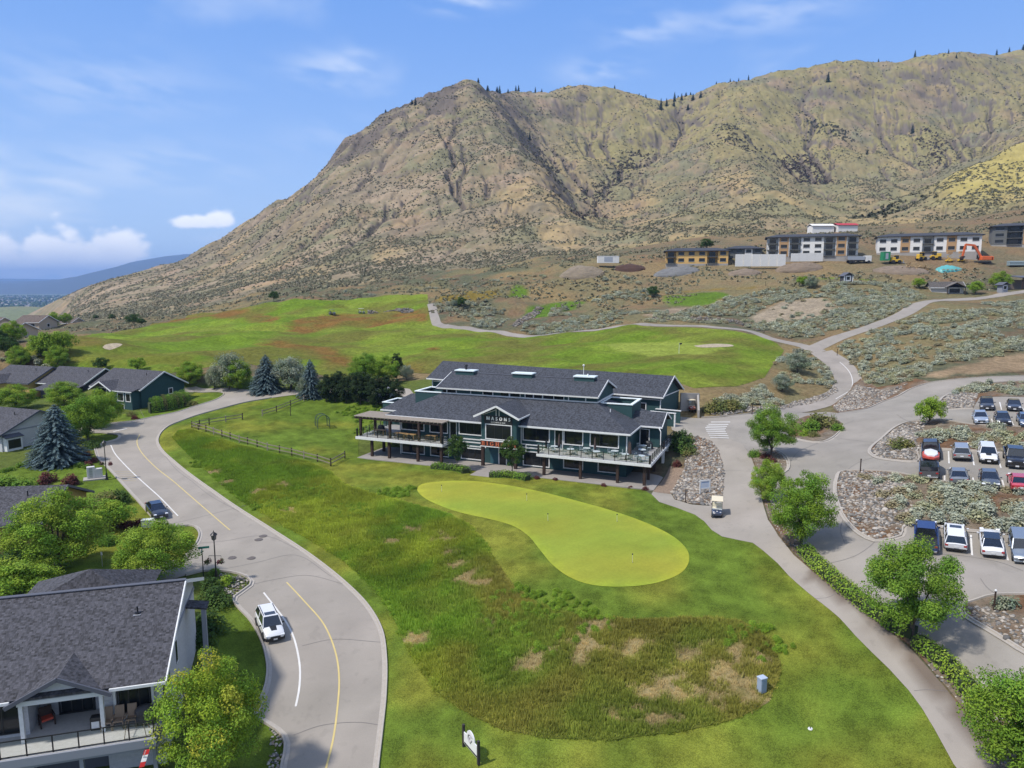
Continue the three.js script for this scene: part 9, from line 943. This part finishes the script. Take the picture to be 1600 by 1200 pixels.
// ---------- apartment buildings under construction ----------
function apartment(name, label, D, rot, o) {
  const { W, storeys, wall, depth = 13, bays, alt, roofM = M([0.034, 0.038, 0.048], 0.95) } = o, [x, y, z] = D, sh = o.sh || 2.5, h = storeys * sh, t = thing(name, label, 'apartment block', [x, y, z], rot, 'apartment blocks on the hillside');
  part(t, 'wall', B(0, W, -6, h, -depth, -1.8), wall); part(t, 'footing', B(0, W, -6, -0.06, -1.8, 0), mat.concrete);
  const ov = 0.9, rh = 1.4; for (const q of [[[-ov, h, ov], [W + ov, h, ov], [W - 4, h + rh, -depth / 2], [4, h + rh, -depth / 2]], [[W + ov, h, ov], [W + ov, h, -depth - ov], [W - 4, h + rh, -depth / 2]], [[-ov, h, -depth - ov], [-ov, h, ov], [4, h + rh, -depth / 2]], [[W + ov, h, -depth - ov], [-ov, h, -depth - ov], [4, h + rh, -depth / 2], [W - 4, h + rh, -depth / 2]]]) part(t, 'roof', slab(q, 0.25), roofM);
  const bw = W / bays.length;
  bays.forEach((b, i) => { const x0 = i * bw; if (b !== 'b') part(t, 'front_bay', B(x0, x0 + bw, -0.06, h, -1.8, 0), wall); if (b === 'a') part(t, 'cladding', B(x0 + bw * 0.08, x0 + bw * 0.92, 0, h - 0.05, 0, 0.12), alt); if (b === 'c') part(t, 'cladding', B(x0, x0 + bw, 0, h - 0.05, 0, 0.1), o.alt2 || mat.greyWrap);
    for (let s = 0; s < storeys; s++) { const y0 = s * sh; if (b === 'b') { part(t, 'balcony_door', B(x0 + bw * 0.2, x0 + bw * 0.8, y0 + 0.2, y0 + 2.1, -1.79, -1.74), mat.glassDark); part(t, 'balcony_slab', B(x0 + 0.02, x0 + bw - 0.02, y0 - 0.05, y0 + 0.15, -1.79, 0.5), mat.greyWrap); for (const q of [0.45, 1.05]) part(t, 'balcony_rail', B(x0 + 0.05, x0 + bw - 0.05, y0 + q, y0 + q + 0.06, 0.4, 0.46), mat.blackMetal); for (const q of [0.06, bw / 2, bw - 0.06]) part(t, 'rail_post', B(x0 + q - 0.04, x0 + q + 0.04, y0 + 0.15, y0 + 1.1, 0.38, 0.46), mat.blackMetal); } else { const f = b === 'a' || b === 'c' ? 0.13 : 0.02, g = new THREE.Group(); g.name = 'window'; t.add(g); part(g, 'pane', B(x0 + bw * 0.22, x0 + bw * 0.78, y0 + 0.8, y0 + 2.05, f, f + 0.04), mat.glassDark); part(g, 'sill', B(x0 + bw * 0.2, x0 + bw * 0.8, y0 + 0.7, y0 + 0.8, f, f + 0.1), mat.steel); } } });
  return t;
}
apartment('apartment_block', 'two-storey block sheathed in bare orange boards', [61.37,33.36,-288], -0.2, { W: 24, storeys: 2, wall: mat.osb, bays: ['b', 'w', 'w', 'w', 'b', 'w'], alt: mat.osb });
apartment('apartment_block', 'dark grey wrapped block adjoining the orange-sheathed one', [87.14,34.56,-294], -0.24, { W: 14, storeys: 2, wall: mat.greyWrap, bays: ['w', 'w', 'a', 'w'], alt: mat.whiteWrap });
apartment('apartment_block', 'three-storey white block with grey balconies, centre of the hillside', [100.93,36.05,-286], -0.32, { W: 33, storeys: 3, wall: mat.whiteWrap, bays: ['b', 'a', 'b', 'w', 'w', 'b', 'a', 'b'], alt: mat.tanPanel });
apartment('apartment_block', 'long white block with tan strips behind the excavator', [144.44,37.55,-286], -0.42, { W: 35, storeys: 2, sh: 3.1, wall: mat.whiteWrap, bays: ['w', 'w', 'a', 'w', 'b', 'w', 'a', 'w', 'w'], alt: mat.tanPanel });
apartment('apartment_block', 'grey and tan block at the right edge of the hillside', [194.82,40.97,-294], -0.5, { W: 30, storeys: 3, wall: mat.greyWrap, bays: ['w', 'b', 'a', 'w', 'b', 'w'], alt: mat.tanPanel });
{
  const wallThing = (a, b, h, label) => { const t = thing('panel_wall', label, 'wall', a, 0); const n = Math.max(2, Math.round((b[0] - a[0]) / 3)); for (let i = 0; i < n; i++) { const w = (b[0] - a[0]) / n; part(t, 'panel', B(i * w + 0.02, (i + 1) * w - 0.02, -2, h + (b[1] - a[1]) * i / n, -0.15 + (b[2] - a[2]) * i / n, 0.15 + (b[2] - a[2]) * i / n), mat.whiteWrap); } };
  wallThing([85.48,33.98,-276], [104.07,33.91,-274], 2.6, 'white panelled wall in front of the grey wrapped block'); wallThing([107.46,35.98,-278], [119.76,36.23,-278], 1.0, 'low white panelled wall below the three-storey block');
  const box = (name, label, cat, D, w, h, d, m, rot = 0) => { const t = thing(name, label, cat, D, rot); part(t, 'body', B(-w / 2, w / 2, -0.5, h, -d / 2, d / 2), m); part(t, 'roof', B(-w / 2 - 0.05, w / 2 + 0.05, h, h + 0.12, -d / 2 - 0.05, d / 2 + 0.05), m); part(t, 'door', B(-w * 0.2, w * 0.2, 0, h * 0.85, d / 2, d / 2 + 0.05), mat.steel); for (let i = 0; i < 8; i++) part(t, 'rib', B(-w / 2 + (i + 0.5) * w / 8 - 0.05, -w / 2 + (i + 0.5) * w / 8 + 0.05, 0.1, h - 0.1, d / 2, d / 2 + 0.04), m); return t; };
  box('site_container', 'white storage container standing left of the orange-sheathed block', 'container', [38.87,34.24,-292], 8.6, 2.2, 2.5, mat.whiteWrap); box('site_container', 'green storage container in front of the long white block', 'container', [140.67,34.56,-272], 2.6, 2.6, 2.5, M([0.02, 0.20, 0.09], 0.6));
  // white house with a red roof above the site
  for (const [D, w, rm, l] of [[[144.61,49.66,-340], 10, mat.whiteWrap, 'white flat-roofed shed above the construction site'], [[155.08,49.81,-338], 9, M([0.36, 0.03, 0.04], 0.7), 'white shed with a red roof above the construction site']]) { const t = thing('hillside_shed', l, 'shed', D, 0); part(t, 'wall', B(-w / 2, w / 2, -2, 2.6, -3, 3), mat.whiteWrap); part(t, 'roof', slab([[-w / 2 - 0.4, 2.5, 3.5], [w / 2 + 0.4, 2.5, 3.5], [w / 2 + 0.4, 3.6, 0], [-w / 2 - 0.4, 3.6, 0]], 0.15), rm); part(t, 'back_roof', slab([[-w / 2 - 0.4, 3.6, 0], [w / 2 + 0.4, 3.6, 0], [w / 2 + 0.4, 2.5, -3.5], [-w / 2 - 0.4, 2.5, -3.5]], 0.15), rm); }
  // excavator
  const ex = thing('excavator', 'orange excavator with its arm raised beside the long white block', 'excavator', (q => [q[0], land(q[0], q[2]), q[2]])([174.89,35.36,-268]), Math.PI), or = M([0.56, 0.11, 0.025], 0.5); for (const s of [-1, 1]) part(ex, 'track', new RoundedBoxGeometry(5, 0.9, 0.7, 2, 0.35).translate(0, 0.45, s * 1.2), mat.rubber); part(ex, 'house', new RoundedBoxGeometry(4.2, 1.5, 2.7, 2, 0.2).translate(-0.9, 1.9, 0), or); part(ex, 'cab', new RoundedBoxGeometry(1.6, 1.7, 1.2, 2, 0.1).translate(0.8, 2.5, 0.7), mat.glassDark); part(ex, 'counterweight', new RoundedBoxGeometry(1, 1.3, 2.7, 2, 0.2).translate(-2.8, 1.8, 0), or); part(ex, 'boom', [bar([0.8, 2.3, 0], [3.6, 6.6, 0], 0.6, 0.8), bar([3.6, 6.6, 0], [6.8, 6.9, 0], 0.55, 0.7)], or); part(ex, 'stick', bar([6.8, 7.0, 0], [7.6, 2.6, 0], 0.45, 0.6), or); part(ex, 'bucket', new THREE.CylinderGeometry(0.8, 0.8, 1.3, 10, 1, false, 0, 4).rotateX(Math.PI / 2).translate(7.5, 1.9, 0), mat.timber); part(ex, 'ram', rod([1.4, 2.2, 0], [3.2, 5.4, 0], 0.12), mat.steel);
  const yl = M([0.58, 0.36, 0.03], 0.55);
  for (const [D, r, l] of [[[144.75,34.8,-272], 0, 'yellow loader next to the green container'], [[155.48,35.59,-274], 0.4, 'yellow loader behind the lumber pile, left'], [[160.58,35.59,-274], 3.0, 'yellow loader behind the lumber pile, right']]) { const t = thing('wheel_loader', l, 'loader', [D[0], land(D[0], D[2]), D[2]], r, 'yellow loaders on the site'); part(t, 'chassis', new RoundedBoxGeometry(3.4, 0.9, 1.4, 2, 0.1).translate(-0.3, 1.1, 0), yl); part(t, 'engine_cover', new RoundedBoxGeometry(1.7, 0.9, 1.3, 2, 0.15).translate(-1.2, 1.9, 0), yl); part(t, 'cab', new RoundedBoxGeometry(1.2, 1.4, 1.2, 2, 0.08).translate(0.2, 2.3, 0), mat.glassDark); part(t, 'cab_roof', new RoundedBoxGeometry(1.35, 0.12, 1.35, 1, 0.05).translate(0.2, 3.05, 0), yl); for (const s of [-0.55, 0.55]) part(t, 'lift_arm', bar([0.7, 1.7, s], [2.5, 0.7, s], 0.2, 0.3), yl); part(t, 'bucket', wallXY([[2.3, 0.1], [3.3, 0.1], [2.5, 0.35], [2.45, 1.1], [2.3, 1.1]], 1.05, 2.1), mat.steel); for (const a of [-1.3, 1.0]) for (const s of [-0.85, 0.85]) part(t, 'wheel', new THREE.CylinderGeometry(0.65, 0.65, 0.5, 16).rotateX(Math.PI / 2).translate(a, 0.65, s), mat.rubber); }
  for (const [D, l] of [[[163.59,34.49,-270], 'tan lift machine left of the excavator bucket'], [[168.12,34.72,-270], 'tan lift machine under the excavator arm']]) { const t = thing('lift_machine', l, 'lift', [D[0], land(D[0], D[2]), D[2]], 0); part(t, 'base', new RoundedBoxGeometry(2.2, 0.6, 1.2, 2, 0.1).translate(0, 0.6, 0), yl); part(t, 'mast', [bar([-0.8, 0.9, 0], [0.8, 2.1, 0], 0.15), bar([0.8, 0.9, 0], [-0.8, 2.1, 0], 0.15), bar([-0.8, 2.1, 0], [0.8, 3.2, 0], 0.15)], yl); part(t, 'basket', B(-0.9, 0.9, 3.1, 3.9, -0.5, 0.5), mat.tanPanel); for (const a of [-0.8, 0.8]) for (const s of [-0.5, 0.5]) part(t, 'wheel', new THREE.CylinderGeometry(0.3, 0.3, 0.25, 12).rotateX(Math.PI / 2).translate(a, 0.3, s), mat.rubber); }
  { const t = thing('dump_truck', 'white-cabbed dump truck with a grey box below the white block', 'truck', (q => [q[0], land(q[0], q[2]), q[2]])([131.72,34.87,-274]), 0); part(t, 'cab', new RoundedBoxGeometry(2.4, 2.2, 2.3, 2, 0.15).translate(3.2, 1.7, 0), mat.whiteWrap); part(t, 'windshield', bx(0.05, 0.9, 1.9, 4.4, 2.2, 0), mat.glassDark); part(t, 'box', wallXY([[-4.6, 1.2], [1.7, 1.2], [1.9, 2.6], [-4.9, 2.6]], 1.2, 2.4), mat.steel); part(t, 'chassis', B(-4.4, 4.2, 0.8, 1.1, -0.5, 0.5), mat.black); for (const a of [-3.6, -2.4, 3.3]) for (const s of [-1, 1]) part(t, 'wheel', new THREE.CylinderGeometry(0.55, 0.55, 0.35, 14).rotateX(Math.PI / 2).translate(a, 0.55, s), mat.rubber); }
  { const D = [147.25,31.97,-264], t = thing('lumber_pile', 'heap of pale loose lumber in front of the long white block', 'lumber pile', [D[0], land(D[0], D[2]), D[2]], 0); for (let i = 0; i < 90; i++) { const x = rr(-6, 6), h = Math.max(0, 2.2 - Math.abs(x) * 0.35) * rnd(); part(t, 'board', bx(rr(1.6, 4), 0.1, 0.3).rotateZ(rr(-.5, .5)).rotateY(rr(-1.4, 1.4)).translate(x, h + 0.1, rr(-2, 2)), i % 3 ? mat.lumber : mat.tanWood); } }
  { const D = [158.78,31,-262], t = thing('tarp_pile', 'pile covered by a turquoise tarp below the excavator', 'tarp', [D[0], land(D[0], D[2]), D[2]], 0); const g = new THREE.SphereGeometry(1, 24, 10, 0, 6.2832, 0, 1.55), p = g.attributes.position; for (let i = 0; i < p.count; i++) { const x = p.getX(i), y = p.getY(i), z = p.getZ(i), f = 0.8 + 0.5 * fbm(x * 3, z * 3 + y, 3); const X = x * 4.2 * f, Z = z * 2.2 * f; p.setXYZ(i, X, y * 1.5 * f - 0.1 + land(D[0] + X, D[2] + Z) - land(D[0], D[2]), Z); } g.computeVertexNormals(); part(t, 'tarp', g, M([0.08, 0.30, 0.30], 0.45)); for (let i = 0; i < 5; i++) part(t, 'weight', bx(0.8, 0.25, 0.4, -3 + i * 1.5, 0.2, 2.2), mat.lumber); }
  // heaps of spoil and gravel
  for (const [D, w, h, c, l] of [[[64.17,32.14,-280], 9, 1.8, [0.22, 0.22, 0.22], 'grey gravel heap before the orange-sheathed block'], [[108.62,33.85,-272], 9, 2.2, [0.28, 0.21, 0.15], 'brown spoil heap over the white panel wall'], [[87.48,33.31,-270], 6, 1.6, [0.30, 0.23, 0.17], 'brown spoil heap left of the white panel wall'], [[47.57,35.95,-290], 6, 1.8, [0.10, 0.05, 0.035], 'dark red brush pile beside the white container'], [[27.88,30.02,-285], 9, 2, [0.30, 0.24, 0.17], 'tan spoil mound at the left end of the site'], [[142.04,30.77,-262], 10, 1.6, [0.29, 0.22, 0.16], 'brown spoil heap below the green container']]) { const t = thing('spoil_heap', l, 'heap', [D[0], land(D[0], D[2]), D[2]], 0), g = new THREE.SphereGeometry(1, 36, 14, 0, 6.2832, 0, 1.55), p = g.attributes.position; for (let i = 0; i < p.count; i++) { const x = p.getX(i), y = p.getY(i), z = p.getZ(i), f = 0.75 + 0.5 * fbm(x * 2.5 + w, z * 2.5 + y * 2, 4); const X = x * w * f, Z = z * w * 0.5 * f; p.setXYZ(i, X, y * h * f * 1.1 - 0.25 + land(D[0] + X, D[2] + Z) - land(D[0], D[2]), Z); } g.computeVertexNormals(); part(t, 'mound', g, M(c, 0.95, { map: per(soilTex, 1) })); part(t, 'loose_stone', rockGeo(3).scale(0.4, 0.4, 0.4).translate(w * 0.9, 0.1, 1.5), M(c, 0.95)); }
  { const p = [186.72,35.97,-266], t = thing('pipe_stack', 'stack of blue-grey pipes at the right edge of the site', 'pipes', [p[0], land(p[0], p[2]), p[2]], 0); for (let i = 0; i < 9; i++) part(t, 'pipe', new THREE.CylinderGeometry(0.3, 0.3, 8, 12).rotateZ(Math.PI / 2).translate(0, 0.3 + Math.floor(i / 3) * 0.55, (i % 3) * 0.62), M([0.22, 0.28, 0.30], 0.5)); }
}
// ---------- the town on the valley floor ----------
{
  const it = [], tr2 = []; for (let k = 0; k < 1500; k++) { const r = rr(1700, 6500), a = rr(-1.05, -0.45), x = a * r, w = rr(8, 26); it.push([x, -84, -r, w, rr(5, 12), vary(pick([[0.55, 0.54, 0.52], [0.30, 0.26, 0.23], [0.42, 0.38, 0.34], [0.22, 0.22, 0.24]]), 0.2)]); }
  for (let k = 0; k < 6000; k++) { const r = rr(1500, 7000), a = rr(-1.1, -0.42), x = a * r; tr2.push([x, -85, -r, rr(6, 14), rr(8, 15), vary([0.055, 0.085, 0.04], 0.3)]); }
  scatter('far_town', new THREE.BoxGeometry(1, 1, 0.7).translate(0, 0.5, 0), white(), it, 'hazy pale roofs of the town on the valley floor', 'town'); scatter('valley_trees', new THREE.IcosahedronGeometry(0.7, 1).translate(0, 0.5, 0), white(), tr2, 'hazy dark trees between the roofs of the valley town', 'trees');
}
scene.fog = new THREE.FogExp2(0x93bbf4, 0.00008);

if (typeof document !== 'undefined') renderer.setSize(1024, 768);
shade(scene);
renderer.render(scene, camera);
